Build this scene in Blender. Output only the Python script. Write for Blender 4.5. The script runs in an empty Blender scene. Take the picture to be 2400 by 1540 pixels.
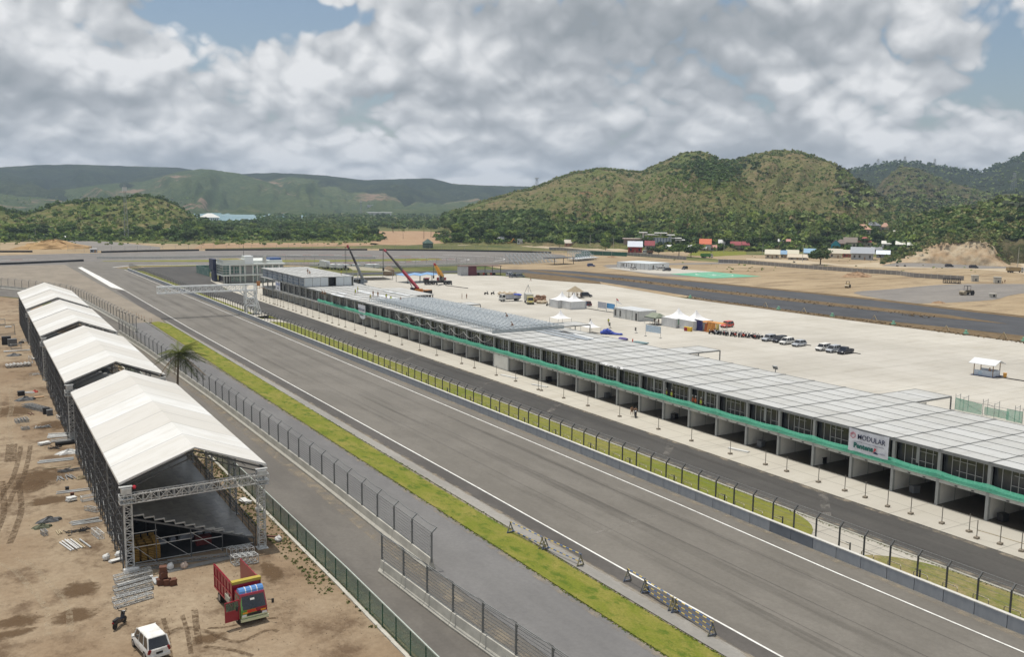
import bpy, math, random
import numpy as np
from mathutils import Vector, Matrix, Euler
random.seed(7); RNG = np.random.default_rng(7)
SC = bpy.context.scene
# ---------------- camera ----------------
CH = 32.5; FPX = 2150.0; CX, CY = 1200.0, 770.0
_h = np.array([1, .0134, 0.]); _v = np.array([-1315., -309., FPX])
_u = np.cross(_h, _v); _u /= np.linalg.norm(_u)
if _u[1] > 0: _u = -_u
_y = _v/np.linalg.norm(_v); _x = np.cross(_y, _u)
if _x[0] < 0: _x = -_x
RM = np.array([_x, _y, _u])
cam = bpy.data.cameras.new('camera'); camo = bpy.data.objects.new('camera', cam); SC.collection.objects.link(camo)
r_ = RM @ np.array([1, 0, 0]); u_ = RM @ np.array([0, -1, 0]); b_ = RM @ np.array([0, 0, -1])
mw = Matrix(((r_[0], u_[0], b_[0], 0), (r_[1], u_[1], b_[1], 0), (r_[2], u_[2], b_[2], CH), (0, 0, 0, 1)))
camo.matrix_world = mw
cam.sensor_width = 36; cam.lens = 36*FPX/2400; cam.clip_end = 40000; cam.clip_start = 1
SC.camera = camo
# ---------------- world ----------------
SUN = Vector((-.06, .22, .97)).normalized()
W = bpy.data.worlds.new('World'); SC.world = W; W.use_nodes = True
nt = W.node_tree; N = nt.nodes; L = nt.links
for n in list(N): N.remove(n)
def nd(t, **k):
    n = N.new(t)
    for a, b in k.items(): setattr(n, a, b)
    return n
def mth(op, a, b=None, c=None, clamp=False):
    n = N.new('ShaderNodeMath'); n.operation = op; n.use_clamp = clamp
    for i, v in enumerate((a, b, c)):
        if v is None: continue
        if isinstance(v, (int, float)): n.inputs[i].default_value = v
        else: L.new(v, n.inputs[i])
    return n.outputs[0]
def mrange(v, a, b, c=0., d=1., smooth=True):
    n = N.new('ShaderNodeMapRange'); n.interpolation_type = 'SMOOTHSTEP' if smooth else 'LINEAR'
    L.new(v, n.inputs[0])
    for i, q in enumerate((a, b, c, d)): n.inputs[i+1].default_value = q
    return n.outputs[0]
sky = nd('ShaderNodeTexSky', sky_type='NISHITA', sun_disc=False)
sky.sun_elevation = math.asin(SUN.z); sky.sun_rotation = math.atan2(SUN.x, SUN.y)
sky.air_density = 1.1; sky.dust_density = 1.5; sky.ozone_density = 1.5
tc = nd('ShaderNodeTexCoord'); sp = nd('ShaderNodeSeparateXYZ'); L.new(tc.outputs['Generated'], sp.inputs[0])
az = mth('ARCTAN2', sp.outputs[0], sp.outputs[1]); el = mth('ARCSINE', sp.outputs[2])
ela = mth('ABSOLUTE', el)
# height coordinate compressed towards the horizon, as a flat cloud layer looks
vy = mth('MULTIPLY', mth('LOGARITHM', mth('ADD', ela, .16), 2.718), .42)
hs = mth('MULTIPLY', az, 1.12)
def coord(du, dv, z):
    cb = nd('ShaderNodeCombineXYZ'); L.new(mth('ADD', hs, du), cb.inputs[0]); L.new(mth('ADD', vy, dv), cb.inputs[1]); cb.inputs[2].default_value = z; return cb.outputs[0]
def cl_noise(dv, sc, det, seed, du=0., rough=.55):
    n = nd('ShaderNodeTexNoise'); n.inputs['Scale'].default_value = sc; n.inputs['Detail'].default_value = det; n.inputs['Roughness'].default_value = rough
    L.new(coord(du, dv, seed), n.inputs['Vector']); return n
def billow(du, dv, sc, seed, warp):
    n = nd('ShaderNodeTexNoise'); n.inputs['Scale'].default_value = sc; n.inputs['Detail'].default_value = 0; n.inputs['Distortion'].default_value = warp
    L.new(coord(du, dv, seed), n.inputs['Vector']); return mth('ABSOLUTE', mth('SUBTRACT', mth('MULTIPLY', n.outputs[0], 2.), 1.))
def lobe(px, py, rx, ry):
    d = RM @ np.array([px-CX, py-CY, FPX]); d /= np.linalg.norm(d)
    a0, e0 = math.atan2(d[0], d[1]), math.asin(d[2])
    q = mth('ADD', mth('POWER', mth('ABSOLUTE', mth('DIVIDE', mth('SUBTRACT', az, a0), rx/FPX)), 2.), mth('POWER', mth('ABSOLUTE', mth('DIVIDE', mth('SUBTRACT', el, e0), ry/FPX)), 2.))
    return mth('EXPONENT', mth('MULTIPLY', q, -1.))
def addall(l):
    s = l[0]
    for t in l[1:]: s = mth('ADD', s, t)
    return s
bump = addall([lobe(170, 110, 260, 110), lobe(700, 190, 170, 90), lobe(900, 60, 180, 60), lobe(1500, 230, 170, 60), lobe(1300, 100, 400, 110), lobe(2050, 180, 200, 90), lobe(1500, 420, 2600, 120), mth('MULTIPLY', lobe(1200, 470, 4000, 70), 2.), lobe(400, 330, 700, 70)])
hole = addall([lobe(560, 40, 160, 60), lobe(780, 35, 120, 34), lobe(2370, 150, 60, 60), mth('MULTIPLY', lobe(1240, -20, 100, 22), .4), mth('MULTIPLY', lobe(470, 150, 60, 60), .35), mth('MULTIPLY', lobe(2330, 20, 100, 40), .35)])
def dens(dv, du=0.):
    return addall([mth('MULTIPLY', cl_noise(dv, 5., 2, 1.7, du).outputs[0], .62), mth('MULTIPLY', billow(du, dv, 9., 3.1, .25), .34), mth('MULTIPLY', billow(du, dv, 20., 6.1, .25), .20), mth('MULTIPLY', billow(du, dv, 46., 9.3, .2), .11), mth('MULTIPLY', cl_noise(dv, 70, 4, 8.2, du, .6).outputs[0], .09)])
def soft(dv, du=0.): return addall([mth('MULTIPLY', cl_noise(dv, 5., 3, 1.7, du).outputs[0], .62), mth('MULTIPLY', billow(du, dv, 9., 3.1, .25), .34), mth('MULTIPLY', billow(du, dv, 20., 6.1, .25), .22), mth('MULTIPLY', billow(du, dv, 46., 9.3, .2), .08)])
d0 = dens(0.); s0 = soft(0.); d1 = soft(.018, -.006); d2 = soft(.06, -.01)
cov = mth('ADD', d0, mth('SUBTRACT', mth('MULTIPLY', bump, .08), mth('MULTIPLY', hole, .33)))
mask = mrange(cov, .36, .47)
light = mth('SUBTRACT', s0, d1)               # lit where the cloud thins out upward
light2 = mth('SUBTRACT', s0, d2)
br = mth('ADD', mth('MULTIPLY', light, 1.15), mth('MULTIPLY', light2, 1.15))
br = mth('ADD', br, mth('MULTIPLY', mth('SUBTRACT', cl_noise(0, 3.1, 3, 9.1).outputs[0], .5), 1.1))
br = mth('ADD', br, mth('MULTIPLY', mth('SUBTRACT', cl_noise(0, 60, 5, 2.1, 0, .65).outputs[0], .5), .20))
br = mth('ADD', br, .60)
br = mth('ADD', br, mth('MULTIPLY', addall([lobe(200, 90, 200, 100), lobe(660, 180, 100, 80), lobe(1000, 20, 130, 45), lobe(1480, 215, 130, 60), lobe(320, 430, 700, 40), lobe(2000, 200, 200, 60)]), .22))
br = mth('SUBTRACT', br, mth('MULTIPLY', addall([lobe(1250, 60, 280, 60), lobe(1050, 250, 160, 70), lobe(1650, 330, 300, 40), lobe(180, 235, 200, 28), lobe(1750, 60, 300, 50)]), .22))
cr = nd('ShaderNodeValToRGB'); L.new(br, cr.inputs[0]); e = cr.color_ramp.elements
e[0].position = .02; e[0].color = (.33, .36, .385, 1); e[1].position = .88; e[1].color = (.93, .935, .94, 1)
x = cr.color_ramp.elements.new(.36); x.color = (.46, .485, .51, 1)
x = cr.color_ramp.elements.new(.60); x.color = (.63, .65, .67, 1)
bg1 = nd('ShaderNodeBackground'); L.new(sky.outputs[0], bg1.inputs[0]); bg1.inputs[1].default_value = .09
bg2 = nd('ShaderNodeBackground'); L.new(cr.outputs[0], bg2.inputs[0]); bg2.inputs[1].default_value = .92
mx = nd('ShaderNodeMixShader'); L.new(mask, mx.inputs[0]); L.new(bg1.outputs[0], mx.inputs[1]); L.new(bg2.outputs[0], mx.inputs[2])
wo = nd('ShaderNodeOutputWorld'); L.new(mx.outputs[0], wo.inputs[0])
W.cycles.sampling_method = 'MANUAL'; W.cycles.sample_map_resolution = 512
sl = bpy.data.lights.new('sun', 'SUN'); sl.energy = 3.6; sl.angle = math.radians(.6); sl.color = (1, .95, .87)
so = bpy.data.objects.new('sun', sl); SC.collection.objects.link(so); so.rotation_euler = SUN.to_track_quat('Z', 'Y').to_euler()
vs = SC.view_settings; vs.view_transform = 'Standard'; vs.look = 'None'; vs.exposure = 0.0; vs.gamma = 1
SC.cycles.max_bounces = 6; SC.cycles.transparent_max_bounces = 24; SC.cycles.volume_bounces = 0
# ---------------- pixel <-> place ----------------
REG = dict(P=(0,0,1.68667),Z1=(0,1000,.45833),Z2=(0,1300,.45833),Z3=(0,1900,.45833),Z4=(700,880,.45833),Z5=(1700,900,.45833),Z6=(2700,900,.56167),
W1=(2700,1400,.56167),W2=(2700,1900,.56167),W3=(1400,1900,.58333),W4=(500,1300,.58333),W5=(1400,1400,.58333),W6=(0,550,.83333),W7=(2000,500,.85333),
V1=(440,1780,.32474),V2=(3300,1600,.35721),V3=(580,1080,.21667),V4=(3000,1400,.43667),
A1=(800,980,.25),A2=(1300,940,.25),A3=(2400,1180,.25),A4=(2350,900,.25),A5=(2950,900,.25),A6=(3448,900,.25),A7=(1900,1100,.25),A8=(2800,1250,.29167),
B1=(0,850,.33333),B2=(700,900,.33333),B3=(1500,880,.375),B4=(0,1100,.25974),B5=(0,1500,.38971),B6=(380,2200,.29167))
def G(px, py, z=0.):
    d = RM @ np.array([px-CX, py-CY, FPX]); t = (z-CH)/d[2]; return (float(d[0]*t), float(d[1]*t))
def g(r, u, v, z=0.):
    a = REG[r]; return G((a[0]+a[2]*u)/1.68667, (a[1]+a[2]*v)/1.68667, z)
def gs(r, pts, z=0.): return [g(r, u, v, z) for u, v in pts]
def ray(px, py, dist):
    d = RM @ np.array([px-CX, py-CY, FPX]); t = dist/math.hypot(d[0], d[1]); return (d[0]*t, d[1]*t, CH+d[2]*t)
# ---------------- materials ----------------
MATS = {}
class NT:
    def __init__(s, m): m.use_nodes = True; s.t = m.node_tree; s.t.nodes.clear(); s.o = s.n('ShaderNodeOutputMaterial'); s.b = s.n('ShaderNodeBsdfPrincipled'); s.l(s.b.outputs[0], s.o.inputs[0]); s.tc = s.n('ShaderNodeTexCoord').outputs['Object']
    def n(s, t): return s.t.nodes.new(t)
    def l(s, a, b): s.t.links.new(a, b)
    def noise(s, scale, det=4, rough=.6, stretch=None, coord=None, dist=0., off=0.):
        v = coord or s.tc
        if stretch or off:
            m = s.n('ShaderNodeMapping'); m.inputs['Scale'].default_value = stretch or (1, 1, 1); m.inputs['Location'].default_value = (off, off*.7, 0); s.l(v, m.inputs[0]); v = m.outputs[0]
        n = s.n('ShaderNodeTexNoise'); n.inputs['Scale'].default_value = scale; n.inputs['Detail'].default_value = det; n.inputs['Roughness'].default_value = rough; n.inputs['Distortion'].default_value = dist
        s.l(v, n.inputs['Vector']); return n.outputs[0]
    def rng(s, v, a, b, c=0., d=1.):
        n = s.n('ShaderNodeMapRange'); n.interpolation_type = 'SMOOTHSTEP'; s.l(v, n.inputs[0])
        for i, q in enumerate((a, b, c, d)): n.inputs[i+1].default_value = q
        return n.outputs[0]
    def mix(s, f, a, b, mode='MIX'):
        n = s.n('ShaderNodeMix'); n.data_type = 'RGBA'; n.blend_type = mode
        if isinstance(f, (int, float)): n.inputs[0].default_value = f
        else: s.l(f, n.inputs[0])
        for i, q in ((6, a), (7, b)):
            if isinstance(q, (tuple, list)): n.inputs[i].default_value = (*q[:3], 1)
            else: s.l(q, n.inputs[i])
        return n.outputs[2]
    def math(s, op, a, b=None, clamp=False):
        n = s.n('ShaderNodeMath'); n.operation = op; n.use_clamp = clamp
        for i, v in enumerate((a, b)):
            if v is None: continue
            if isinstance(v, (int, float)): n.inputs[i].default_value = v
            else: s.l(v, n.inputs[i])
        return n.outputs[0]
    def xyz(s, c=None):
        n = s.n('ShaderNodeSeparateXYZ'); s.l(c or s.tc, n.inputs[0]); return n.outputs
    def bump(s, h, st, d=.1):
        n = s.n('ShaderNodeBump'); n.inputs['Strength'].default_value = st; n.inputs['Distance'].default_value = d; s.l(h, n.inputs['Height']); s.l(n.outputs[0], s.b.inputs['Normal'])
    def col(s, c): s.l(c, s.b.inputs['Base Color'])
def new_mat(name):
    m = bpy.data.materials.new(name); MATS[name] = m; return m, NT(m)
def mk(name, col, rough=.7, metal=0., var=.18, scale=1.2, alpha=1., bump=0., spec=.5, stretch=None, col2=None):
    if name in MATS: return MATS[name]
    m, t = new_mat(name)
    if col2 is None: col2 = tuple(c*(1-var) for c in col)
    n1 = t.noise(scale, 5, .65, stretch); f = t.rng(n1, .3, .7)
    t.col(t.mix(f, col, col2)); t.b.inputs['Roughness'].default_value = rough; t.b.inputs['Metallic'].default_value = metal
    t.b.inputs['Specular IOR Level'].default_value = spec
    if bump: t.bump(t.noise(scale*6, 4), bump, .05)
    if alpha < 1:
        tr = t.n('ShaderNodeBsdfTransparent'); ms = t.n('ShaderNodeMixShader'); ms.inputs[0].default_value = alpha
        t.l(tr.outputs[0], ms.inputs[1]); t.l(t.b.outputs[0], ms.inputs[2]); t.l(ms.outputs[0], t.o.inputs[0])
    return m
# ---------------- mesh builder ----------------
class M:
    def __init__(s): s.v = []; s.f = []; s.m = []
    def add(s, vs, fs, mi=0):
        b = len(s.v); s.v += [tuple(map(float, p)) for p in vs]; s.f += [tuple(b+i for i in f) for f in fs]; s.m += [mi]*len(fs); return s
    def box(s, x0, y0, z0, x1, y1, z1, mi=0):
        vs = [(x, y, z) for z in (z0, z1) for y in (y0, y1) for x in (x0, x1)]
        return s.add(vs, [(0,2,3,1),(4,5,7,6),(0,1,5,4),(2,6,7,3),(0,4,6,2),(1,3,7,5)], mi)
    def cbox(s, c, d, mi=0, rot=None):
        vs = [Vector((x*d[0]/2, y*d[1]/2, z*d[2]/2)) for z in (-1, 1) for y in (-1, 1) for x in (-1, 1)]
        if rot is not None:
            R = Euler(rot).to_matrix() if not isinstance(rot, Matrix) else rot
            vs = [R @ v for v in vs]
        vs = [v+Vector(c) for v in vs]
        return s.add(vs, [(0,2,3,1),(4,5,7,6),(0,1,5,4),(2,6,7,3),(0,4,6,2),(1,3,7,5)], mi)
    def bar(s, p, q, w=.05, h=None, mi=0):
        p, q = Vector(p), Vector(q); d = q-p; l = d.length
        if l < 1e-6: return s
        R = d.to_track_quat('Y', 'Z').to_matrix()
        return s.cbox((p+q)/2, (w, l, h or w), mi, R)
    def cyl(s, p, q, r, n=8, r2=None, mi=0, cap=True):
        p, q = Vector(p), Vector(q); d = q-p
        if r2 is None: r2 = r
        R = d.to_track_quat('Z', 'Y').to_matrix(); vs = []
        for c, rr in ((p, r), (q, r2)):
            for i in range(n):
                a = 2*math.pi*i/n; vs.append(c+R @ Vector((math.cos(a)*rr, math.sin(a)*rr, 0)))
        fs = [(i, (i+1) % n, n+(i+1) % n, n+i) for i in range(n)]
        if cap: fs += [tuple(reversed(range(n))), tuple(range(n, 2*n))]
        return s.add(vs, fs, mi)
    def loft(s, rings, mi=0, cap=True, closed=True):
        n = len(rings[0]); vs = [p for r in rings for p in r]; fs = []
        for k in range(len(rings)-1):
            for i in range(n if closed else n-1):
                j = (i+1) % n; fs.append((k*n+i, k*n+j, (k+1)*n+j, (k+1)*n+i))
        if cap: fs += [tuple(reversed(range(n))), tuple(range((len(rings)-1)*n, len(rings)*n))]
        return s.add(vs, fs, mi)
    def prism(s, pts, z0, z1, mi=0):
        n = len(pts); vs = [(p[0], p[1], z0) for p in pts]+[(p[0], p[1], z1) for p in pts]
        return s.add(vs, [tuple(reversed(range(n))), tuple(range(n, 2*n))]+[(i, (i+1) % n, n+(i+1) % n, n+i) for i in range(n)], mi)
    def side(s, pts, x0, x1, mi=0):   # profile given in (y,z), extruded along x
        n = len(pts); vs = [(x0, p[0], p[1]) for p in pts]+[(x1, p[0], p[1]) for p in pts]
        return s.add(vs, [tuple(reversed(range(n))), tuple(range(n, 2*n))]+[(i, (i+1) % n, n+(i+1) % n, n+i) for i in range(n)], mi)
    def ball(s, c, r, nu=8, nv=6, mi=0, jit=0.):
        if isinstance(r, (int, float)): r = (r, r, r)
        vs = []; fs = []
        for j in range(nv+1):
            t = math.pi*j/nv
            for i in range(nu):
                a = 2*math.pi*i/nu; k = 1+random.uniform(-jit, jit)
                vs.append((c[0]+r[0]*k*math.sin(t)*math.cos(a), c[1]+r[1]*k*math.sin(t)*math.sin(a), c[2]+r[2]*k*math.cos(t)))
        for j in range(nv):
            for i in range(nu): fs.append((j*nu+i, (j+1)*nu+i, (j+1)*nu+(i+1) % nu, j*nu+(i+1) % nu))
        return s.add(vs, fs, mi)
    def truss(s, p, q, w=.4, n=6, r=.05, mi=0, up=(0, 0, 1)):  # square lattice beam
        p, q = Vector(p), Vector(q); d = (q-p).normalized(); U = Vector(up)
        if abs(d.dot(U)) > .9: U = Vector((0, 1, 0))
        S_ = d.cross(U).normalized()*w/2; U = S_.cross(d).normalized()*w/2
        cs = [S_+U, -S_+U, -S_-U, S_-U]
        for c in cs: s.bar(p+c, q+c, r, mi=mi)
        for k in range(n+1):
            a = p.lerp(q, k/n)
            for i in range(4):
                s.bar(a+cs[i], a+cs[(i+1) % 4], r*.7, mi=mi)
                if k < n:
                    b = p.lerp(q, (k+1)/n)
                    if k % 2: s.bar(a+cs[i], b+cs[(i+1) % 4], r*.6, mi=mi)
                    else: s.bar(a+cs[(i+1) % 4], b+cs[i], r*.6, mi=mi)
        return s
    def build(s, name, mats, parent=None, loc=(0, 0, 0), rz=0., smooth=False):
        me = bpy.data.meshes.new(name); me.from_pydata(s.v, [], s.f)
        if not isinstance(mats, (list, tuple)): mats = [mats]
        for m in mats: me.materials.append(m)
        if len(mats) > 1: me.polygons.foreach_set('material_index', s.m)
        if smooth: me.polygons.foreach_set('use_smooth', [True]*len(me.polygons))
        me.update(); o = bpy.data.objects.new(name, me); SC.collection.objects.link(o)
        o.location = loc; o.rotation_euler = (0, 0, rz)
        if parent is not None: o.parent = parent
        return o
def tag(o, label=None, cat=None, group=None, kind=None):
    if label: o['label'] = label
    if cat: o['category'] = cat
    if group: o['group'] = group
    if kind: o['kind'] = kind
    return o
def empty(name, loc=(0, 0, 0), rz=0., label=None, cat=None, group=None):
    o = bpy.data.objects.new(name, None); SC.collection.objects.link(o); o.location = loc; o.rotation_euler = (0, 0, rz); o.empty_display_size = .3
    return tag(o, label, cat, group)
def dup(o, loc=None, rz=None, label=None, group=None, parent=None, scale=None):
    c = o.copy(); SC.collection.objects.link(c)
    if parent is not None: c.parent = parent
    if loc is not None: c.location = loc
    if rz is not None: c.rotation_euler = (0, 0, rz)
    if scale is not None: c.scale = scale
    if label: c['label'] = label
    if group: c['group'] = group
    for ch in list(o.children): dup(ch, parent=c)
    return c
def sheet(name, pts, z, m, kind='structure'):
    me = bpy.data.meshes.new(name); me.from_pydata([(p[0], p[1], z) for p in pts], [], [tuple(range(len(pts)))])
    if me.polygons[0].normal.z < 0: me.flip_normals()
    me.materials.append(m); o = bpy.data.objects.new(name, me); SC.collection.objects.link(o); o['kind'] = kind; return o
def ribbon(pts, w0, w1):
    """a strip along a polyline: left offset w0, right offset w1"""
    P_ = [Vector((p[0], p[1])) for p in pts]; A = []; B = []
    for i, p in enumerate(P_):
        d = (P_[min(i+1, len(P_)-1)]-P_[max(i-1, 0)]).normalized(); n = Vector((d.y, -d.x))
        A.append(p+n*w0); B.append(p+n*w1)
    return A+B[::-1]
def smooth_pts(pts, k=6):
    out = []; n = len(pts)
    for i in range(n-1):
        p0, p1, p2, p3 = [Vector((*pts[max(0, min(n-1, j))][:2],)) for j in (i-1, i, i+1, i+2)]
        for t in range(k):
            t /= k; out.append(tuple(.5*((2*p1)+(p2-p0)*t+(2*p0-5*p1+4*p2-p3)*t*t+(3*p1-p0-3*p2+p3)*t**3)))
    out.append(tuple(pts[-1][:2])); return out
# value noise for terrain
_P = RNG.random((256, 256))
def vnoise(x, y):
    x = np.asarray(x, float); y = np.asarray(y, float)
    xi = np.floor(x).astype(int); yi = np.floor(y).astype(int); fx = x-xi; fy = y-yi
    fx = fx*fx*(3-2*fx); fy = fy*fy*(3-2*fy); q = lambda a, b: _P[a % 256, b % 256]
    return (q(xi, yi)*(1-fx)+q(xi+1, yi)*fx)*(1-fy)+(q(xi, yi+1)*(1-fx)+q(xi+1, yi+1)*fx)*fy
def fbm(x, y, o=5, g_=.5):
    s = 0; a = 1; t = 0
    for k in range(o): s = s+a*vnoise(np.asarray(x)*2**k+17*k, np.asarray(y)*2**k+5*k); t += a; a *= g_
    return s/t
def np_mesh(name, V, F, mats, mi=None, smooth=False):
    me = bpy.data.meshes.new(name); nv = len(V); k = F.shape[1]; nf = len(F)
    me.vertices.add(nv); me.vertices.foreach_set('co', np.ascontiguousarray(V, dtype=np.float32).ravel())
    me.loops.add(nf*k); me.loops.foreach_set('vertex_index', np.ascontiguousarray(F, dtype=np.int32).ravel())
    me.polygons.add(nf); me.polygons.foreach_set('loop_start', np.arange(0, nf*k, k, dtype=np.int32)); me.polygons.foreach_set('loop_total', np.full(nf, k, dtype=np.int32))
    for m in (mats if isinstance(mats, (list, tuple)) else [mats]): me.materials.append(m)
    if mi is not None: me.polygons.foreach_set('material_index', np.ascontiguousarray(mi, dtype=np.int32))
    if smooth: me.polygons.foreach_set('use_smooth', np.ones(nf, dtype=bool))
    me.update(calc_edges=True); me.validate(); o = bpy.data.objects.new(name, me); SC.collection.objects.link(o); return o
# ================= ground materials =================
def asphalt(name, c1, c2, patch=.02, streak=.6, fine=3., stretch=(1, .06, 1)):
    m, t = new_mat(name)
    a = t.rng(t.noise(patch, 4, .6, (1, .35, 1)), .35, .65); b = t.rng(t.noise(.9, 4, .6, stretch), .3, .7); c = t.noise(fine, 3, .7); d = t.rng(t.noise(.16, 5, .65, (1, .45, 1), off=40), .42, .62)
    k = t.mix(a, c1, c2); k = t.mix(t.math('MULTIPLY', b, streak*.55), k, tuple(v*.74 for v in c1))
    k = t.mix(t.math('MULTIPLY', d, .42), k, tuple(v*1.28 for v in c2)); k = t.mix(t.rng(c, .2, .8, .0, .35), k, tuple(v*.62 for v in c1))
    t.col(k); t.b.inputs['Roughness'].default_value = .86; t.b.inputs['Specular IOR Level'].default_value = .3; return m
m_track = asphalt('asphalt_track', (.152, .140, .121), (.176, .163, .143), .03, .5, 3., (1, .035, 1))
m_lane = asphalt('asphalt_pit_lane', (.062, .059, .055), (.085, .080, .073), .035)
m_service = asphalt('asphalt_service', (.150, .147, .147), (.172, .168, .164), .03, .5)
m_service2 = asphalt('asphalt_old', (.120, .110, .099), (.160, .148, .130), .05, .5)
m_runoff = asphalt('asphalt_runoff', (.225, .192, .150), (.262, .225, .178), .02, .4)
m_band = asphalt('asphalt_dark_band', (.080, .074, .068), (.105, .096, .088), .03, .5)
m_edge = asphalt('asphalt_pale_edge', (.255, .245, .225), (.285, .27, .245), .05, .5)
m_new = asphalt('asphalt_new_road', (.055, .057, .063), (.080, .082, .088), .02, .7)
m_new2 = asphalt('asphalt_far_track', (.165, .153, .142), (.19, .175, .16), .012, .4)
def concrete(name, c1, c2, slab=None, dirt=(.36, .32, .25)):
    m, t = new_mat(name)
    a = t.rng(t.noise(.05, 5, .65), .35, .7); b = t.rng(t.noise(.35, 5, .7, (.35, 1.2, 1)), .5, .72); c = t.rng(t.noise(.012, 3, .5, off=9), .4, .65)
    k = t.mix(a, c1, c2); k = t.mix(t.math('MULTIPLY', b, .38), k, dirt); k = t.mix(t.math('MULTIPLY', c, .22), k, (.27, .26, .25))
    if slab:
        X = t.xyz(); f = None
        for ax, per in ((0, slab[0]), (1, slab[1])):
            q = t.math('ABSOLUTE', t.math('SUBTRACT', t.math('FRACT', t.math('DIVIDE', X[ax], per)), .5)); q = t.math('GREATER_THAN', q, .5-.05/per)
            f = q if f is None else t.math('MAXIMUM', f, q)
            v = t.n('ShaderNodeTexWhiteNoise'); v.noise_dimensions = '1D'; t.l(t.math('FLOOR', t.math('DIVIDE', t.math('ADD', X[ax], per/2), per)), v.inputs['W'])
            k = t.mix(t.math('MULTIPLY', v.outputs[0], .13), k, (.33, .30, .25))
        k = t.mix(t.math('MULTIPLY', f, .6), k, (.16, .15, .13)); k = t.mix(t.math('MULTIPLY', t.rng(t.noise(.09, 6, .8, (.3, 1.6, 1), off=55), .55, .7), .30), k, (.25, .23, .20))
    t.col(k); t.b.inputs['Roughness'].default_value = .9; t.b.inputs['Specular IOR Level'].default_value = .25; return m
m_apron = concrete('concrete_apron', (.52, .49, .42), (.47, .44, .375), (5.5, 6.0))
m_paddock = concrete('concrete_paddock', (.53, .505, .45), (.44, .415, .36), (6.2, 5.2), (.33, .29, .22))
def dirtm(name, c1, c2, c3, sc=.12, stretch=None, dark=.5, green=None):
    m, t = new_mat(name)
    a = t.rng(t.noise(sc, 6, .68, stretch), .35, .65); b = t.rng(t.noise(sc*3.3, 8, .74, stretch, off=31), .47, .66); c = t.noise(sc*30, 4, .7)
    k = t.mix(a, c1, c2); k = t.mix(t.math('MULTIPLY', b, dark), k, c3); k = t.mix(t.rng(c, .3, .75, 0, .42), k, tuple(v*.62 for v in c2))
    if green: k = t.mix(t.math('MULTIPLY', t.rng(t.noise(sc*1.7, 6, .7, off=77), .5, .62), .8), k, green)
    t.col(k); t.b.inputs['Roughness'].default_value = .95; t.b.inputs['Specular IOR Level'].default_value = .1; t.bump(t.noise(sc*14, 6, .7), .55, .25); return m
m_dirt = dirtm('dirt_yard', (.355, .285, .20), (.255, .185, .12), (.105, .068, .042), .055, (1, .75, 1), .9)
m_dirt2 = dirtm('dirt_field', (.42, .33, .215), (.33, .25, .155), (.15, .11, .07), .035, (.35, 1.5, 1), .85)
m_pale = dirtm('dirt_pale_road', (.52, .44, .32), (.45, .37, .26), (.3, .24, .16), .05, None, .3)
m_berm = dirtm('dirt_berm', (.20, .145, .085), (.16, .115, .066), (.075, .058, .038), .12, None, .7)
m_red = dirtm('dirt_red', (.43, .30, .19), (.36, .235, .145), (.20, .12, .07), .06, None, .5)
m_land = dirtm('land_scrub', (.20, .19, .075), (.13, .135, .05), (.055, .075, .025), .012, None, .7, (.05, .085, .02))
m_gravel = dirtm('gravel_grey', (.27, .25, .225), (.22, .205, .19), (.13, .12, .11), .06, (.4, 1.5, 1), .45)
def grassm(name, c1, c2, c3, sc=.5, stretch=(1, .5, 1)):
    m, t = new_mat(name)
    a = t.rng(t.noise(sc, 6, .7, stretch, dist=.5), .35, .68); b = t.rng(t.noise(sc*2.2, 5, .75, stretch, off=13), .48, .66); c = t.noise(sc*14, 3, .7)
    k = t.mix(a, c1, c2); k = t.mix(b, k, c3); k = t.mix(t.rng(c, .25, .8, 0, .5), k, tuple(v*.5 for v in c1)); t.col(k)
    t.b.inputs['Roughness'].default_value = .95; t.b.inputs['Specular IOR Level'].default_value = .1; t.bump(t.noise(sc*20, 4, .7), .6, .08); return m
m_grass = grassm('grass_strip', (.17, .195, .028), (.275, .24, .065), (.085, .135, .018), .38)
m_grass2 = grassm('grass_dry', (.17, .19, .045), (.34, .27, .14), (.36, .28, .16), .35)
m_grass3 = grassm('grass_infield', (.20, .21, .04), (.26, .24, .07), (.17, .2, .03), .06)
m_white = mk('paint_white', (.80, .80, .77), .6, scale=1.1, col2=(.56, .55, .52))
m_redp = mk('paint_red', (.60, .10, .07), .6, var=.15)
m_green = mk('paint_helipad', (.12, .40, .25), .7, var=.2, scale=.3)
# ================= ground =================
BIG = 9000
sheet('ground', [(-BIG, -300), (BIG, -300), (BIG, BIG), (-BIG, BIG)], 0, m_land)
sheet('dirt_yard', [(-120, -40), (27.2, -40), (26.9, 140), (27.5, 260), (20, 330), (0, 368), (-60, 420), (-220, 480)], .03, m_dirt)
def gp(*l): return [G(*p) for p in l]
sheet('building_site', [(220, 40), (560, 40), (520, 250), (420, 262), (404, 294), (396, 360), (384, 420), (372, 520), (330, 560), (240, 620), (120, 640), (20, 640), (-80, 580), (-60, 470), (60, 470), (240, 430), (224, 300)], .03, m_dirt2)
sheet('pale_road', smooth_pts(gs('A5', [(0, 505), (700, 560), (1500, 610), (2150, 630)])+gs('A6', [(700, 640), (1400, 650), (2000, 690), (2600, 760)]), 3)+[(620, 250), (700, 420)]+smooth_pts(gs('A6', [(2400, 620), (1300, 600), (350, 540), (0, 560)])+gs('A5', [(1500, 580), (900, 520), (0, 485)]), 3), .06, m_pale)
sheet('roadside', [g('B3', 1500, 300), g('A4', 0, 375), g('A4', 1470, 455)]+gs('A5', [(0, 540), (1200, 640), (2400, 720)])+gs('A6', [(1500, 800), (2400, 830)])+[(640, 240), (720, 420)]+gs('A6', [(2400, 560), (300, 520)])+gs('A5', [(2300, 470), (1200, 440), (0, 430)])+gs('A4', [(2000, 390), (1400, 360), (600, 340), (300, 350)]), .04, m_dirt2)
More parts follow.
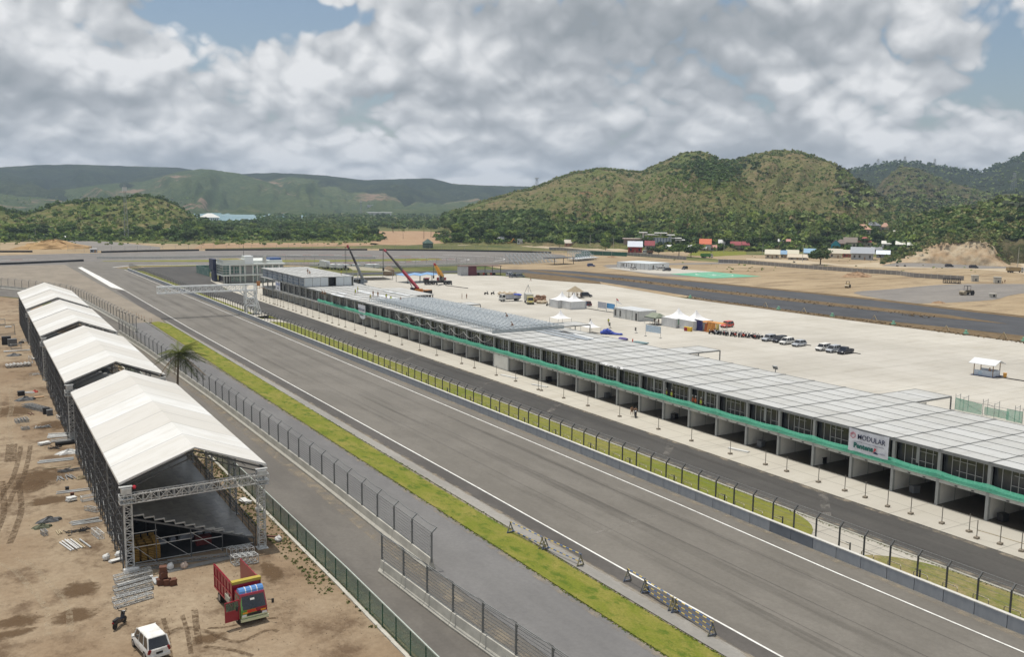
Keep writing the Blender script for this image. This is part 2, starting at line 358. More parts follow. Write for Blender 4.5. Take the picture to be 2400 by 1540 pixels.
sheet('roadside', gs('B1', [(0, 470), (1100, 455), (1330, 440), (1900, 420), (2400, 415), (2400, 345), (1900, 340), (1300, 320), (700, 300), (0, 330)]), .045, m_dirt2)
sheet('pale_yard', gs('B3', [(820, 240), (1300, 232), (1900, 285), (2400, 340)])+gs('A4', [(300, 380), (520, 350), (200, 300), (0, 310)])+gs('B3', [(2100, 240), (1700, 225), (1200, 215), (860, 225)]), .05, m_pale)
sheet('red_clearing', gs('B3', [(0, 235), (300, 240), (700, 215), (900, 225), (620, 170), (640, 100), (400, 88), (0, 90)])+gs('B2', [(2300, 120), (2290, 200)]), .05, m_red)
sheet('sand_bank', gs('B2', [(200, 250), (2300, 215), (2400, 190), (2300, 180), (1200, 180), (300, 185)]), .05, m_red)
# circuit surfaces
sheet('runoff_area', [(35, 40), (50, 40), (50, 478), (64.2, 482), (60, 512), (48, 518), (18.5, 508), (-60, 500), (-90, 460), (-30, 410), (13, 381), (30, 345), (34, 311), (36.6, 245), (35, 200)], .06, m_runoff)
sheet('service_road', [(26.8, -30), (42.4, -30), (42.4, 150), (42.9, 256), (36.5, 256), (33, 340), (13, 376), (-60, 425), (-70, 415), (0, 366), (25, 325), (27.2, 250), (26.9, 140)], .09, m_service2)
sheet('service_lane', [(34.9, 20), (42.35, 20), (42.4, 150), (42.9, 256.5), (36.9, 256), (34.9, 200)], .12, m_service)
sheet('race_track', [(47.4, -30), (68.8, -30), (68.8, 455), (64.6, 473), (78, 484), (90, 505), (70, 525), (50, 520), (46, 500), (47.4, 262)], .10, m_track)
sheet('track_dark_band', [(47.9, -30), (49.75, -30), (49.9, 200), (50.6, 352), (48.6, 352), (47.4, 300), (47.9, 200)], .115, m_band)
sheet('track_pale_edge', [(46.05, -30), (47.7, -30), (47.8, 200), (47.7, 258), (46.9, 258), (46.5, 200)], .13, m_edge)
sheet('grass_verge', [(42.4, -30), (46.0, -30), (45.9, 95), (46.6, 160), (47.1, 250), (45.5, 257), (43.2, 256), (42.6, 150)], .15, m_grass, 'stuff')
for nm, xs in (('track_edge_line', [(49.75, -30), (49.7, 62), (49.9, 92), (50.0, 240), (51.3, 352)]), ('track_edge_line', [(66.0, -30), (65.9, 52), (66.3, 73), (66.7, 232), (66.7, 455)])):
    sheet(nm, ribbon(xs, -.10, .10), .13, m_white)
sheet('painted_wedge', [(51.4, 350), (48.6, 365), (48.9, 420), (49.3, 477), (51.4, 480), (51.6, 420)], .14, m_white)
sheet('grid_mark', [(52.1, 254.2), (59.5, 253.6), (59.5, 253.9), (52.1, 254.5)], .125, mk('chalk', (.26, .25, .23), .8))
sheet('grid_mark', [(52.6, 266.2), (57.5, 265.8), (57.5, 266.0), (52.6, 266.4)], .125, MATS['chalk'])
# far part of the circuit
far = smooth_pts([(-60, 560), (20, 592), (75, 603), (135, 611), (185, 603), (240, 586), (285, 565), (330, 532), (341, 503), (330, 480), (300, 458), (265, 434), (240, 428), (175, 429), (150, 461), (118, 470)], 4)+[(90, 484), (78, 484), (68, 473), (50, 500), (-60, 505)]
sheet('far_circuit', far, .08, m_new2)
sheet('grass_infield', smooth_pts([(66, 520), (112, 501), (152, 485), (180, 479), (230, 472), (243, 480), (236, 489), (180, 493), (140, 508), (100, 519), (66, 524)], 3), .13, m_grass3, 'stuff')
sheet('grass_infield', [(70, 476), (76, 479.5), (106, 476), (150, 464), (150, 459), (106, 470), (78, 475)], .13, m_grass3, 'stuff')
sheet('infield_kerb', ribbon(smooth_pts([(64.2, 472), (67, 475), (77, 482), (106, 476.5), (150, 465)], 4), -.8, .5), .15, m_white)
def kerb(name, pts, w=.9):
    b = M(); P_ = smooth_pts(pts, 8); acc = 0; ci = 0
    for a, c in zip(P_[:-1], P_[1:]):
        A, B = Vector(a), Vector(c); n = (B-A).normalized(); n = Vector((n.y, -n.x))*w; acc += (B-A).length
        ci = int(acc/6) % 2
        b.add([(A.x, A.y, .16), (B.x, B.y, .16), (B.x+n.x, B.y+n.y, .16), (A.x+n.x, A.y+n.y, .16)], [(0, 3, 2, 1)], ci)
    o = b.build(name, [m_white, m_redp]); o['kind'] = 'structure'; return o
kerb('track_kerb', [(118, 556), (154, 554), (190, 541), (222, 523), (245, 507)])
kerb('track_kerb', [(118, 487), (160, 470), (205, 464.5), (234, 475), (248, 474), (242, 486), (225, 492)])
kerb('track_kerb', gs('B1', [(0, 538), (200, 530)])[:1]+gs('B1', [(90, 535), (430, 527)]))
sheet('far_edge_line', ribbon(smooth_pts([(245, 507), (257, 490), (257, 472), (246, 462)], 6), -.3, .4), .15, m_white)
sheet('far_edge_line', ribbon(smooth_pts([(264, 520), (281, 497), (280, 470), (262, 452)], 6), -.3, .4), .15, m_white)
# pit side
sheet('pit_lane', [(75.9, -30), (84.1, -30), (84.2, 300), (84, 340), (92, 395), (96, 430), (104, 470), (78, 470), (69.2, 452), (69.2, 330), (75.6, 310)], .09, m_lane)
sheet('pit_verge_paving', [(68.7, -30), (76.0, -30), (75.7, 330), (68.8, 455)], .07, m_apron)
def oval(x0, x1, y0, y1, n=8):
    r = (x1-x0)*.9; pts = []
    for i in range(n+1): a = math.pi/2*i/n; pts.append((x1-r+r*math.cos(a)*1., y1-2.2*r*(1-math.sin(a))*.6))
    pts += [(x0, y1)]
    pts += [(x0, y0)]
    for i in range(n+1): a = math.pi/2*(1-i/n); pts.append((x1-r+r*math.cos(a), y0+2.2*r*(1-math.sin(a))*.6))
    return pts
for a, b in ((-20, 54.0), (59.3, 245), (251, 256), (262, 340), (352, 448)):
    sheet('pit_verge_grass', oval(69.1, 75.55 if b < 300 else 73, a, b), .11, m_grass2 if b < 240 else m_grass3, 'stuff')
sheet('pit_apron', [(84.1, -30), (91.3, -30), (111.5, -30), (111.5, 318), (100, 345), (104, 362), (90.6, 364), (93, 400), (88, 380), (84.2, 330)], .12, m_apron)
sheet('lane_kerb_line', [(75.7, -30), (76.0, -30), (75.9, 240), (75.6, 240)], .13, mk('kerb_cream', (.55, .53, .44), .8))
sheet('paddock', [(111, -30), (236, -30), (228, 110), (226, 127), (223, 175), (221.5, 247), (229, 305), (218.5, 331), (216, 350), (206, 372), (196, 379), (167, 380), (118, 384), (104, 362), (100, 345), (111, 318)], .10, m_paddock)
sheet('paddock_verge', [(226, 40), (240, 40), (238.2, 134), (228.5, 188), (226, 240), (224, 252), (222, 240), (223.2, 175), (226.5, 127)], .12, m_berm)
sheet('paddock_verge', [(229.2, 306), (235.7, 316), (238, 345), (232, 372), (219, 349), (218.4, 331)], .12, m_berm)
sheet('perimeter_road', smooth_pts([(240, 40), (238.4, 134), (228.8, 188), (226, 230), (229.6, 256), (235.7, 314), (238, 350), (228, 372), (200, 384), (160, 388), (118, 392)], 4)+smooth_pts([(118, 402), (165, 400), (205, 397), (240, 393), (262, 372), (276, 309), (284, 224), (282, 159), (288, 100), (296, 40)], 4), .09, m_new)
sheet('road_berm', smooth_pts([(259, 150), (254.5, 172), (250, 216), (247, 269), (248.5, 310), (241, 375), (248, 382), (257, 310), (255.5, 269), (259, 216), (263.5, 172)], 4), .13, m_berm)
sheet('road_verge', smooth_pts([(284, 90), (278.5, 159), (280.5, 224), (272.5, 309), (262, 360), (266, 362), (277, 312), (286, 226), (284.5, 161), (292, 92)], 4), .125, m_berm)
sheet('gravel_track', smooth_pts([(284, 200), (298, 235), (330, 240), (376, 245), (410, 232)], 4)+smooth_pts([(415, 205), (360, 205), (325, 195), (296, 196)], 4), .07, m_gravel)
sheet('gravel_road', smooth_pts([(282, 330), (300, 400), (340, 405), (384, 400)], 4)+smooth_pts([(392, 388), (345, 392), (310, 388), (292, 320)], 4), .08, m_gravel)
sheet('office_apron', [(290.7, 386), (322, 384), (326.5, 342), (295.2, 338.8), (289, 348)], .12, m_paddock)
sheet('helipad', [(295.1, 339.3), (295.7, 310.8), (326.7, 310.3), (326.1, 342.0)], .14, m_green)
hp = M(); cx, cy = 311.5, 326
for i in range(40):
    a0, a1 = 2*math.pi*i/40, 2*math.pi*(i+1)/40
    hp.add([(cx+9*math.cos(a0), cy+9*math.sin(a0), .16), (cx+9*math.cos(a1), cy+9*math.sin(a1), .16), (cx+8.5*math.cos(a1), cy+8.5*math.sin(a1), .16), (cx+8.5*math.cos(a0), cy+8.5*math.sin(a0), .16)], [(0, 1, 2, 3)])
for q in ((-2, -3, -1.2, 3), (1.2, -3, 2, 3), (-1.2, -.4, 1.2, .4)): hp.add([(cx+q[0], cy+q[1], .16), (cx+q[2], cy+q[1], .16), (cx+q[2], cy+q[3], .16), (cx+q[0], cy+q[3], .16)], [(0, 1, 2, 3)])
o = hp.build('helipad_marking', m_white); o['kind'] = 'structure'
sheet('gravel_west', gs('B1', [(680, 300), (1340, 318), (1900, 380), (1900, 425), (1320, 440), (1150, 420), (900, 370), (680, 350)]), .06, m_gravel)
sheet('pale_road', gs('B1', [(200, 185), (650, 190), (650, 203), (190, 198)]), .09, m_pale)
sheet('pale_road', gs('B1', [(360, 245), (650, 245), (640, 262), (360, 262)]), .09, m_pale)
# sea inlet
ms, t = new_mat('sea_water'); t.col(t.mix(t.rng(t.noise(.004, 4), .4, .6), (.13, .27, .31), (.22, .36, .38))); t.b.inputs['Roughness'].default_value = .25; t.bump(t.noise(.2, 4), .3, .3)
sheet('sea', [ray(440, 480, 1350)[:2], ray(660, 480, 1350)[:2], ray(760, 480, 2600)[:2], ray(300, 480, 2600)[:2]], .1, ms)
# ruts, rubber and stains: thin marks with broken edges
def mark(name, col, sc, lo, hi, amax, stretch=None):
    m, t = new_mat(name); t.b.inputs['Base Color'].default_value = (*col, 1); t.b.inputs['Roughness'].default_value = .9; t.b.inputs['Specular IOR Level'].default_value = .1
    f = t.rng(t.noise(sc, 6, .7, stretch), lo, hi, 0, amax); tr = t.n('ShaderNodeBsdfTransparent'); ms_ = t.n('ShaderNodeMixShader'); t.l(f, ms_.inputs[0]); t.l(tr.outputs[0], ms_.inputs[1]); t.l(t.b.outputs[0], ms_.inputs[2]); t.l(ms_.outputs[0], t.o.inputs[0]); return m
m_rut = mark('rut_dark', (.11, .072, .042), 2.2, .32, .72, .8); m_rutp = mark('rut_pale', (.46, .38, .27), 1.8, .36, .75, .55); m_rub = mark('rubber_mark', (.06, .055, .05), .35, .42, .75, .30, (1, .04, 1)); m_smear = mark('smear_pale', (.30, .28, .25), .5, .45, .68, .5)
def tracks(r, pts, w, m, z=.045, n=1, gap=1.5, nm='tyre_track'):
    P_ = smooth_pts(gs(r, pts), 5)
    for k in range(n): o = (k-(n-1)/2)*gap; sheet(nm, ribbon(P_, o-w/2, o+w/2), z+.004*k, m)
tracks('Z3', [(60, 700), (200, 760), (330, 900), (430, 1010), (500, 1130), (510, 1330)], .5, m_rutp, .045, 2, 1.5); tracks('Z3', [(0, 560), (60, 420), (110, 250), (90, 0)], .6, m_rut, .05, 2, 1.6); tracks('B5', [(120, 660), (110, 780), (100, 840)], 1.3, m_rut, .055); tracks('B5', [(260, 680), (240, 800), (180, 1010), (80, 1160), (20, 1300)], .55, m_rut, .06, 2, 1.1)
tracks('Z3', [(1490, 1180), (1530, 1320), (1560, 1520)], .35, m_rut, .05, 2, 1.4); tracks('Z3', [(1680, 1120), (1690, 1230), (1720, 1420)], .5, m_rut, .055); tracks('Z3', [(1790, 1280), (1960, 1270), (2200, 1210), (2400, 1190)], .3, m_rut, .06); tracks('Z3', [(1840, 1340), (2060, 1400), (2300, 1300), (2400, 1310)], .35, m_rut, .065); tracks('Z3', [(1760, 1440), (2000, 1470), (2180, 1523)], .4, m_rut, .07); tracks('Z3', [(1300, 1500), (1420, 1350), (1600, 1280), (1850, 1330)], .5, m_rut, .075)
tracks('B5', [(40, 100), (60, 260), (30, 420), (40, 640), (0, 800)], .7, m_rutp, .05, 2, 1.7)
m_soil = mark('soil_dark', (.125, .08, .045), .9, .36, .55, .9); t = NT.__new__(NT); t.t = m_soil.node_tree; ms_ = [n for n in t.t.nodes if n.type == 'MIX_SHADER'][0]; tcn = t.n('ShaderNodeTexCoord')
vd = t.n('ShaderNodeVectorMath'); vd.operation = 'DISTANCE'; mp = t.n('ShaderNodeMapping'); mp.inputs['Scale'].default_value = (1, 1, 0); t.l(tcn.outputs['Generated'], mp.inputs[0]); t.l(mp.outputs[0], vd.inputs[0]); vd.inputs[1].default_value = (.5, .5, 0)
nn = t.noise(.7, 7, .72, coord=tcn.outputs['Object']); f = t.math('SUBTRACT', t.math('ADD', t.math('MULTIPLY', nn, 1.7), .02), t.math('MULTIPLY', vd.outputs['Value'], 1.9)); t.l(t.rng(f, .06, .55, 0, .72), ms_.inputs[0])
for r, u, v, rx, ry in (('B5', 400, 1000, 3.6, 5), ('B5', 500, 1240, 3.4, 2.2), ('Z3', 690, 950, 1.9, 2.4), ('Z3', 640, 1180, 2.0, 1.9), ('Z3', 150, 1230, 2.2, 1.5), ('B5', 130, 330, 4, 5), ('Z3', 1800, 1370, 1.8, 1.2), ('Z3', 2350, 800, 1.2, 3), ('Z3', 250, 60, 3, 3), ('B5', 540, 470, 2.5, 4), ('Z3', 100, 1330, 2, 1)):
    x, y = g(r, u, v); sheet('soil_patch', [(x+rx*math.cos(a*.35)*(1+.25*math.sin(a*2.1)), y+ry*math.sin(a*.35)*(1+.25*math.cos(a*1.7))) for a in range(18)], .04+.0007*len(bpy.data.objects) % .01, m_soil)
for x0, w_ in ((53.5, 1.2), (57.9, 1.8), (62.6, 1.3)): sheet('rubber_mark', ribbon(smooth_pts([(x0, 20), (x0+.6, 90), (x0-.3, 180), (x0+.8, 300), (x0, 440)], 6), -w_/2, w_/2), .108, m_rub)
for x0, y_ in ((79, 90), (80, 140), (79, 172), (80, 205), (79.5, 118), (80.5, 64)): sheet('pale_smear', [(76.4, y_-3), (84.0, y_+4), (84.0, y_+5.5), (76.4, y_-1.8)], .10, m_smear)
for x0 in (78.0, 81.5): sheet('rubber_mark', ribbon([(x0, 20), (x0+.3, 150), (x0, 300)], -.5, .5), .098, m_rub)
for y_ in (70, 118, 163, 210): sheet('pale_smear', [(50.3, y_), (66.2, y_+2.2), (66.2, y_+2.7), (50.3, y_+.5)], .112, m_smear)
for x0 in (54.9, 59.0, 63.1): sheet('paving_seam', ribbon([(x0, -20), (x0+.2, 150), (x0+.4, 440)], -.03, .03), .109, m_band)
m_dust = mark('dust_edge', (.34, .29, .22), .6, .40, .66, .6)
for x0, w_, z_ in ((26.9, 1.6, .1), (33.6, 1.3, .1), (42.1, .7, .13), (47.7, .5, .14), (68.2, .7, .118), (83.7, .7, .11), (76.4, .5, .11)): sheet('dust_edge', ribbon([(x0, 15), (x0, 60), (x0+(.2 if x0 > 30 else 0), 120), (x0, 230)], -w_/2, w_/2), z_, m_dust)
# ================= hills =================
def hillmat(name, cols, sc, bumpd, bare=None, fine=1.):
    m, t = new_mat(name)
    a = t.rng(t.noise(sc, 6, .65, dist=.4), .38, .62); b = t.rng(t.noise(sc*2.7, 7, .72, off=200), .42, .6); c = t.rng(t.noise(sc*9*fine, 6, .75, off=90), .4, .62); d = t.rng(t.noise(sc*28*fine, 5, .8, off=190), .45, .6)
    k = t.mix(a, cols[0], cols[1]); k = t.mix(b, k, cols[2]); k = t.mix(t.math('MULTIPLY', c, .75), k, cols[3]); k = t.mix(t.math('MULTIPLY', d, .5), k, tuple(v*.5 for v in cols[3]))
    if bare: k = t.mix(t.rng(t.noise(sc*1.6, 6, .7, off=444), bare[1], bare[1]+.08), k, bare[0])
    t.col(k); t.b.inputs['Roughness'].default_value = 1; t.b.inputs['Specular IOR Level'].default_value = 0; t.bump(t.noise(sc*12*fine, 6, .75), 1., bumpd); return m
def hill(name, ridge, Dr, Db, mat, nu=160, nv=60, gully=.16, gfreq=10, power=1.15, seed=0, back=1.5, Dvar=.08, jag=.004, zoff=0.):
    px = np.linspace(ridge[0][0], ridge[-1][0], nu); py = np.interp(px, [p[0] for p in ridge], [p[1] for p in ridge])
    V = np.zeros((nu, nv, 3)); H = np.zeros((nu, nv))
    for i in range(nu):
        s = (px[i]-px[0])/(px[-1]-px[0]); edge = min(1., min(s, 1-s)*10+.0)
        dr = Dr*(1+Dvar*(fbm(s*5+seed, 3.3, 3)-.5)*2); rx, ry, rz = ray(px[i], py[i], dr); rz = max(rz, 0.5)
        nrm = np.hypot(rx, ry); ux, uy = rx/nrm, ry/nrm
        db = Db*(1+.10*(fbm(s*7+seed, 9.1, 3)-.5)*2)
        for j in range(nv):
            tt = j/(nv-1)*back; D = db+(dr-db)*tt
            if tt <= 1: z = rz*tt**power; e = 4*tt*(1-tt)
            else: z = rz*(1-((tt-1)/(back-1))**1.3); e = 0
            wq = s*gfreq+seed+1.1*(fbm(s*3+seed, tt*2.2+11, 3)-.5)+.5*(tt-1)*math.sin(s*9+seed)
            gn = .75-abs(fbm(wq*.55, tt*.9+seed, 2)-.5)*3.4; g2 = .5-abs(fbm(wq*1.6+3, tt*2.1+7, 3)-.5)*2.6
            z = z+(gn*.62+g2*.38-.28)*1.1*gully*rz*e*.9
            z += (fbm(s*gfreq*9, tt*22+seed, 3)-.5)*rz*jag*6
            V[i, j] = (ux*D, uy*D, max(z, -.5) if tt > .02 else -.6)
    idx = np.arange(nu*nv).reshape(nu, nv)
    F = np.stack([idx[:-1, :-1], idx[1:, :-1], idx[1:, 1:], idx[:-1, 1:]], -1).reshape(-1, 4)
    o = np_mesh(name, V.reshape(-1, 3), F, mat, smooth=True); o['kind'] = 'structure'; return V
m_hfar = hillmat('hill_far', [(.12, .15, .065), (.16, .185, .08), (.09, .125, .055), (.06, .09, .04)], .0024, 14, ((.30, .21, .15), .565), 1.6)
m_hfar2 = hillmat('hill_far_forest_cloud_shade', [(.055, .075, .04), (.09, .11, .05), (.045, .06, .035), (.03, .042, .025)], .0024, 14, None, 1.6)  # dark tone paints cloud shadow onto far_mountain; east_mountain only shares the colour
m_hmid = hillmat('hill_mid', [(.235, .22, .105), (.17, .20, .07), (.29, .22, .13), (.115, .14, .05)], .006, 5, ((.27, .16, .09), .66), 1.6)
m_hwest = hillmat('hill_west', [(.16, .175, .06), (.12, .15, .045), (.28, .235, .12), (.08, .11, .035)], .008, 3, None, 1.5)
m_hright = hillmat('hill_right', [(.11, .12, .055), (.13, .13, .06), (.20, .16, .095), (.06, .08, .035)], .004, 7, ((.30, .23, .16), .60), 1.6)
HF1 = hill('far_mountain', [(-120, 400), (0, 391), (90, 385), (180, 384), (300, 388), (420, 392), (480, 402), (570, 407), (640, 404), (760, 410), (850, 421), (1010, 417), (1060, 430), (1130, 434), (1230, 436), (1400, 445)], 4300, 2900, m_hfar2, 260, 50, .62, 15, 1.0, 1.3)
HF2 = hill('far_mountain_spur', [(-160, 470), (-60, 440), (30, 452), (120, 450), (230, 432), (330, 425), (420, 402), (470, 394), (560, 405), (640, 430), (740, 470), (780, 482)], 3500, 2350, m_hfar, 220, 60, .60, 14, 1.0, 4.1)
HF3 = hill('far_mountain_spur', [(540, 470), (600, 430), (680, 412), (760, 424), (820, 450), (900, 448), (960, 470), (1040, 474), (1120, 462), (1200, 480), (1260, 486)], 3700, 2500, m_hfar, 220, 60, .60, 14, 1.0, 6.7)
HW = hill('west_hill', [(-260, 470), (-100, 480), (0, 492), (60, 505), (130, 480), (200, 472), (260, 470), (330, 459), (380, 466), (415, 482), (440, 502), (490, 520)], 1080, 800, m_hwest, 140, 50, .10, 8, .9, 2.2, 1.6)
HM = hill('central_hill', [(1040, 500), (1110, 478), (1180, 455), (1260, 435), (1330, 410), (1400, 393), (1440, 396), (1500, 402), (1550, 380), (1600, 358), (1640, 352), (1665, 362), (1690, 377), (1720, 375), (1760, 362), (1810, 352), (1850, 351), (1890, 358), (1950, 382), (2010, 420), (2060, 455), (2120, 490), (2180, 512), (2240, 520)], 1280, 720, m_hmid, 340, 110, .55, 13, .92, 5.5, 1.4, .10)
m_hspur = hillmat('hill_spur', [(.21, .225, .085), (.17, .215, .055), (.27, .215, .11), (.10, .13, .042)], .008, 5, ((.27, .15, .08), .64), 1.5)
HS1 = hill('central_spur', [(1340, 552), (1390, 520), (1440, 480), (1500, 452), (1560, 432), (1610, 412), (1650, 390), (1685, 382), (1720, 398), (1770, 440), (1820, 476), (1880, 505), (1950, 530), (1990, 548)], 1010, 700, m_hspur, 180, 60, .45, 9, .95, 1.9, 1.5, .07)
HS2 = hill('central_spur', [(1780, 545), (1830, 480), (1880, 425), (1915, 402), (1960, 420), (2010, 455), (2070, 492), (2130, 520), (2180, 545)], 1120, 760, m_hmid, 150, 60, .45, 9, .95, 6.2, 1.4, .07)
HS3 = hill('central_spur', [(1130, 552), (1190, 515), (1250, 480), (1310, 452), (1370, 430), (1430, 440), (1490, 475), (1540, 515), (1590, 548)], 1080, 730, m_hmid, 150, 60, .45, 9, .95, 9.6, 1.4, .07)
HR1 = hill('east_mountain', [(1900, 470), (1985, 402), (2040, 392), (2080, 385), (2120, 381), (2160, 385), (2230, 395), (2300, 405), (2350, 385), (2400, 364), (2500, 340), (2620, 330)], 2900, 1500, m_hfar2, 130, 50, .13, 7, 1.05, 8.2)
HR2 = hill('east_hill', [(2010, 500), (2070, 420), (2110, 388), (2150, 392), (2220, 425), (2280, 440), (2340, 455), (2420, 450), (2520, 440)], 1900, 1150, m_hright, 150, 50, .30, 10, 1.0, 3.4)
HR3 = hill('quarry_hill', [(2070, 560), (2110, 535), (2150, 505), (2200, 492), (2280, 484), (2340, 470), (2400, 462), (2520, 440), (2640, 420)], 820, 668, m_hright, 130, 50, .06, 8, .55, 7.4, 1.6, .03)
# ================= shared materials =================
m_conc = mk('concrete_barrier', (.52, .50, .44), .85, var=.22, scale=.8, col2=(.40, .385, .34))
m_wall = mk('pit_wall_concrete', (.34, .36, .385), .8, scale=.5, col2=(.25, .27, .30), stretch=(1, 1, .4))
m_wall_dark = mk('pit_gate_concrete', (.17, .19, .22), .8, scale=.5)
m_cap = mk('wall_cap', (.60, .59, .55), .8)
m_steel = mk('steel_galvanised', (.36, .37, .37), .5, .4, scale=2)
m_steel_d = mk('steel_dark', (.075, .078, .08), .5, .3)
m_steel_l = mk('aluminium', (.60, .61, .60), .45, .35, scale=3)
m_black = mk('black_plastic', (.018, .018, .02), .5)
m_mesh = mk('chain_mesh', (.22, .23, .22), .6, .3, alpha=.12); m_cab = mk('fence_cable', (.24, .245, .24), .5, .4)
m_mesh2 = mk('pit_mesh', (.10, .10, .10), .6, .3, alpha=.10)
m_gnet = mk('green_fence_net', (.045, .15, .085), .8, alpha=.62, scale=4)
m_gpost = mk('green_post', (.03, .10, .065), .6)
# ================= barriers left =================
def jersey(L):
    b = M(); pr = [(-.42, 0), (.42, 0), (.42, .10), (.24, .34), (.13, 1.05), (-.13, 1.05), (-.24, .34), (-.42, .10)]
    b.loft([[(p[0], 0.02, p[1]) for p in pr], [(p[0], L-.02, p[1]) for p in pr]])
    return b
jb = jersey(4.15)
jb0 = jb.build('concrete_barrier', m_conc); _used = [False]
def barrier_run(pts, n_lab, glab, flab, side=1, plen=4.15, endcap=True):
    """blocks butted along a polyline, and the debris fence that stands on them"""
    P_ = [Vector(p) for p in pts]; segs = []; acc = 0
    for a, b_ in zip(P_[:-1], P_[1:]): segs.append((acc, a, b_)); acc += (b_-a).length
    def at(s):
        s = min(max(s, 0), acc-1e-3)
        for q, a, b_ in segs:
            if s <= q+(b_-a).length: return a.lerp(b_, (s-q)/(b_-a).length), (b_-a).normalized()
        return segs[-1][2], (segs[-1][2]-segs[-1][1]).normalized()
    n = int(acc/plen)
    for k in range(n):
        a, _ = at(k*plen); b_, _ = at((k+1)*plen); d = b_-a; rz = math.atan2(-d.x, d.y)
        if not _used[0]: o = jb0; _used[0] = True; o.location = (a.x, a.y, .12); o.rotation_euler = (0, 0, rz)
        else: o = dup(jb0, (a.x, a.y, .12), rz)
        tag(o, n_lab, 'barrier', glab)
    root = empty('debris_fence', (P_[0].x, P_[0].y, 0), 0, flab, 'fence')
    o0 = Vector((P_[0].x, P_[0].y, 0)); cab = M(); net = M(); tops = []
    for k in range(n+1):
        p, d = at(k*plen); nrm = Vector((d.y, -d.x))*side; q = Vector((p.x, p.y, 0))-o0
        z0, z1 = 1.17, 3.55; t0 = q+Vector((0, 0, z1)); t1 = t0+Vector((nrm.x*.5, nrm.y*.5, .42))
        b = M().bar(q+Vector((0, 0, z0-.4)), t0, .13, .11).bar(t0, t1, .13, .09)
        for h in (1.3, 2.3, 3.3): b.cbox(q+Vector((-nrm.x*.07, -nrm.y*.07, h)), (.12, .12, .12))
        b.build('post', m_cab, root); tops.append((q, t0, t1))
    for (q, t0, t1), (q2, s0, s1) in zip(tops[:-1], tops[1:]):
        for h in (1.35, 1.62, 1.89, 2.16, 2.43, 2.7, 2.97, 3.24): cab.bar(q+Vector((0, 0, h)), q2+Vector((0, 0, h)), .028)
        m0 = (t0+s0)/2; cab.bar(t0, s0, .05)
        c = [t1.lerp(s1, i/6)-Vector((0, 0, .16*4*(i/6)*(1-i/6))) for i in range(7)]
        for a, b_ in zip(c[:-1], c[1:]): cab.bar(a, b_, .04); net.add([t0.lerp(s0, 0) if 0 else t0+(s0-t0)*((c.index(a))/6), t0+(s0-t0)*((c.index(a)+1)/6), b_, a], [(0, 1, 2, 3)])
        net.add([q+Vector((0, 0, 1.2)), q2+Vector((0, 0, 1.2)), s0, t0], [(0, 1, 2, 3)])
    cab.build('cable', m_cab, root); net.build('wire_mesh', m_mesh, root)
barrier_run([(30.75, 72.2), (31.35, 59.3), (32.1, 50), (33.2, 34), (33.6, 18)], 'pale concrete barrier block under the fence run nearest the camera, left of the race track', 'near run of concrete barrier blocks', 'short near debris fence with leaning top brackets on pale concrete blocks')
barrier_run([(34.7, 70.3), (34.9, 100), (34.8, 150), (33.9, 205), (32.8, 237.8)], 'pale concrete barrier block of the long straight run beside the grandstands and service road', 'long run of concrete barrier blocks', 'long straight debris fence running past the palm tree and the grandstands')
barrier_run([(37.1, 238.5), (35.2, 285), (33.9, 311), (31.8, 336), (24, 356), (13, 376.5), (-4, 392), (-40, 418)], 'pale concrete barrier block of the far run curving away behind the last grandstand', 'far curved run of concrete barrier blocks', 'far debris fence curving left behind the most distant grandstand roof')
# orange delineator poles by the runoff
for i, (u, v) in enumerate([(1018, 500), (1047, 512), (1078, 522), (1108, 534), (1140, 545), (1178, 560), (1198, 568), (1222, 578), (1246, 588), (1294, 606), (1306, 608)]):
    x, y = g('Z1', u, v); b = M().cyl((0, 0, 0), (0, 0, 1.3), .035, 6).cbox((0, 0, .08), (.35, .35, .16), 1)
    b.cyl((0, 0, .9), (0, 0, 1.1), .04, 6, mi=2)
    if i == 0: p0 = tag(b.build('marker_pole', [mk('pole_tan', (.42, .30, .16)), m_black, mk('pole_orange', (.6, .22, .06))], None, (x, y, .08)), 'thin tan marker pole on the runoff beside the end of the green verge', 'marker pole', 'marker poles at the end of the green verge')
    else: dup(p0, (x, y, .08))
# ================= green fence =================
gf = empty('green_fence', (26.6, 0, 0), 0, 'green mesh fence with pale top rail along the left service road', 'fence'); top = M(); net = M(); ft = M()
fx = lambda y: .0+(.35 if y > 150 else 0)-max(0, 70-y)*.012
ys = [y for y in np.arange(18, 250, 2.6)]
for a, b_ in zip(ys[:-1], ys[1:]):
    M().bar((fx(a), a, 0), (fx(a), a, 2.05), .07).build('post', m_gpost, gf)
    top.bar((fx(a), a, 2.05), (fx(b_), b_, 2.05), .09); net.add([(fx(a), a, .05), (fx(b_), b_, .05), (fx(b_), b_, 2.0), (fx(a), a, 2.0)], [(0, 1, 2, 3)])
    ft.cbox((fx(a)-.25, (a+b_)/2, .08), (.3, 2.6, .16))
top.build('top_rail', mk('rail_pale', (.45, .50, .45), .5), gf); net.build('green_mesh', m_gnet, gf); ft.build('footing', m_conc, gf)
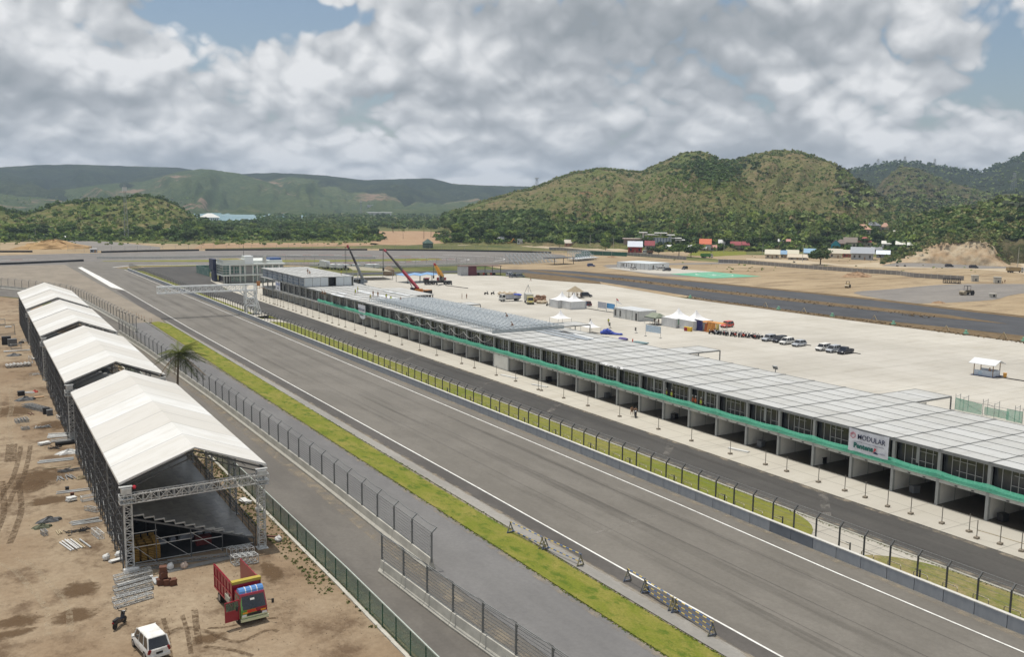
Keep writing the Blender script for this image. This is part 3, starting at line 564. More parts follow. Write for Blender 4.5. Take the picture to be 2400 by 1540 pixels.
# ================= pit wall =================
PW = 2.73; y0w = 37.9-PW*7; pw = empty('pit_wall', (68.6, 0, 0), 0, 'long blue grey concrete wall of butted panels between race track and pit lane', 'wall')
ny = int((452-y0w)/PW); pan = M().box(0, .03, 0, .28, PW-.03, 1.12).build('wall_panel', m_wall, pw, (0, y0w, .05))
cap = M().box(-.02, .0, 1.12, .34, PW, 1.2).build('wall_cap', m_cap, pan)
xw = lambda y: .12 - max(0, y-300)*.010
rest = M(); restc = M()
for k in range(ny):
    y = y0w+k*PW
    if k == 0: continue
    if k < 100:
        o = dup(pan, (xw(y), y, .05), 0, parent=pw)
        if 55 < y < 60.5: o.data = pan.data.copy(); o.data.materials[0] = m_wall_dark; o['label'] = 'darker grey gate panel'
    else: rest.box(xw(y), y+.03, .05, xw(y)+.28, y+PW-.03, 1.17); restc.box(xw(y)-.02, y, 1.17, xw(y)+.34, y+PW, 1.25)
o = rest.build('far_wall_panel', m_wall, pw); o['kind'] = 'stuff'; o = restc.build('far_wall_cap', m_cap, pw); o['kind'] = 'stuff'
pf = empty('pit_fence', (69.25, 0, 0), 0, 'black post wire fence standing along the top of the pit wall', 'fence'); post = M().bar((0, 0, .3), (0, 0, 3.0), .12, .12).bar((0, 0, 3.0), (.45, 0, 3.45), .12, .12); cab = M(); net = M(); rest = M()
p0 = post.build('post', m_steel_d, pf, (0, y0w, 0))
for k in range(1, ny):
    y = y0w+k*PW+.15; q = xw(y)-.12
    if k < 100: dup(p0, (q, y, 0), 0, parent=pf)
    else: rest.bar((q, y, .3), (q, y, 3.0), .12).bar((q, y, 3), (q+.45, y, 3.45), .12)
    y2 = y+PW; q2 = xw(y2)-.12
    for dx, h in ((.46, 3.47), (.25, 3.2), (0, 2.95), (0, 2.4), (0, 1.8)): cab.bar((q+dx, y, h), (q2+dx, y2, h), .05 if h > 3 else .02)
    net.add([(q, y, 1.2), (q2, y2, 1.2), (q2, y2, 3), (q, y, 3)], [(0, 1, 2, 3)])
o = rest.build('far_post', m_steel_d, pf); o['kind'] = 'stuff'; cab.build('cable', mk('cable_grey', (.28, .28, .27), .5, .4), pf); net.build('wire_mesh', m_mesh2, pf)
# pipe hoops and stub posts behind the wall
hoop = M().bar((0, 0, 0), (0, 0, .75), .06).bar((0, 0, .75), (.1, .1, .85), .06).bar((.1, .1, .85), (.1, 1.3, .85), .06).bar((.1, 1.3, .85), (.1, 1.4, .75), .06).bar((.1, 1.4, .75), (.1, 1.4, 0), .06).build('pipe_hoop', mk('pipe_beige', (.50, .44, .33), .5))
tag(hoop, 'bent beige pipe hoop standing in the dry grass behind the pit wall', 'pipe hoop', 'pipe hoops behind the pit wall'); hoop.location = (70.6, 27, .1)
for k in range(52):
    y = 29.7+k*2.73
    if 56 < y < 61: continue
    dup(hoop, (70.6+random.uniform(-.1, .2), y, .1), 0)
stub = tag(M().bar((0, 0, 0), (0, 0, 1.5), .10).bar((0, 0, 1.4), (0, .5, 1.4), .06).build('stub_post', m_steel_d, None, (69.9, 46.4, .1)), 'short black stub post standing just behind the pit wall', 'post', 'short stub posts behind the pit wall')
for k in range(1, 24): dup(stub, (69.9, 46.4+k*8.2-.9, .1), 0)
# ================= poles on the apron =================
pole = M().cyl((0, 0, .18), (0, 0, 1.9), .045, 6).box(-.26, -.2, 0, .26, .2, .2, 1)
pole = pole.build('pole', [mk('pole_steel', (.22, .20, .17), .6), mk('pole_base', (.27, .23, .18), .9)]); first = True
for ly in [(87, 174), (87, 162.7), (86.9, 157.1), (86.8, 148.3), (87, 141.6), (86.5, 133.1), (86.6, 132.3), (86.5, 125.2), (86.6, 118.4), (86.5, 109.9), (86.5, 100.7), (86.2, 93.3), (86.1, 85.7), (86.4, 79.8), (86.5, 76.4), (86.4, 71.4), (86.4, 67.6), (86.4, 64.8), (85.9, 61.5), (86, 58.7), (86.2, 55.2), (86.4, 52.3), (85.3, 50.8), (85.8, 48.7), (85.8, 46.6), (85.8, 44), (85.9, 301.9), (85.7, 298), (85.4, 294.1), (85.2, 289.4), (85.5, 286.6), (85.5, 284.8), (85.5, 282.2), (85.4, 278.8), (85.7, 276.7), (85.5, 271.4), (85.6, 267.2), (85.5, 264), (85.7, 259.7), (85.8, 254.6), (85.6, 249.3), (86, 245.2), (86.1, 239), (85.9, 234.6), (86, 229.9), (86.1, 225.4), (86.2, 219), (86.3, 212), (86.4, 206), (86.5, 198), (86.6, 191), (86.8, 182)]:
    if first: pole.location = (*ly, .12); tag(pole, 'thin pole in a small square base standing in the row along the pit apron', 'pole', 'row of poles along the pit apron'); first = False
    else: dup(pole, (*ly, .12), random.uniform(-.3, .3))
rp = M(); pts = [(85.3, 50.8, 1.0), (85.8, 48.7, .9), (85.8, 46.6, .95), (85.8, 44, 1.0), (85.8, 41.5, 1.0)]
for a, b_ in zip(pts[:-1], pts[1:]): rp.bar(a, b_, .05)
tag(rp.build('rope', mk('rope_tan', (.45, .36, .22), .9)), 'tan rope strung between the nearest apron poles', 'rope')
# ================= white gantry =================
m_gw = mk('gantry_white', (.82, .83, .82), .4, .1, var=.05)
gt = empty('start_gantry', (70.9, 264.2, 0), 0, 'white lattice start gantry reaching over the race track', 'gantry')
b = M(); zt, zb = 8.7, 7.0
for yy in (-1.0, 1.0):
    for zz, w in ((zt, .34), (zb, .28)): b.bar((-24.1, yy, zz), (2.6, yy, zz), w)
    for k in range(13):
        xa = -24+k*1.9; b.bar((xa, yy, zb), (xa, yy, zt), .15)
        b.bar((xa, yy, zb), (xa+1.9, yy, zt), .15)
for k in range(14): b.bar((-24+k*1.9, -1, zt), (-24+k*1.9, 1, zt), .15); b.bar((-24+k*1.9, -1, zb), (-24+k*1.9, 1, zb), .15)
for k in range(13): b.bar((-24+k*1.9, -1, zt+.02), (-22.1+k*1.9, 1, zt+.02), .1)
b.build('beam', m_gw, gt)
for sx in (-.2, 2.7):
    for yy in (-1, 1): M().bar((sx, yy, 0), (sx, yy, 8.8), .34).build('leg', m_gw, gt)
b = M()
for z0, z1 in ((.6, 2.6), (2.6, 4.8), (4.8, 7.0)):
    for yy in (-1, 1): b.bar((-.2, yy, z0), (2.7, yy, z1), .14).bar((2.7, yy, z0), (-.2, yy, z1), .14).bar((-.2, yy, z1-.1), (2.7, yy, z1-.1), .26)
    for xx in (-.2, 2.7): b.bar((xx, -1, z0), (xx, 1, z1), .14).bar((xx, 1, z0), (xx, -1, z1), .14)
    b.box(-.3, -1.05, z1-.16, 2.8, 1.05, z1-.02)
b.build('bracing', m_gw, gt); M().bar((2.8, -1, 4.6), (4.1, -1, 0), .3).bar((2.8, 1, 4.6), (4.1, 1, 0), .3).bar((-.2, -1, 5.2), (-2.2, -1, 7.0), .3).build('strut', m_gw, gt)
b = M()
for sx in (-.2, 2.7, 4.1): b.box(sx-.5, -1.5, 0, sx+.5, 1.5, .25)
b.build('footing', m_cap, gt)
M().box(2.9, -1.1, 8.2, 3.9, -.9, 9.6).bar((3, -1, 7.6), (5.2, -1, 7.6), .1).build('sign_board', mk('board_orange', (.55, .24, .09), .7), gt)
# ================= grandstands =================
m_ten, t = new_mat('tent_pvc'); X = t.xyz(); v = t.n('ShaderNodeTexWhiteNoise'); v.noise_dimensions = '1D'
t.l(t.math('FLOOR', t.math('DIVIDE', X[1], 5.45)), v.inputs['W']); k = t.mix(v.outputs[0], (.80, .80, .78), (.66, .635, .585))
k = t.mix(t.math('MULTIPLY', t.rng(t.noise(.5, 5, .7, (.4, 1.5, 1)), .4, .7), .42), k, (.56, .53, .46)); k = t.mix(t.rng(t.noise(1.6, 6, .8, (.25, 1.2, 1), off=12), .6, .75, 0, .35), k, (.42, .40, .35))
fr = t.math('FRACT', t.math('DIVIDE', X[1], 5.45)); sm = t.math('LESS_THAN', fr, .026); k = t.mix(t.math('MULTIPLY', sm, .7), k, (.32, .32, .32)); t.col(k); t.b.inputs['Roughness'].default_value = .55; t.bump(t.noise(.9, 4, .6, (.5, 1.6, 1)), .6, .12)
tl_ = t.n('ShaderNodeBsdfTranslucent'); t.l(k, tl_.inputs[0]); ms_ = t.n('ShaderNodeMixShader'); ms_.inputs[0].default_value = .14; t.l(t.b.outputs[0], ms_.inputs[1]); t.l(tl_.outputs[0], ms_.inputs[2]); t.l(ms_.outputs[0], t.o.inputs[0])
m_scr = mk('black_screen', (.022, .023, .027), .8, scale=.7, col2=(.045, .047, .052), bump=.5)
m_deck, t = new_mat('deck_panels'); X = t.xyz(); v = t.n('ShaderNodeTexWhiteNoise'); v.noise_dimensions = '2D'; cb = t.n('ShaderNodeCombineXYZ')
t.l(t.math('FLOOR', t.math('DIVIDE', X[0], .87)), cb.inputs[0]); t.l(t.math('FLOOR', t.math('DIVIDE', X[1], 2.4)), cb.inputs[1]); t.l(cb.outputs[0], v.inputs['Vector'])
k = t.mix(v.outputs[0], (.22, .215, .20), (.15, .15, .152)); q = t.math('ABSOLUTE', t.math('SUBTRACT', t.math('FRACT', t.math('DIVIDE', X[1], 2.4)), .5)); k = t.mix(t.math('GREATER_THAN', q, .485), k, (.012, .012, .012))
k = t.mix(t.rng(t.noise(.8, 5, .7), .4, .7, 0, .5), k, (.045, .045, .045)); t.col(k); t.b.inputs['Roughness'].default_value = .3
m_edge2 = mk('deck_edge', (.42, .43, .42), .5, .3)
m_scaf = mk('scaffold_steel', (.12, .125, .13), .5, .3, scale=3)
def grandstand(xl, y0, L, label, gap=None, full=True, deck=True, far=False):
    root = empty('grandstand', (xl, y0, 0), -.0125, label, 'grandstand', 'covered grandstands in a row on the left'); Wd = 12.85; zE, zR = 8.0, 10.4; xr = Wd/2
    secs = [(0, L)] if gap is None else [(0, gap-.3), (gap+.3, L)]
    for (a, b_) in secs:
        b = M(); n = 12
        b.loft([[(0, y, zE), (xr, y, zR), (Wd, y, zE), (Wd+.02, y, zE-.22), (xr, y, zR-.12), (-.02, y, zE-.22)] for y in (a, b_)])
        b.build('roof_canopy', m_ten, root)
    b = M(); nb = int(round(L/5.45))
    for k in range(nb+1):
        y = .15+(L-.3)*k/nb
        b.bar((.1, y, zE-.42), (xr, y, zR-.35), .14).bar((xr, y, zR-.35), (Wd-.1, y, zE-.42), .14)
        b.bar((.1, y, zE-.9), (xr, y, zR-.85), .1).bar((xr, y, zR-.85), (Wd-.1, y, zE-.9), .1)
        for i in range(8):
            f = (i+.5)/8; xa = Wd*f; za = zE-.42+(zR-.35-zE+.42)*(1-abs(f-.5)*2); b.bar((xa, y, za), (xa+.5, y, za-.48), .05)
    b.bar((.15, 0, zE-.45), (.15, L, zE-.45), .14).bar((Wd-.15, 0, zE-.45), (Wd-.15, L, zE-.45), .14)
    b.build('roof_frame', m_steel_d if not far else m_steel, root)
    # rear scaffold and black screen
    s = M(); s.box(.45, .6, .35, .5, L-.3, 7.3); s.build('rear_screen', m_scr, root)
    nbay = int(round(L/5.45)); zs = (.3, 1.8, 3.3, 4.8, 6.3, 7.4)
    for k in range(nbay):
        s = M(); ya = .3+(L-.6)*k/nbay; yb = .3+(L-.6)*(k+1)/nbay
        for i in range(3):
            y = ya+(yb-ya)*i/3; w = .07 if i else .10
            s.bar((.05, y, 0), (.28, y, 7.5), w*.9)
        for z in zs: s.bar((.16, ya, z), (.16, yb, z), .05)
        s.bar((.1, ya, .3), (.2, yb, 3.3), .045).bar((.1, yb, 3.3), (.2, ya, 6.3), .045)
        for z in (.9, 1.5, 2.1, 2.7, 3.3, 3.9, 4.5, 5.1, 5.7, 6.3, 6.9): s.bar((-.25, ya, z), (.3, ya, z), .07)
        s.build('scaffold_bay', m_scaf, root)
    # towers
    for k, y in enumerate(np.arange(-.4, L, 10.9)):
        for x in (.55, Wd-.7):
            t_ = M().truss((x, y, 0), (x, y, 7.6), .62, 15, .07)
            t_.box(x-.5, y-.5, 0, x+.5, y+.5, .08)
            t_.build('lattice_tower', m_steel_l if k == 0 else m_steel, root)
    b = M().truss((-.1, -.4, 6.6), (Wd-.0, -.4, 6.85), .75, 20, .08)
    for x in (.45, Wd-.6): b.cbox((x, -.4, 7.35), (.75, .75, .5)).cbox((x, -.4, 7.7), (1.1, .4, .08)).cbox((x, -.4, 6.7), (1.15, 1.1, .06)).cbox((x, -.4, 6.3), (1.15, 1.1, .06))
    b.build('front_truss', m_steel_l, root)
    if not deck: return root
    n = 12; x0, x1 = 1.1, 11.5; z0, z1 = 4.75, 1.15; dk = M(); ed = M()
    for k in range(n):
        xa = x0+(x1-x0)*k/n; xb = x0+(x1-x0)*(k+1)/n; z = z0+(z1-z0)*k/(n-1)
        dk.box(xa, .5, z-.09, xb+.02, L-.5, z)
        ed.box(xa, .38, z-.10, xb, .5, z+.03); ed.bar((xb, .45, z-.33), (xb, .45, z), .06)
    dk.build('seating_deck', m_deck, root); ed.build('deck_edge', m_edge2, root)
    gsx = M()                                # dark base board under the deck, and the side panels
    gsx.bar((x0-.2, .42, z0-.25), (x1+.2, .42, z1-.35), .1, .16); gsx.build('stringer', m_scaf, root)
    for xa in (2.9, 5.9, 8.7, 11.6):
        zt = z0+(z1-z0)*(xa-x0)/(x1-x0)-.35; M().bar((xa, .42, 0), (xa, .42, zt), .08).build('deck_post', m_scaf, root)
    b = M()
    for xa, xb, z in ((.9, 3, 3.1), (.9, 6, 1.8), (6, 8.7, 1.5), (1, 11.6, .35), (2.9, 8.8, 2.3)): b.bar((xa, .42, z), (xb, .42, z), .05)
    for xa, xb, za, zb_ in ((2.9, 5.9, 2.6, .1), (5.9, 8.7, 2.4, .1), (1, 2.9, 2, .1)): b.bar((xa, .42, za), (xb, .42, zb_), .035)
    b.build('deck_rail', m_steel_l, root)
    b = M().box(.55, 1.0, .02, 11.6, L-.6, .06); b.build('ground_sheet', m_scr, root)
    b = M()
    for y in np.arange(6, L-2, 6):
        for xa in (2.9, 5.9, 8.7, 11.6): b.bar((xa, y, .05), (xa, y, z0+(z1-z0)*(xa-x0)/(x1-x0)-.2), .08)
    b.build('rear_deck_post', m_steel_d, root)
    rl = M()
    for y in np.arange(.5, L, 2.4): rl.bar((11.8, y, .1), (11.8, y, 2.1), .05)
    for z in (1.2, 1.65, 2.1): rl.bar((11.8, .5, z), (11.8, L-.5, z), .05)
    rl.build('front_rail', m_steel_d, root)
    return root
grandstand(11.05, 83.6, 43.6, 'nearest covered grandstand with open black deck and lattice front truss')
grandstand(11.6, 134.3, 41.2, 'second grandstand from the camera, its white canopy behind the nearest one')
grandstand(12.2, 182.6, 40.6, 'third grandstand from the camera with a dark slit across its white canopy', gap=21.6)
grandstand(12.8, 229, 41.5, 'farthest grandstand at the left frame side, slit canopy over bare scaffold', gap=19.6, deck=False, far=True)
# stacked seats stored under the nearest stand
m_seat = mk('seat_ochre', (.42, .25, .06), .7, scale=2)
b = M()
for i in range(7): b.box(-.24, -.24, .1+i*.16, .24, .24, .16+i*.16).box(-.24, .18, .16+i*.16, .24, .24, .42+i*.16)
s0 = tag(b.build('seat_stack', m_seat, None, (12.4, 85, .07)), 'ochre seat stack in the shade under the nearest grandstand deck', 'seat stack', 'ochre seat stacks under the nearest grandstand')
for i in range(4):
    for j in range(5):
        if i+j: dup(s0, (12.4+.62*i+random.uniform(-.05, .05), 85+.75*j, .07), random.uniform(-.2, .2))
for i, (x, w) in enumerate(((15.2, .7), (16.2, .5), (17.5, 1.3), (18.8, .45), (19.6, .6))):
    tag(M().box(-w/2, -.3, 0, w/2, .3, .35).cbox((0, 0, .38), (w*.8, .4, .08)).build('carton', mk('carton_pale', (.40, .42, .48), .8), None, (x, 88.5+i*.2, .1), .1), ['small pale carton, leftmost of five under the nearest deck', 'pale square carton, second from left under the nearest deck', 'long pale carton in the middle under the nearest deck', 'narrow pale carton, fourth from left under the nearest deck', 'pale carton, rightmost of five under the nearest deck'][i], 'carton')
tag(M().box(-.7, -.4, 0, .7, .4, .8).bar((-.7, -.42, .8), (.7, -.42, .8), .08).box(-.6, -.5, .2, -.1, -.4, .6).build('generator', mk('generator_red', (.14, .02, .02), .7), None, (18.6, 86.6, .1)), 'dark red generator standing under the nearest grandstand deck', 'generator')
# red lamps on the front truss
for x, lb in ((12.2, 'left'), (23.1, 'right')):
    tag(M().cyl((0, 0, 0), (0, 0, .18), .12, 8, mi=1).ball((0, 0, .32), .18, 8, 6).build('warning_lamp', [mk('lamp_red', (.55, .02, .04), .4), m_black], None, (x, 83.2, 7.25)), 'red warning lamp at the %s end of the nearest front truss' % lb, 'lamp')
# ================= blue and yellow trestle barriers =================
m_by, t = new_mat('stripe_blue_yellow'); X = t.xyz(); f = t.math('GREATER_THAN', t.math('FRACT', t.math('MULTIPLY', X[1], 1.15)), .5)
t.col(t.mix(f, (.58, .45, .14), (.06, .13, .30))); t.b.inputs['Roughness'].default_value = .5
def trestle_barrier(p, q, rails, label):
    p, q = Vector((*p, .13)), Vector((*q, .13)); d = q-p; L = d.length
    root = empty('trestle_barrier', p, math.atan2(-d.x, d.y), label, 'road barrier', 'striped trestle barriers beside the race track')
    for z in rails: M().cyl((0, 0, z), (0, L, z), .045, 6).build('rail', m_by, root)
    for y in (.1, L-.1): M().bar((-.42, y, 0), (.08, y, 1.15), .08).bar((.42, y, 0), (-.08, y, 1.15), .08).bar((-.42, y, .08), (.42, y, .08), .08).bar((-.25, y, .45), (.25, y, .45), .07).build('trestle', mk('trestle_blue', (.06, .10, .20), .6, col2=(.3, .25, .08)), root)
trestle_barrier((45.6, 74.9), (46.1, 69.7), (1.1, .35), 'striped barrier with one trestle on the grass, farthest of the row')
trestle_barrier((46.2, 69.5), (46.8, 64.4), (1.1, .35), 'striped barrier crossing onto the pale track edge, second farthest of the row')
trestle_barrier((48.4, 59.8), (48.3, 57.2), (1.1,), 'short single railed striped barrier on the dark band')
trestle_barrier((48.2, 57.1), (47.9, 53.2), (1.1, .7, .3), 'three railed striped barrier with a pale front brace')
trestle_barrier((47.9, 53.0), (47.6, 48.3), (1.1, .7, .3), 'three railed striped barrier nearest the camera')
# ================= tyre walls at the far bends =================
def tyre_wall(pts, label):
    P_ = smooth_pts(pts, 4); b = M()
    for a, c in zip(P_[:-1], P_[1:]): b.bar((a[0], a[1], .55), (c[0], c[1], .55), 1.1, 1.1)
    tag(b.build('tyre_wall', m_black), label, 'tyre wall')
tyre_wall([(76, 605), (105, 611), (135, 612.5)], 'left part of the low black tyre wall beyond the far bend')
tyre_wall([(139, 613), (185, 605), (241, 588)], 'long middle part of the black tyre wall beyond the far bend')
tyre_wall([(248, 584), (285, 566), (331, 533), (345, 518)], 'right part of the black tyre wall beyond the far bend')
tyre_wall([(-70, 505), (-20, 508), (18.5, 509), (40, 517), (57, 524.5)], 'black tyre wall on the left before the painted wedge')
tyre_wall([(-20, 628), (18, 626), (40, 622)], 'short black tyre wall at the far left edge')
def low_wall(pts, h, w, label, m=m_cap, name='low_wall', cat='wall'):
    P_ = smooth_pts(pts, 3); b = M()
    for a, c in zip(P_[:-1], P_[1:]): b.bar((a[0], a[1], h/2+.05), (c[0], c[1], h/2+.05), w, h)
    return tag(b.build(name, m), label, cat)
low_wall([(66, 545), (92, 538), (120, 536), (148, 534.5), (180, 519), (209, 497.5)], 1.3, .6, 'long white concrete wall across the far infield')
low_wall([(118, 474), (145, 462), (175, 429.5), (240, 428), (265, 434), (290, 448)], 1.2, .5, 'white concrete wall below the fence of the far bend')
def line_fence(pts, h, sp, label, m=m_steel, base=.1, mesh_=True, rails=(1.,), pw_=.12):
    P_ = smooth_pts(pts, 3); root = empty('wire_fence', (P_[0][0], P_[0][1], 0), 0, label, 'fence'); o = Vector((P_[0][0], P_[0][1], 0))
    b = M(); nt_ = M(); rl = M(); acc = 0; nxt = 0; cnt = 0
    for a, c in zip(P_[:-1], P_[1:]):
        A, C_ = Vector((*a, 0))-o, Vector((*c, 0))-o; l = (C_-A).length
        while nxt <= acc+l:
            p = A.lerp(C_, (nxt-acc)/l); nxt += sp; cnt += 1
            if cnt <= 100: M().bar(p+Vector((0, 0, base)), p+Vector((0, 0, h)), pw_).build('post', m, root)
            else: b.bar(p+Vector((0, 0, base)), p+Vector((0, 0, h)), pw_)
        acc += l; nt_.add([A+Vector((0, 0, base)), C_+Vector((0, 0, base)), C_+Vector((0, 0, h)), A+Vector((0, 0, h))], [(0, 1, 2, 3)])
        for r in rails: rl.bar(A+Vector((0, 0, h*r)), C_+Vector((0, 0, h*r)), .06)
    if b.v: o_ = b.build('far_post', m, root); o_['kind'] = 'stuff'
    if mesh_: nt_.build('wire_mesh', m_mesh, root)
    rl.build('rail', m, root)
line_fence([(60, 630), (76, 612), (135, 620), (241, 596), (286, 573), (332, 540), (350, 512), (358, 494), (362, 470)], 3.6, 8, 'wire fence curving round the outside of the far bend')
line_fence([(145, 463.5), (175, 431), (240, 429.5), (265, 435.5), (290, 449.5)], 4.4, 6, 'tall wire fence standing on the white wall of the far bend', base=1.3)
tag(M().bar((355, 497, 1.3), (372, 470, 1.3), .1, 2.6).bar((330, 468, 1.3), (350, 480, 1.3), .1, 2.6).build('green_screen', mk('screen_green', (.03, .13, .09), .8)), 'dark green screen panels beside the bare steel stand frames', 'screen')
# ================= pit building =================
m_panel = mk('white_panel', (.74, .73, .68), .7, var=.12, scale=.6)
m_pillar = mk('pillar_grey', (.34, .35, .34), .7, scale=.8)
m_slab = mk('slab_edge', (.50, .50, .47), .7)
m_glass = mk('dark_glass', (.022, .024, .028), .12, scale=.4, col2=(.05, .053, .058), spec=.8)
m_mull = mk('mullion', (.50, .50, .48), .6)
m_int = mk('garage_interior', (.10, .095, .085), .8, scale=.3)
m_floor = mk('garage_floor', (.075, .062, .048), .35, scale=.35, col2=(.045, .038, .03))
m_roofp, t = new_mat('roof_panels'); X = t.xyz(); v = t.n('ShaderNodeTexWhiteNoise'); v.noise_dimensions = '2D'; cb = t.n('ShaderNodeCombineXYZ')
t.l(t.math('FLOOR', t.math('DIVIDE', X[0], 2.87)), cb.inputs[0]); t.l(t.math('FLOOR', t.math('DIVIDE', X[1], 5.75)), cb.inputs[1]); t.l(cb.outputs[0], v.inputs['Vector'])
k = t.mix(v.outputs[0], (.48, .485, .475), (.415, .415, .395)); k = t.mix(t.math('MULTIPLY', t.rng(t.noise(.35, 6, .75, (.5, 1.4, 1)), .48, .7), .45), k, (.27, .26, .23))
k = t.mix(t.rng(t.noise(2.2, 5, .8, (.4, 1, 1), off=60), .62, .72, 0, .6), k, (.16, .155, .14)); t.col(k); t.b.inputs['Roughness'].default_value = .55
m_seam = mk('roof_seam', (.25, .255, .25), .6)
m_green_net = mk('safety_net', (.05, .36, .22), .8, alpha=.6, scale=5, col2=(.13, .50, .34))
PB = 5.75; XB = 91.35; XR = 111.2; Y0 = 70.8-PB*10; NB = 53   # bay k spans Y0+k*PB .. ; far end Y0+NB*PB = 318
YE = Y0+NB*PB; ZF = 3.05; ZR = 6.25
pb = empty('pit_building', (XB, Y0, .12), 0, 'long two storey pit garage building with grey panel roof, still under construction', 'building')
D = XR-XB; LB = YE-Y0
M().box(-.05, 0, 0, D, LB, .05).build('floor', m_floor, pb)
M().box(0, 0, ZF-.30, D, LB, ZF).build('upper_floor', m_slab, pb)
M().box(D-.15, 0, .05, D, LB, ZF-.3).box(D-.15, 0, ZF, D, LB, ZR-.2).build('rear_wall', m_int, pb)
xs = [0, 2.35, 5.2, 8.05, 10.9, 13.75, 16.6, 19.6]
rf = M().box(-.12, 0, ZR-.2, D+.1, LB, ZR)
for x in xs: rf.box(x-.035, 0, ZR, x+.035, LB, ZR+.05, 1)
for k in range(NB+1):
    y = k*PB; rf.box(-.12, y-.06, ZR+.0, D+.1, y+.06, ZR+.07, 1)
    for x in xs: rf.box(x-.16, y-.16, ZR, x+.16, y+.16, ZR+.1, 1)
rf.box(-.16, 0, ZR-.28, -.12, LB, ZR+.06, 1)
rf.build('roof', [m_roofp, m_seam], pb)
pil = M().box(-.14, -.17, 0, .22, .17, ZR-.2).build('pillar', m_pillar, pb)
par = M().box(.25, -.06, .05, D*.55, .06, ZF-.3).box(.25, -.085, .05, 3.0, .085, .12)
for x in (3.1, 6.1, 9): par.box(x, -.09, .05, x+.09, .09, ZF-.3, 1)
par = par.build('partition_wall', [m_panel, m_pillar], pb)
lin = M().box(-.12, .17, ZF-.42, .12, PB-.17, ZF+.0).box(-.16, 1.5, ZF-.36, -.12, 1.8, ZF-.24, 1).box(-.16, 3.4, ZF-.36, -.12, 3.7, ZF-.24, 1).build('lintel', [m_slab, m_black], pb)
def bay_glass(var):
    b = M().box(.55, .17, ZF, .6, PB-.17, ZR-.22)
    rr = random.Random(var)
    for i in range(1, 6):
        y = .17+(PB-.34)*(i/6)+rr.uniform(-.12, .12); b.box(.48, y-.025, ZF, .54, y+.025, ZR-.25, 1)
    for z in (ZF+1.2, ZF+2.3): 
        y0_ = rr.uniform(.2, 2.2); b.box(.48, y0_, z, .54, y0_+rr.uniform(1.5, 3.2), z+.04, 1)
    if var % 3 == 0: b.box(.45, 2.8, ZF+.9, .5, 3.2, ZR-.4, 2)
    b.box(.05, .17, ZF, .5, PB-.17, ZF+.04, 2)
    return b
gl = [bay_glass(i).build('window_bay', [m_glass, m_mull, m_pillar], pb) for i in range(5)]
first = {0: True, 1: True, 2: True}; used = set()
for k in range(NB+1):
    y = k*PB
    if k: dup(pil, (0, y, 0), 0, parent=pb); dup(par, (0, y, 0), 0, parent=pb)
    if 0 < k < NB: dup(lin, (0, y, 0), 0, parent=pb)
    if k < NB and Y0+y < 296:
        i = random.randrange(5)
        if i not in used: gl[i].location = (0, y, 0); used.add(i)
        else: dup(gl[i], (0, y, 0), 0, parent=pb)
M().box(-.1, .2, .05, .0, PB-.2, ZF-.4).build('closed_shutter', m_panel, pb, (0, (156.1-Y0)//PB*PB, 0))
M().box(-.06, .2, ZF, .3, PB-.2, ZF+.02).bar((-.05, LB-.1, ZF), (-.05, LB-.1, ZR), .1).build('end_frame', m_pillar, pb)
# rear canopies
for yc, n, dp in ((77.0, 1, 8.3), (121.3, 1, 8.2), (161, 1, 8), (209.5, 1, 6.0)):
    y = round((yc-Y0)/PB)*PB; c = M()
    c.box(D, y, ZR-.14, D+dp, y+PB, ZR+.0).box(D+dp-.1, y-.02, ZR-.2, D+dp+.02, y+PB+.02, ZR+.04, 1).box(D, y-.05, ZR-.2, D+dp, y+.05, ZR+.04, 1).box(D, y+PB-.05, ZR-.2, D+dp, y+PB+.05, ZR+.04, 1).box(D+dp/2, y, ZR, D+dp/2+.08, y+PB, ZR+.04, 1)
    for q in (y+.05, y+PB-.05): c.bar((D+dp, q, 0), (D+dp, q, ZR-.1), .16, mi=1)
    c.box(D+.3, y+.3, 0, D+.4, y+PB-.3, ZR-.3, 2).box(D+.4, y+.2, 0, D+3, y+.3, ZR-.4, 2)
    c.box(D, y, ZF, D+dp, y+.08, ZF+.1, 1)
    c.build('rear_canopy', [m_roofp, m_seam, m_panel], pb)
# third storey at the far end
us = M(); ya, yb = 273.5-Y0, LB; dz = 9.25
us.box(-.3, ya-.1, dz-.2, 16.2, yb+.6, dz, 1)
for x in (2.3, 4.6, 6.9, 9.2, 11.5, 13.8): us.box(x-.04, ya, dz, x+.04, yb, dz+.05, 2)
for k in range(9): us.box(-.3, ya+k*PB-.05, dz, 16.2, ya+k*PB+.05, dz+.05, 2)
us.build('upper_roof', [m_panel, m_roofp, m_seam], pb)
m_pw = mk('upper_panel', (.56, .60, .62), .6, var=.08)
for i in range(6):
    if i == 3: continue
    M().box(i*2.55+.12, ya, ZR+.1, (i+1)*2.55, ya+.12, dz-.2).build('end_panel', m_pw, pb)
b = M()
for i in range(7): b.box(i*2.55-.02, ya-.03, ZR, i*2.55+.12, ya+.16, dz-.2)
b.box(7.7, ya+1.5, ZR+.1, 10.2, ya+1.6, dz-.2, 1)
b.build('end_frame', [m_pillar, m_black], pb)
m_bg = mk('blue_glass', (.10, .15, .24), .12, scale=2.5, col2=(.30, .36, .46), spec=.9)
n3 = int((yb-ya)/PB)
for k in range(n3+1):
    y = ya+k*(yb-ya)/(n3+1); w_ = (yb-ya)/(n3+1); b = M().box(.1, y+.1, ZR+.2, .16, y+w_-.1, dz-.25)
    for i in range(5): b.box(.0, y+w_*i/4-.05, ZR+.1, .1, y+w_*i/4+.05, dz-.2, 1)
    for z in (ZR+.1, ZR+1.1, ZR+2.0, dz-.4): b.box(.0, y, z, .1, y+w_, z+.08, 1)
    b.build('upper_window', [m_bg, m_steel_l], pb)
b = M().box(16, ya, ZR, 16.1, yb, dz-.2); b.build('upper_rear_wall', m_panel, pb)
b = M()
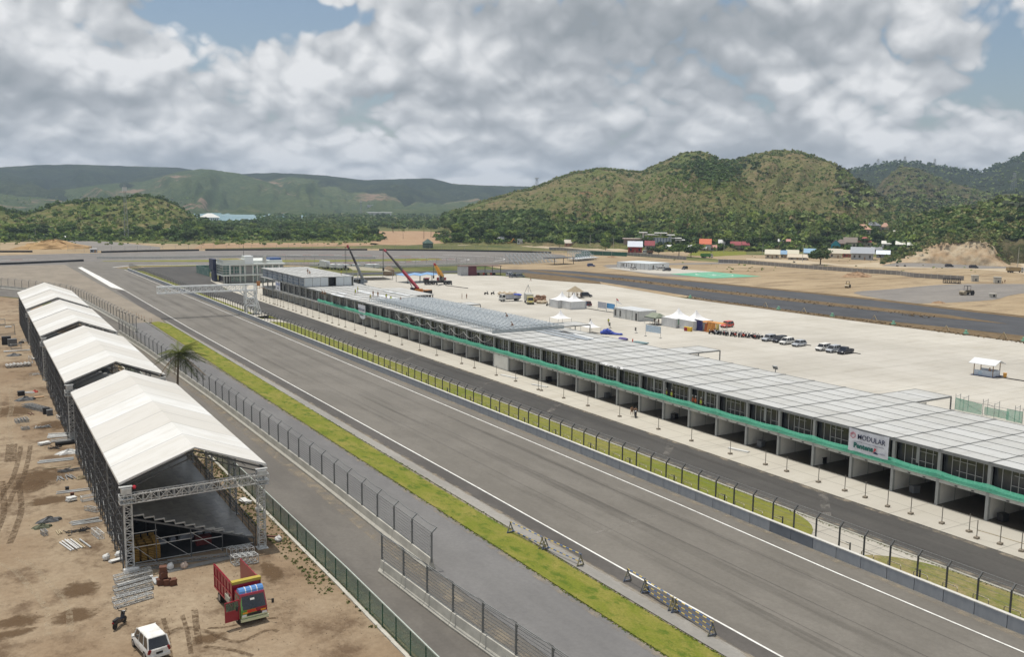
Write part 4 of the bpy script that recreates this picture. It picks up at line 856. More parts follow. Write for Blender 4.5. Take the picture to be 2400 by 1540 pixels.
for y in (ya+1, (ya+yb)/2, yb): b.bar((-1.2, y, 2.0), (-1.2, y, dz-.5), .1)
for z in (2.8, 6.3): b.bar((-1.2, ya+1, z), (-1.2, yb, z), .1).box(-1.3, yb-14, z, -.2, yb, z+.06)
b.bar((-1.3, yb+2.5, 0), (-1.3, yb+2.5, 9), .12)
b.build('scaffold', m_pillar, pb)
# scattered fixing sheets on the far roof
m_sheetw = mk('roof_sheet', (.78, .80, .81), .35, .1, var=.06)
for i, (r, u, v, l) in enumerate((('A2', 520, 865, 12), ('A2', 120, 920, 9), ('A2', 800, 930, 14), ('A2', 1000, 960, 18), ('A2', 880, 985, 12), ('A2', 180, 885, 6), ('A2', 1150, 900, 9), ('A2', 930, 860, 7))):
    x, y = g(r, u, v, 6.4); M_ = M().box(0, -l/2, 0, .9, l/2, .12).box(1.1, -l/2+1, 0, 1.4, l/2-2, .1).build('roof_sheet', m_sheetw, None, (min(x, 108.5), y, 6.43), 0)
    tag(M_, ['long white sheet bundle lying by the yellow vest workers on the roof', 'white sheet bundle at the roof front edge near the upper storey', 'white sheet bundle beside the crouching roof worker', 'longest white sheet bundle near the steel stand on the roof', 'white sheet bundle just behind the steel seating frame', 'short white sheet bundle close to the upper storey panels', 'white sheet bundle at the roof edge by the red crane', 'white sheet bundle in the middle of the far roof'][i], 'roof sheet', 'white sheet bundles on the far roof')
for i, (u, v, l, rz) in enumerate(((1240, 850, 9, .05), (1480, 905, 12, -.03), (1560, 935, 7, -.05), (1300, 900, 16, 0), (1150, 905, 14, 0))):
    x, y = g('A7', u, v, 6.4); tag(M().box(0, -l/2, 0, .7, l/2, .1).box(.75, -l/2+.6, 0, 1.2, l/2-.3, .06).build('roof_sheet', mk('sheet_grey', (.42, .46, .50), .35, .3) if i != 1 else m_sheetw, None, (min(x, 109), y, 6.43), rz), ['grey steel sheet bundle on the roof just before the rear canopy', 'long bright sheet bundle at the rear roof edge near the blue tarpaulin', 'grey sheet bundle ending at the rear roof edge by the blue tarpaulin', 'long thin grey sheet pair running down the middle of the roof', 'grey sheet pair in front of the steel seating frame'][i], 'roof sheet', 'steel sheets on the middle roof')
# green safety net
sn = M(); nk = 43; x_ = XB-.32
for k in range(nk):
    y = Y0+k*PB
    for i in range(6):
        a, c = y+PB*i/6, y+PB*(i+1)/6; s0, s1 = .10*math.sin(math.pi*i/6)**.8, .10*math.sin(math.pi*(i+1)/6)**.8
        bl0, bl1 = .2+.10*math.sin(math.pi*i/6), .2+.10*math.sin(math.pi*(i+1)/6)
        top0, top1 = ZF+1.05-s0*1.6, ZF+1.05-s1*1.6; b0, b1 = ZF+.12-s0*.6, ZF+.12-s1*.6
        rows = [[(x_+.18, a, top0), (x_+.18, c, top1)], [(x_-bl0*.6, a, (top0+b0)/2+.12), (x_-bl1*.6, c, (top1+b1)/2+.12)], [(x_-bl0, a, b0+.2), (x_-bl1, c, b1+.2)], [(x_+.1, a, b0), (x_+.1, c, b1)]]
        for q in range(3): sn.add([rows[q][0], rows[q][1], rows[q+1][1], rows[q+1][0]], [(0, 1, 2, 3)])
tag(sn.build('safety_net', m_green_net), 'green safety netting sagging along the upper storey front of the pit building', 'net')
# banners
def text(s, size, m, parent, loc, name='lettering', rot=(math.pi/2, 0, -math.pi/2), ext=.01, bold=0., sx=1.):
    cu = bpy.data.curves.new(name, 'FONT'); cu.body = s; cu.size = size; cu.extrude = ext; cu.align_x = 'CENTER'; cu.align_y = 'CENTER'; cu.offset = bold; cu.resolution_u = 3
    tmp = bpy.data.objects.new('tmp', cu); SC.collection.objects.link(tmp); dg = bpy.context.evaluated_depsgraph_get(); me = bpy.data.meshes.new_from_object(tmp.evaluated_get(dg))
    bpy.data.objects.remove(tmp); me.materials.clear(); me.materials.append(m); o = bpy.data.objects.new(name, me); SC.collection.objects.link(o); o.location = loc; o.rotation_euler = rot; o.scale = (sx, 1, 1)
    if parent: o.parent = parent
    return o
m_cloth = mk('banner_cloth', (.70, .71, .76), .7, var=.12, scale=1.5, bump=.3)
m_ink = mk('ink_navy', (.02, .03, .09), .6); m_inkg = mk('ink_green', (.01, .14, .12), .6); m_inkr = mk('ink_red', (.6, .03, .05), .6); m_inkgr = mk('ink_grey', (.25, .25, .33), .6)
ybn = 70.8-PB  # banner fills one bay: from y 71.. down to 65
bn = empty('banner', (XB-.45, 68.3, 0), 0, 'white banner reading MODULAR and Pentens hanging on the pit building front', 'banner')
b = M(); nx = 8
for i in range(nx):
    for j in range(4):
        f = lambda i, j: (.03*math.sin(i*1.9+j), 2.72-5.55*i/nx, 6.42-.1*math.sin(math.pi*i/nx)-2.75*j/4)
        b.add([f(i, j), f(i+1, j), f(i+1, j+1), f(i, j+1)], [(0, 1, 2, 3)])
b.build('cloth', m_cloth, bn, smooth=True)
text('MODULAR', .86, m_ink, bn, (-.1, -.5, 5.55), bold=.004, sx=.93)
text('Pentens', .86, m_inkg, bn, (-.1, .55, 4.45), bold=.035, sx=1.0)
text('modular construction building systems', .2, m_inkgr, bn, (-.1, -.4, 4.98), sx=1.2)
text('solution', .26, m_inkgr, bn, (-.1, -2.05, 4.2), sx=1.1)
b = M()
for q in range(6):
    a0, a1 = math.pi/3*q+.5, math.pi/3*(q+1)+.5; c = Vector((-.09, 2.08, 5.62)); b.bar(c+Vector((0, math.cos(a0), math.sin(a0)))*.36, c+Vector((0, math.cos(a1), math.sin(a1)))*.36, .03, .07)
for r_2 in (.12, .24):
    for q in range(4): a0, a1 = .5*q, .5*(q+1); b.bar(c+Vector((0, math.cos(a0)*r_2, math.sin(a0)*r_2)), c+Vector((0, math.cos(a1)*r_2, math.sin(a1)*r_2)), .03, .05)
b.build('logo', mk('logo_pink', (.55, .15, .2), .6), bn)
M().add([(-.09, -1.0, 4.75), (-.09, -1.25, 4.6), (-.09, -1.1, 4.35), (-.09, -.75, 4.1), (-.09, -.95, 4.4)], [(0, 1, 2, 3, 4)]).build('emblem', m_inkr, bn)
M().add([(-.09, -1.1, 4.3), (-.09, -1.6, 4.1), (-.09, -1.3, 4.0), (-.09, -.8, 4.05)], [(0, 1, 2, 3)]).build('emblem', m_ink, bn)
b2 = empty('banner', (XB-.45, 226, 0), 0, 'small white banner sagging on the pit building front where the steel stand begins', 'banner')
M().add([(0, 2.6, 5.7), (0, -2.6, 5.7), (0, -2.5, 2.4), (0, -1.2, 2.0), (0, .8, 2.1), (0, 1.8, 2.9)], [(0, 1, 2, 3, 4, 5)]).build('cloth', m_cloth, b2)
text('MODULAR', .9, m_ink, b2, (-.05, 0, 4.4)); text('Pentens', .8, m_inkg, b2, (-.05, 0, 3.1))
b3 = empty('banner', (XB-.35, 299.5, 0), 0, 'small blue lettered white banner under the upper storey at the far end', 'banner')
M().add([(0, 2.6, 6.2), (0, -2.6, 6.2), (0, -2.6, 3.0), (0, 2.6, 3.3)], [(0, 1, 2, 3)]).build('cloth', m_cloth, b3)
text('MODULAR', .9, mk('ink_blue', (.06, .15, .5), .6), b3, (-.05, 0, 5.2)); text('Pentens', .7, m_ink, b3, (-.05, 0, 3.9))
x, y = g('W5', 1735, 80, 6.4)
tw = M(); 
for i in range(9):
    yy = y+2.8-i*.7; tw.ball((XB+.15+.1*math.sin(i*2), yy, 6.33), (.42+.1*math.sin(i), .5, .16), 7, 4, jit=.25)
tag(tw.build('tarpaulin', mk('tarp_white', (.8, .8, .8), .5, bump=.6)), 'crumpled white sheet lying on the front roof edge of the pit building', 'tarpaulin')
# hanging cable along the front
hc = M(); 
for k in range(8):
    ya_ = 158+k*5.75
    for i in range(5): hc.bar((XB-.3, ya_+i*1.15, 5.6-1.0*math.sin(math.pi*i/5)), (XB-.3, ya_+(i+1)*1.15, 5.6-1.0*math.sin(math.pi*(i+1)/5)), .07)
tag(hc.build('cable', m_mull), 'pale cable hanging in loops on the upper front below the steel stand', 'cable')
# ================= steel seating frame on the roof =================
m_galv = mk('stand_galvanised', (.52, .57, .60), .45, .2, scale=2, col2=(.42, .46, .49))
ss = empty('steel_stand', (92.6, 160.8, 6.3), 0, 'bare galvanised steel seating frame standing on the pit building roof', 'stand frame'); Ls = 66; Wx = 17.6
nr = 13
for r_ in range(nr):
    x = 3.0+r_*(Wx-3)/nr; z = .5+r_*.025; b = M().box(x, 0, z, x+.5, Ls-r_*.35, z+.06).bar((x, 0, z+.28), (x, Ls-r_*.35, z+.28), .05)
    for i in range(26): b.bar((x, i*Ls/27, z), (x, i*Ls/27, z+.28), .04)
    b.build('seat_row', m_galv, ss)
for i in range(46):
    y = i*Ls/45; b = M().bar((3, y, .45), (Wx, y, .8), .08).bar((3, y, 0), (Wx, y, .05), .06)
    for j in range(6): x = 3+j*(Wx-3)/5; b.bar((x, y, 0), (x, y, .45+.35*j/5), .06)
    b.bar((.9, y, 0), (3.1, y, 1.1), .07).bar((.9, y, 0), (.9, y, 1.15), .08).bar((2.1, y, 0), (2.1, y, 1.3), .07).bar((.9, y, 1.15), (3.1, y, 1.35), .05)
    b.build('raker_frame', m_galv, ss)
b = M()
for x in (.9, 2.1, 3.1): b.bar((x, 0, .9+.15*x), (x, Ls, .9+.15*x), .05)
for i in range(0, 45, 2): b.bar((.9, i*Ls/45, 0), (.9, (i+1)*Ls/45, .9), .05)
for i in range(7): y = 3+i*7.5; b.bar((3.2, y, .1), (5.2, y+.8, 1.6), .10)
for q in (.05, .5, 1.0): b.bar((.0, -.8, q), (Wx, -.8, q+.2), .06)
for j in range(40): b.bar((j*Wx/39, -.8, 0), (j*Wx/39, -.8, 1.1), .05)
b.build('front_rail', m_galv, ss)
M().bar((.0, -.8, 1.15), (Wx, -.8, 1.3), .1, .1).box(0, -.85, .05, Wx, -.82, .7).build('guard_panel', mk('panel_clear', (.42, .47, .49), .3, .2, alpha=.6), ss)
# ================= race control building =================
m_rcw = mk('control_white', (.62, .65, .62), .7, var=.08); m_rcg = mk('control_grey', (.27, .265, .255), .8, var=.1); m_rcb = mk('control_navy', (.035, .045, .10), .5); m_tg = mk('tint_glass', (.05, .11, .10), .12, spec=.9, col2=(.11, .19, .17))
rc = empty('control_building', (89.4, 366.0, .1), 0, 'white and grey race control building with tinted corner glazing and rooftop tank', 'building'); Wc, Lc = 24.6, 20; zf = 3.3; zc = 7.0; zp = 9.2
M().box(3.4, 1.0, 0, Wc, Lc, zc).build('wall', m_rcg, rc)
M().box(0, 0, zf-.5, Wc+.4, Lc, zf+.1).box(0, 0, zc, Wc+.5, Lc, zc+.6).box(2.6, 0, zf, 3.1, .8, zc).build('floor_band', m_rcw, rc)
M().box(.2, .2, zc+.6, 8.8, 10, zp).box(0, -.05, zp-.25, 3, 10, zp).box(12.2, 2.5, zc+.6, Wc, Lc, zc+1.6).build('parapet', m_rcw, rc)
M().box(.6, .6, zp, 8.4, 9.6, zp+.03).build('roof_garden', m_grass2, rc)
M().box(8.8, .4, zc+.6, 12.2, 5, zp+1.4).build('roof_cabin', mk('cabin_white', (.72, .76, .77), .6, var=.05), rc)
M().cyl((17.3, 2.5, zc+.6), (17.3, 2.5, zp+1.3), .8, 14).build('water_tank', mk('tank_steel', (.55, .54, .5), .3, .7), rc)
M().cyl((9.4, 4, zp+1.4), (9.4, 4, zp+5.5), .08, 6).build('antenna', m_steel_d, rc)
M().box(.1, .1, zf+.1, 2.6, 9.6, zc).build('corner_glass', m_tg, rc)
b = M()
for z in (4.2, 5.2, 6.2): b.box(.0, .0, z, 2.65, 9.7, z+.13)
for y in (0, 2.4, 4.8, 7.2, 9.6): b.box(.0, y, zf, .12, y+.15, zc)
b.box(0, .02, zf, .13, .15, zc).box(1.3, .0, zf, 1.4, .15, zc); b.build('glazing_bar', m_mull, rc)
M().box(.5, 2, 0, .8, 9, zf-.5).box(.5, 1.3, 0, 3.4, 1.5, zf-.5).build('lower_glass', m_glass, rc)
for q in (.6, 1.7, 2.8): M().cyl((q, .7, 0), (q, .7, zf-.5), .12, 8).build('column', m_rcw, rc)
for x, w_ in ((3.5, .9), (4.9, 1.7), (7.7, .8), (9.1, .35), (12.4, .8), (14.2, .5), (15.5, .6), (17.1, .8), (18.7, .6), (20.6, 1.5), (23.2, .6)):
    for za, zb_ in ((.6, 2.5), (3.9, 6.5)):
        b = M().box(x, .93, za, x+w_, 1.0, zb_).box(x-.09, .86, za-.09, x, 1.0, zb_+.09, 1).box(x+w_, .86, za-.09, x+w_+.09, 1.0, zb_+.09, 1).box(x-.09, .86, (za+zb_)/2-.05, x+w_+.09, .93, (za+zb_)/2+.05, 1).box(x-.09, .86, zb_, x+w_+.09, 1.0, zb_+.09, 1)
        if w_ > 1.3: b.box(x+w_/2-.05, .86, za, x+w_/2+.05, .93, zb_, 1)
        b.build('window', [m_tg, m_mull], rc)
for x in (6.8, 8.7, 11.9, 13.6, 16.4, 19.8, 22.5): M().box(x, .8, .05, x+.5, 1.0, zc-.1).build('pier', m_rcw, rc)
M().box(-.9, 9.8, .3, .3, 15, 4.6).box(-1.2, 10.5, 4.6, .2, 17, 9.0).build('navy_block', m_rcb, rc)
M().box(20, 4, zc+1.6, 24.6, 9, zc+2.5).build('roof_screen', mk('screen_blue', (.06, .12, .3), .4), rc)
tag(M().box(0, 0, 0, .2, 24, 3.4).box(0, 24, 0, 8, 24.2, 3.4).build('green_screen', mk('screen_mural', (.05, .16, .14), .8, scale=.5, col2=(.2, .26, .22)), None, (92.5, 402, .1)), 'dark green screen wall just left of the race control building', 'screen')
# ================= vehicles =================
m_tyre = mk('tyre', (.02, .02, .02), .8); m_rim = mk('rim', (.35, .35, .36), .35, .6); m_wind = mk('car_glass', (.012, .014, .018), .06, spec=.9, var=.1)
m_lampw = mk('head_lamp', (.75, .77, .78), .15, var=.05); m_lampr = mk('tail_lamp', (.22, .01, .012), .25); m_plate = mk('plate', (.03, .03, .03), .5); m_amber = mk('amber', (.8, .32, .03), .4)
def paint(n, c, met=.0): return mk('paint_'+n, c, .28, met, var=.05, spec=.7)
def wheel(parent, x, y, r=.31, w=.2, z=None):
    z = r if z is None else z
    t_ = M().cyl((x, y-w/2, z), (x, y+w/2, z), r, 14).build('wheel', m_tyre, parent)
    s = .5 if y > 0 else -.5
    M().cyl((x, y+s*(w-.02), z), (x, y+s*(w+.03), z), r*.62, 10).build('rim', m_rim, t_)
def car(name, m, L=4.2, Wd=1.68, Hh=1.68, kind='mpv', plate=False):
    root = empty(name); w = Wd/2; f = L/2
    top = {'mpv': [(-f+.06, 1), (-f+.42, 0), (.62, 0), (f-.95, 1)], 'suv': [(-f+.12, 1), (-f+.5, 0), (.50, 0), (f-1.25, 1)], 'hatch': [(-f+.05, 1), (-f+.6, 0), (.40, 0), (f-1.15, 1)], 'van': [(-f+.05, 1), (-f+.15, 0), (f-1.1, 0), (f-.4, 1)], 'pickup': [(-.35, 1), (-.25, 0), (.65, 0), (f-1.2, 1)]}[kind]
    zb = .22; zw = Hh*.56; nose = Hh*.48
    prof = [(-f, zb+.15), (-f-.02, zw*.55), (-f+.06, zw), (f-1.2 if kind != 'van' else f-.35, zw), (f-.25, nose), (f, nose*.72), (f+.02, zb+.2), (f-.1, zb)]
    xs_ = [-f, -f+.04, -f+.25, -f+1.2, 0, f-1.2, f-.55, f-.18, f]; hw = [w*.86, w*.93, w*.98, w, w, w, w*.97, w*.88, w*.74]
    up_ = [zw*.9, zw*.98, zw, zw, zw*.985, zw*.97 if kind != 'van' else zw, nose*1.02 if kind != 'van' else zw*.95, nose*.92 if kind != 'van' else zw*.8, nose*.66]
    rings = [[(x, -h*.94, zb+.05), (x, -h, zb+.25), (x, -h, u*.72), (x, -h*.93, u*.96), (x, -h*.80, u), (x, h*.80, u), (x, h*.93, u*.96), (x, h, u*.72), (x, h, zb+.25), (x, h*.94, zb+.05)] for x, h, u in zip(xs_, hw, up_)]
    bo_ = M().loft(rings).build('body', m, root, smooth=True); bv_ = bo_.modifiers.new('b', 'BEVEL'); bv_.width = .07; bv_.segments = 2; bv_.limit_method = 'ANGLE'; bv_.angle_limit = .3; bo_.modifiers.new('w', 'WEIGHTED_NORMAL')
    (a, _), (b_, _), (c, _), (d, _) = top
    wt = w*.80; wl = w*.93; z0 = zw*.97
    g_ = M().loft([[(a, -wl, z0), (a, wl, z0), (d, wl, z0), (d, -wl, z0)], [(b_, -wt, Hh-.05), (b_, wt, Hh-.05), (c, wt, Hh-.05), (c, -wt, Hh-.05)]]); g_.build('window', m_wind, root)
    r_ = M(); r_.loft([[(b_-.03, -wt-.02, Hh-.08), (b_-.03, wt+.02, Hh-.08), (c+.05, wt+.02, Hh-.08), (c+.05, -wt-.02, Hh-.08)], [(b_+.10, -wt*.9, Hh+.01), (b_+.10, wt*.9, Hh+.01), (c-.08, wt*.9, Hh+.01), (c-.08, -wt*.9, Hh+.01)]])
    for s in (-1, 1):
        r_.bar((a, s*wl, z0), (b_, s*wt, Hh-.04), .10, .09).bar((d, s*wl, z0), (c, s*wt, Hh-.04), .07, .09)
        n = 3 if kind in ('mpv', 'van') else 2
        for i in range(1, n): q = i/n; r_.bar((a+(d-a)*q, s*(wl+.005), z0), (b_+(c-b_)*q, s*(wt+.005), Hh-.04), .08, .05)
    ro_ = r_.build('roof', m, root); bv_ = ro_.modifiers.new('b', 'BEVEL'); bv_.width = .03; bv_.segments = 2
    for s in (-1, 1):
        for x in (-f+.78, f-.78): wheel(root, x, s*(w-.10))
        M().cbox((f-.22, s*w*.68, nose*.80), (.30, .32, .16), rot=(0, .3, s*-.3)).build('headlight', m_lampw, root)
        M().cbox((-f+.05, s*w*.84, zw*.84), (.14, .17, .32), rot=(s*.35, 0, 0)).build('tail_light', m_lampr, root)
        M().cbox((d-.25, s*(w+.10), zw+.06), (.12, .2, .13)).build('mirror', m, root)
    b = M().cbox((f-.03, 0, nose*.55), (.12, w*1.0, .16)).cbox((f-.05, 0, .32), (.14, w*1.3, .14)).box(-f-.02, -w*.5, .25, -f+.05, w*.5, .36); b.build('grille', m_black, root)
    if plate: M().cbox((-f-.01, 0, zw*.66), (.06, .46, .15)).build('number_plate', m_plate, root); M().cbox((-f-.01, 0, .40), (.16, Wd*.9, .18)).build('bumper', m, root)
    if kind == 'pickup':
        b = M().box(-f+.05, -w*.85, .75, -.4, w*.85, .80).box(-f+.05, -w*.95, .75, -.4, -w*.86, 1.0).box(-f+.05, w*.86, .75, -.4, w*.95, 1.0).box(-f, -w*.95, .75, -f+.06, w*.95, 1.0); b.build('cargo_bed', m_black, root)
    return root
def put(o, loc, rz, label, cat, group=None):
    o.location = loc; o.rotation_euler = (0, 0, rz); return tag(o, label, cat, group)
P_w = paint('white', (.78, .78, .77)); P_s = paint('silver', (.50, .53, .57), .3); P_k = paint('black', (.012, .014, .025)); P_r = paint('red', (.26, .01, .03)); P_b = paint('blue', (.02, .05, .22)); P_m = paint('maroon', (.13, .012, .02)); P_g = paint('grey', (.16, .19, .22), .2)
DEG = math.radians
put(car('white_minivan', P_w, 4.0, 1.62, 1.68, plate=True), (10.45, 67.2, .04), DEG(99), 'white minivan seen from behind, parked on the dirt near the bottom left corner', 'car')
RZ = DEG(186)   # the parked row faces the pit building
row = [('silver_hatchback', P_s, 'suv', 4.3, 169.6, 157.6, 'silver crossover parked next to the last motorcycles in the row'), ('black_car', P_k, 'suv', 4.5, 170.4, 154.9, 'black car parked between the silver crossover and a white minivan'), ('white_minivan', P_w, 'mpv', 4.2, 169.4, 151.8, 'white minivan parked second from the right end of the left car row'), ('silver_hatchback', P_s, 'hatch', 4.0, 169.6, 148.2, 'light silver hatchback at the right end of the left car row'), ('white_minivan', P_w, 'mpv', 4.3, 169.6, 141.1, 'white minivan at the left of the three vehicle group on the paddock'), ('silver_minivan', P_s, 'mpv', 4.2, 169.7, 138.3, 'silver minivan in the middle of the three vehicle group'), ('dark_pickup', P_k, 'pickup', 4.6, 170.4, 135.6, 'dark flatbed pickup truck at the right end of the three vehicle group')]
for n, m, k, L, x, y, lb in row: put(car(n, m, L, 1.68, 1.62 if k != 'hatch' else 1.5, k), (x, y, .11), RZ, lb, 'car' if k != 'pickup' else 'pickup')
for n, m, k, L, (x, y), rz, lb in [('red_car', P_r, 'suv', 4.4, (178.4, 181.0), 190, 'dark red car parked behind the orange cloth stall'), ('maroon_minivan', P_m, 'mpv', 4.3, g('A7', 1650, 450), 150, 'maroon minivan parked beside the blue container and the twin peaked tents'), ('black_minivan', P_k, 'mpv', 4.4, g('A7', 1668, 300), -25, 'black minivan parked by the small thatched shelter'),
    ('white_minivan', P_w, 'mpv', 4.2, g('A4', 620, 668), 10, 'white minivan parked at the left front of the white container office'), ('white_van', P_w, 'van', 5.2, g('A4', 1040, 672), 170, 'white high roof van parked before the container office'), ('black_car', P_k, 'suv', 4.4, g('A4', 1140, 688), 160, 'black car parked right beside the white van at the office'), ('black_car', P_k, 'hatch', 4.2, g('A4', 1425, 662), 200, 'small black car alone to the right of the container office'),
    ('blue_car', P_b, 'suv', 4.4, g('B3', 2232, 465), -20, 'bright blue car on the dirt near the steel stand frames'), ('dark_car', P_g, 'suv', 4.4, g('B3', 1410, 580), 15, 'dark grey car in front of the open red shed, left of a pair'), ('dark_car', P_g, 'mpv', 4.4, g('B3', 1482, 580), -10, 'dark grey car in front of the open red shed, right of a pair'), ('silver_car', P_s, 'suv', 4.3, g('B3', 1380, 566), 10, 'silver car half hidden behind the two dark cars near the red shed')]:
    put(car(n, m, L, 1.72, 1.7, k), (x, y, .12), DEG(rz), lb, 'car')
ZQ = .15
put(car('black_minivan', P_k, 4.8, 1.75, 1.8, 'mpv'), (*g('A6', 1218, 625), ZQ), DEG(-25), 'black minivan on the pale road below the quarry face, left of two', 'car')
put(car('black_minivan', P_k, 5.0, 1.8, 1.9, 'mpv'), (*g('A6', 1605, 645), ZQ), DEG(-25), 'black minivan on the pale road below the quarry face, right of two', 'car')
def truck(name, mcab, mbed, L=6.6, Wd=2.1, cabz=2.3, bed='open', bedh=1.5, load=None):
    root = empty(name); w = Wd/2; f = L/2
    cab = M().loft([[(f-1.6, -w*.95, .55), (f-1.6, w*.95, .55), (f, w*.95, .5), (f, -w*.95, .5)], [(f-1.6, -w*.95, 1.35), (f-1.6, w*.95, 1.35), (f+.02, w*.93, 1.30), (f+.02, -w*.93, 1.30)], [(f-1.6, -w*.92, cabz), (f-1.6, w*.92, cabz), (f-.35, w*.86, cabz), (f-.35, -w*.86, cabz)]])
    cab.build('cab', mcab, root)
    g_ = M().add([(f+.035, -w*.84, 1.32), (f+.035, w*.84, 1.32), (f-.28, w*.78, cabz-.14), (f-.28, -w*.78, cabz-.14)], [(0, 1, 2, 3)])
    for s in (-1, 1): g_.add([(f-1.4, s*(w*.955), 1.38), (f-.25, s*(w*.945), 1.38), (f-.5, s*(w*.895), cabz-.15), (f-1.4, s*(w*.925), cabz-.15)], [(0, 1, 2, 3) if s < 0 else (3, 2, 1, 0)])
    g_.build('window', m_wind, root)
    M().box(-f, -w*.45, .6, f-1.6, w*.45, .85).box(f-.1, -w, .35, f+.12, w, .6).build('chassis', m_black, root)
    for s in (-1, 1):
        wheel(root, f-.9, s*(w-.15), .42, .26); wheel(root, -f+1.2, s*(w-.2), .42, .42)
        if L > 7.5: wheel(root, -f+2.3, s*(w-.2), .42, .42)
        M().cbox((f+.04, s*w*.72, .82), (.1, .36, .2)).build('headlight', m_lampw, root)
        M().bar((f-.1, s*w, 1.7), (f+.25, s*(w+.28), 1.75), .04).cbox((f+.25, s*(w+.3), 1.65), (.06, .18, .34)).build('mirror', m_black, root)
    b = M(); x0, x1 = -f, f-1.75; z0 = .9
    if bed == 'box': b.box(x0, -w*1.05, z0, x1, w*1.05, z0+bedh)
    else:
        b.box(x0, -w, z0, x1, w, z0+.08).box(x0, -w, z0, x1, -w+.07, z0+bedh).box(x0, w-.07, z0, x1, w, z0+bedh).box(x1-.07, -w, z0, x1, w, z0+bedh)
        if bed == 'dump': b.box(x0, -w, z0, x0+.07, w, z0+bedh)
        for i in range(7): xx = x0+(x1-x0)*i/6; b.box(xx-.05, -w-.05, z0, xx+.05, -w, z0+bedh).box(xx-.05, w, z0, xx+.05, w+.05, z0+bedh)
        for q in (.02, .5, .97): b.box(x0, -w-.07, z0+bedh*q-.05, x1, -w-.04, z0+bedh*q+.05)
    b.build('cargo_bed', mbed, root)
    return root
P_y = paint('cream', (.72, .62, .22)); P_tr = paint('truckred', (.28, .010, .028)); P_tg = paint('truckgreen', (.10, .27, .05))
# the red and green truck near the stand
tx, ty = (17.75, 72.0); tk = truck('dump_truck', P_tr, P_tr, 6.5, 2.2, 2.4, 'open', 1.95)
f = 3.25
M().add([(f+.045, -1.03, .62), (f+.045, .35, .62), (f+.05, .1, 1.29), (f+.05, -1.03, 1.29)], [(0, 1, 2, 3)]).add([(f-1.58, -1.06, .6), (f-.02, -1.06, .6), (f-.0, -1.055, 1.34), (f-1.58, -1.06, 1.34)], [(0, 1, 2, 3)]).add([(f+.05, -1.03, 1.29), (f+.05, -.88, 1.29), (f-.27, -.82, 2.2), (f-.3, -.95, 2.2)], [(0, 1, 2, 3)]).build('green_panel', P_tg, tk)
M().cyl((f-.85, -.95, 2.38), (f-.85, .95, 2.38), .38, 12).build('visor', paint('visor_blue', (.08, .22, .50)), tk)
b = M()
for y in (-.45, 0, .45): b.cyl((f-.85, y-.03, 2.38), (f-.85, y+.03, 2.38), .39, 12)
b.box(f-.5, -.9, 2.22, f-.36, -.6, 2.32).box(f-.5, .6, 2.22, f-.36, .9, 2.32); b.build('visor_stripe', P_w, tk)
M().box(f-2.05, -1.15, 2.78, f-1.6, 1.15, 3.0).build('bed_header', mk('header_yellow', (.42, .33, .04), .6), tk)
M().box(f-.47, -.4, 2.2, f-.34, .4, 2.3).box(f+.02, -.9, 1.0, f+.08, -.5, 1.12).box(f+.02, .5, 1.0, f+.08, .9, 1.12).build('marker_light', m_amber, tk)
M().box(f+.0, -1.08, .42, f+.2, 1.08, .62).box(f+.0, -1.0, .68, f+.12, 1.0, .78).build('bumper', paint('bumper_cream', (.55, .58, .38)), tk)
M().box(f+.03, -.55, .78, f+.07, .55, .98).build('grille', m_black, tk)
dr = M().cbox((0, 0, 0), (.07, 1.15, .85)).box(-.035, -.575, .4, .035, -.5, 1.15).box(-.035, .5, .4, .035, .575, 1.15).box(-.035, -.575, 1.1, .035, .575, 1.17).build('door', P_tr, tk, (f-.15, -1.65, .98), .1)
M().box(-.02, -.5, .42, .02, .5, 1.1).build('window', mk('door_glass', (.10, .16, .12), .1, alpha=.5), dr)
text('SETIA', .26, mk('letter_red', (.7, .05, .02), .5), tk, (f+.06, -.2, 1.13), rot=(math.pi/2, 0, math.pi/2), bold=.03, sx=1.1)
M().add([(f-.02, -.28, 1.98), (f-.02, .06, 1.98), (f-.09, .06, 2.12), (f-.09, -.28, 2.12)], [(0, 1, 2, 3)]).build('permit', P_w, tk)
put(tk, (17.98, 70.85, .05), DEG(-87), 'red bedded truck with green and red cab, driver door open, beside the nearest grandstand', 'truck')
m_ply = mk('panel_stack', (.42, .37, .26), .8)
tag(M().box(-.75, -.8, 0, .75, .8, .95).box(-.70, .8, 0, .60, .85, .9).build('board_stack', m_ply, None, (18.35, 71.0, 1.05), DEG(3)), 'tall stack of tan boards loaded in the bed of the red truck', 'board stack')
tag(M().box(-.5, -.6, 0, .5, .6, .5).box(-.4, -.5, .5, .42, .5, .6).build('board_stack', mk('panel_stack_pale', (.45, .44, .36), .8), None, (17.3, 70.4, 1.05), DEG(3)), 'lower stack of pale boards loaded behind the cab of the red truck', 'board stack')
put(truck('white_truck', P_w, mk('bed_grey', (.45, .46, .50), .6), 7.2, 2.2, 2.4, 'dump', 1.1), (159.2, 263.5, .12), DEG(175), 'white cab truck with a low open bed under a blue tarpaulin, on the paddock', 'truck')
put(truck('box_truck', P_y, mk('box_grey', (.50, .50, .46), .5, .2), 7.2, 2.2, 2.4, 'box', 2.3), (161.2, 254.6, .12), DEG(247), 'box truck with pale yellow cab parked beside the twin peaked tents', 'truck')
put(truck('green_truck', P_w, paint('bedgreen', (.05, .22, .04)), 8.2, 2.4, 2.6, 'dump', 1.8), (*g('A4', 1775, 478), .1), DEG(-5), 'green dump truck on the road beyond the grey precast wall', 'truck')
put(truck('white_truck', P_w, mk('bed_rust', (.20, .12, .08), .8), 8, 2.4, 2.6, 'dump', 1.4), (*g('A4', 845, 418), .1), DEG(185), 'white cab dump truck parked by the red walled house beyond the grey wall', 'truck')
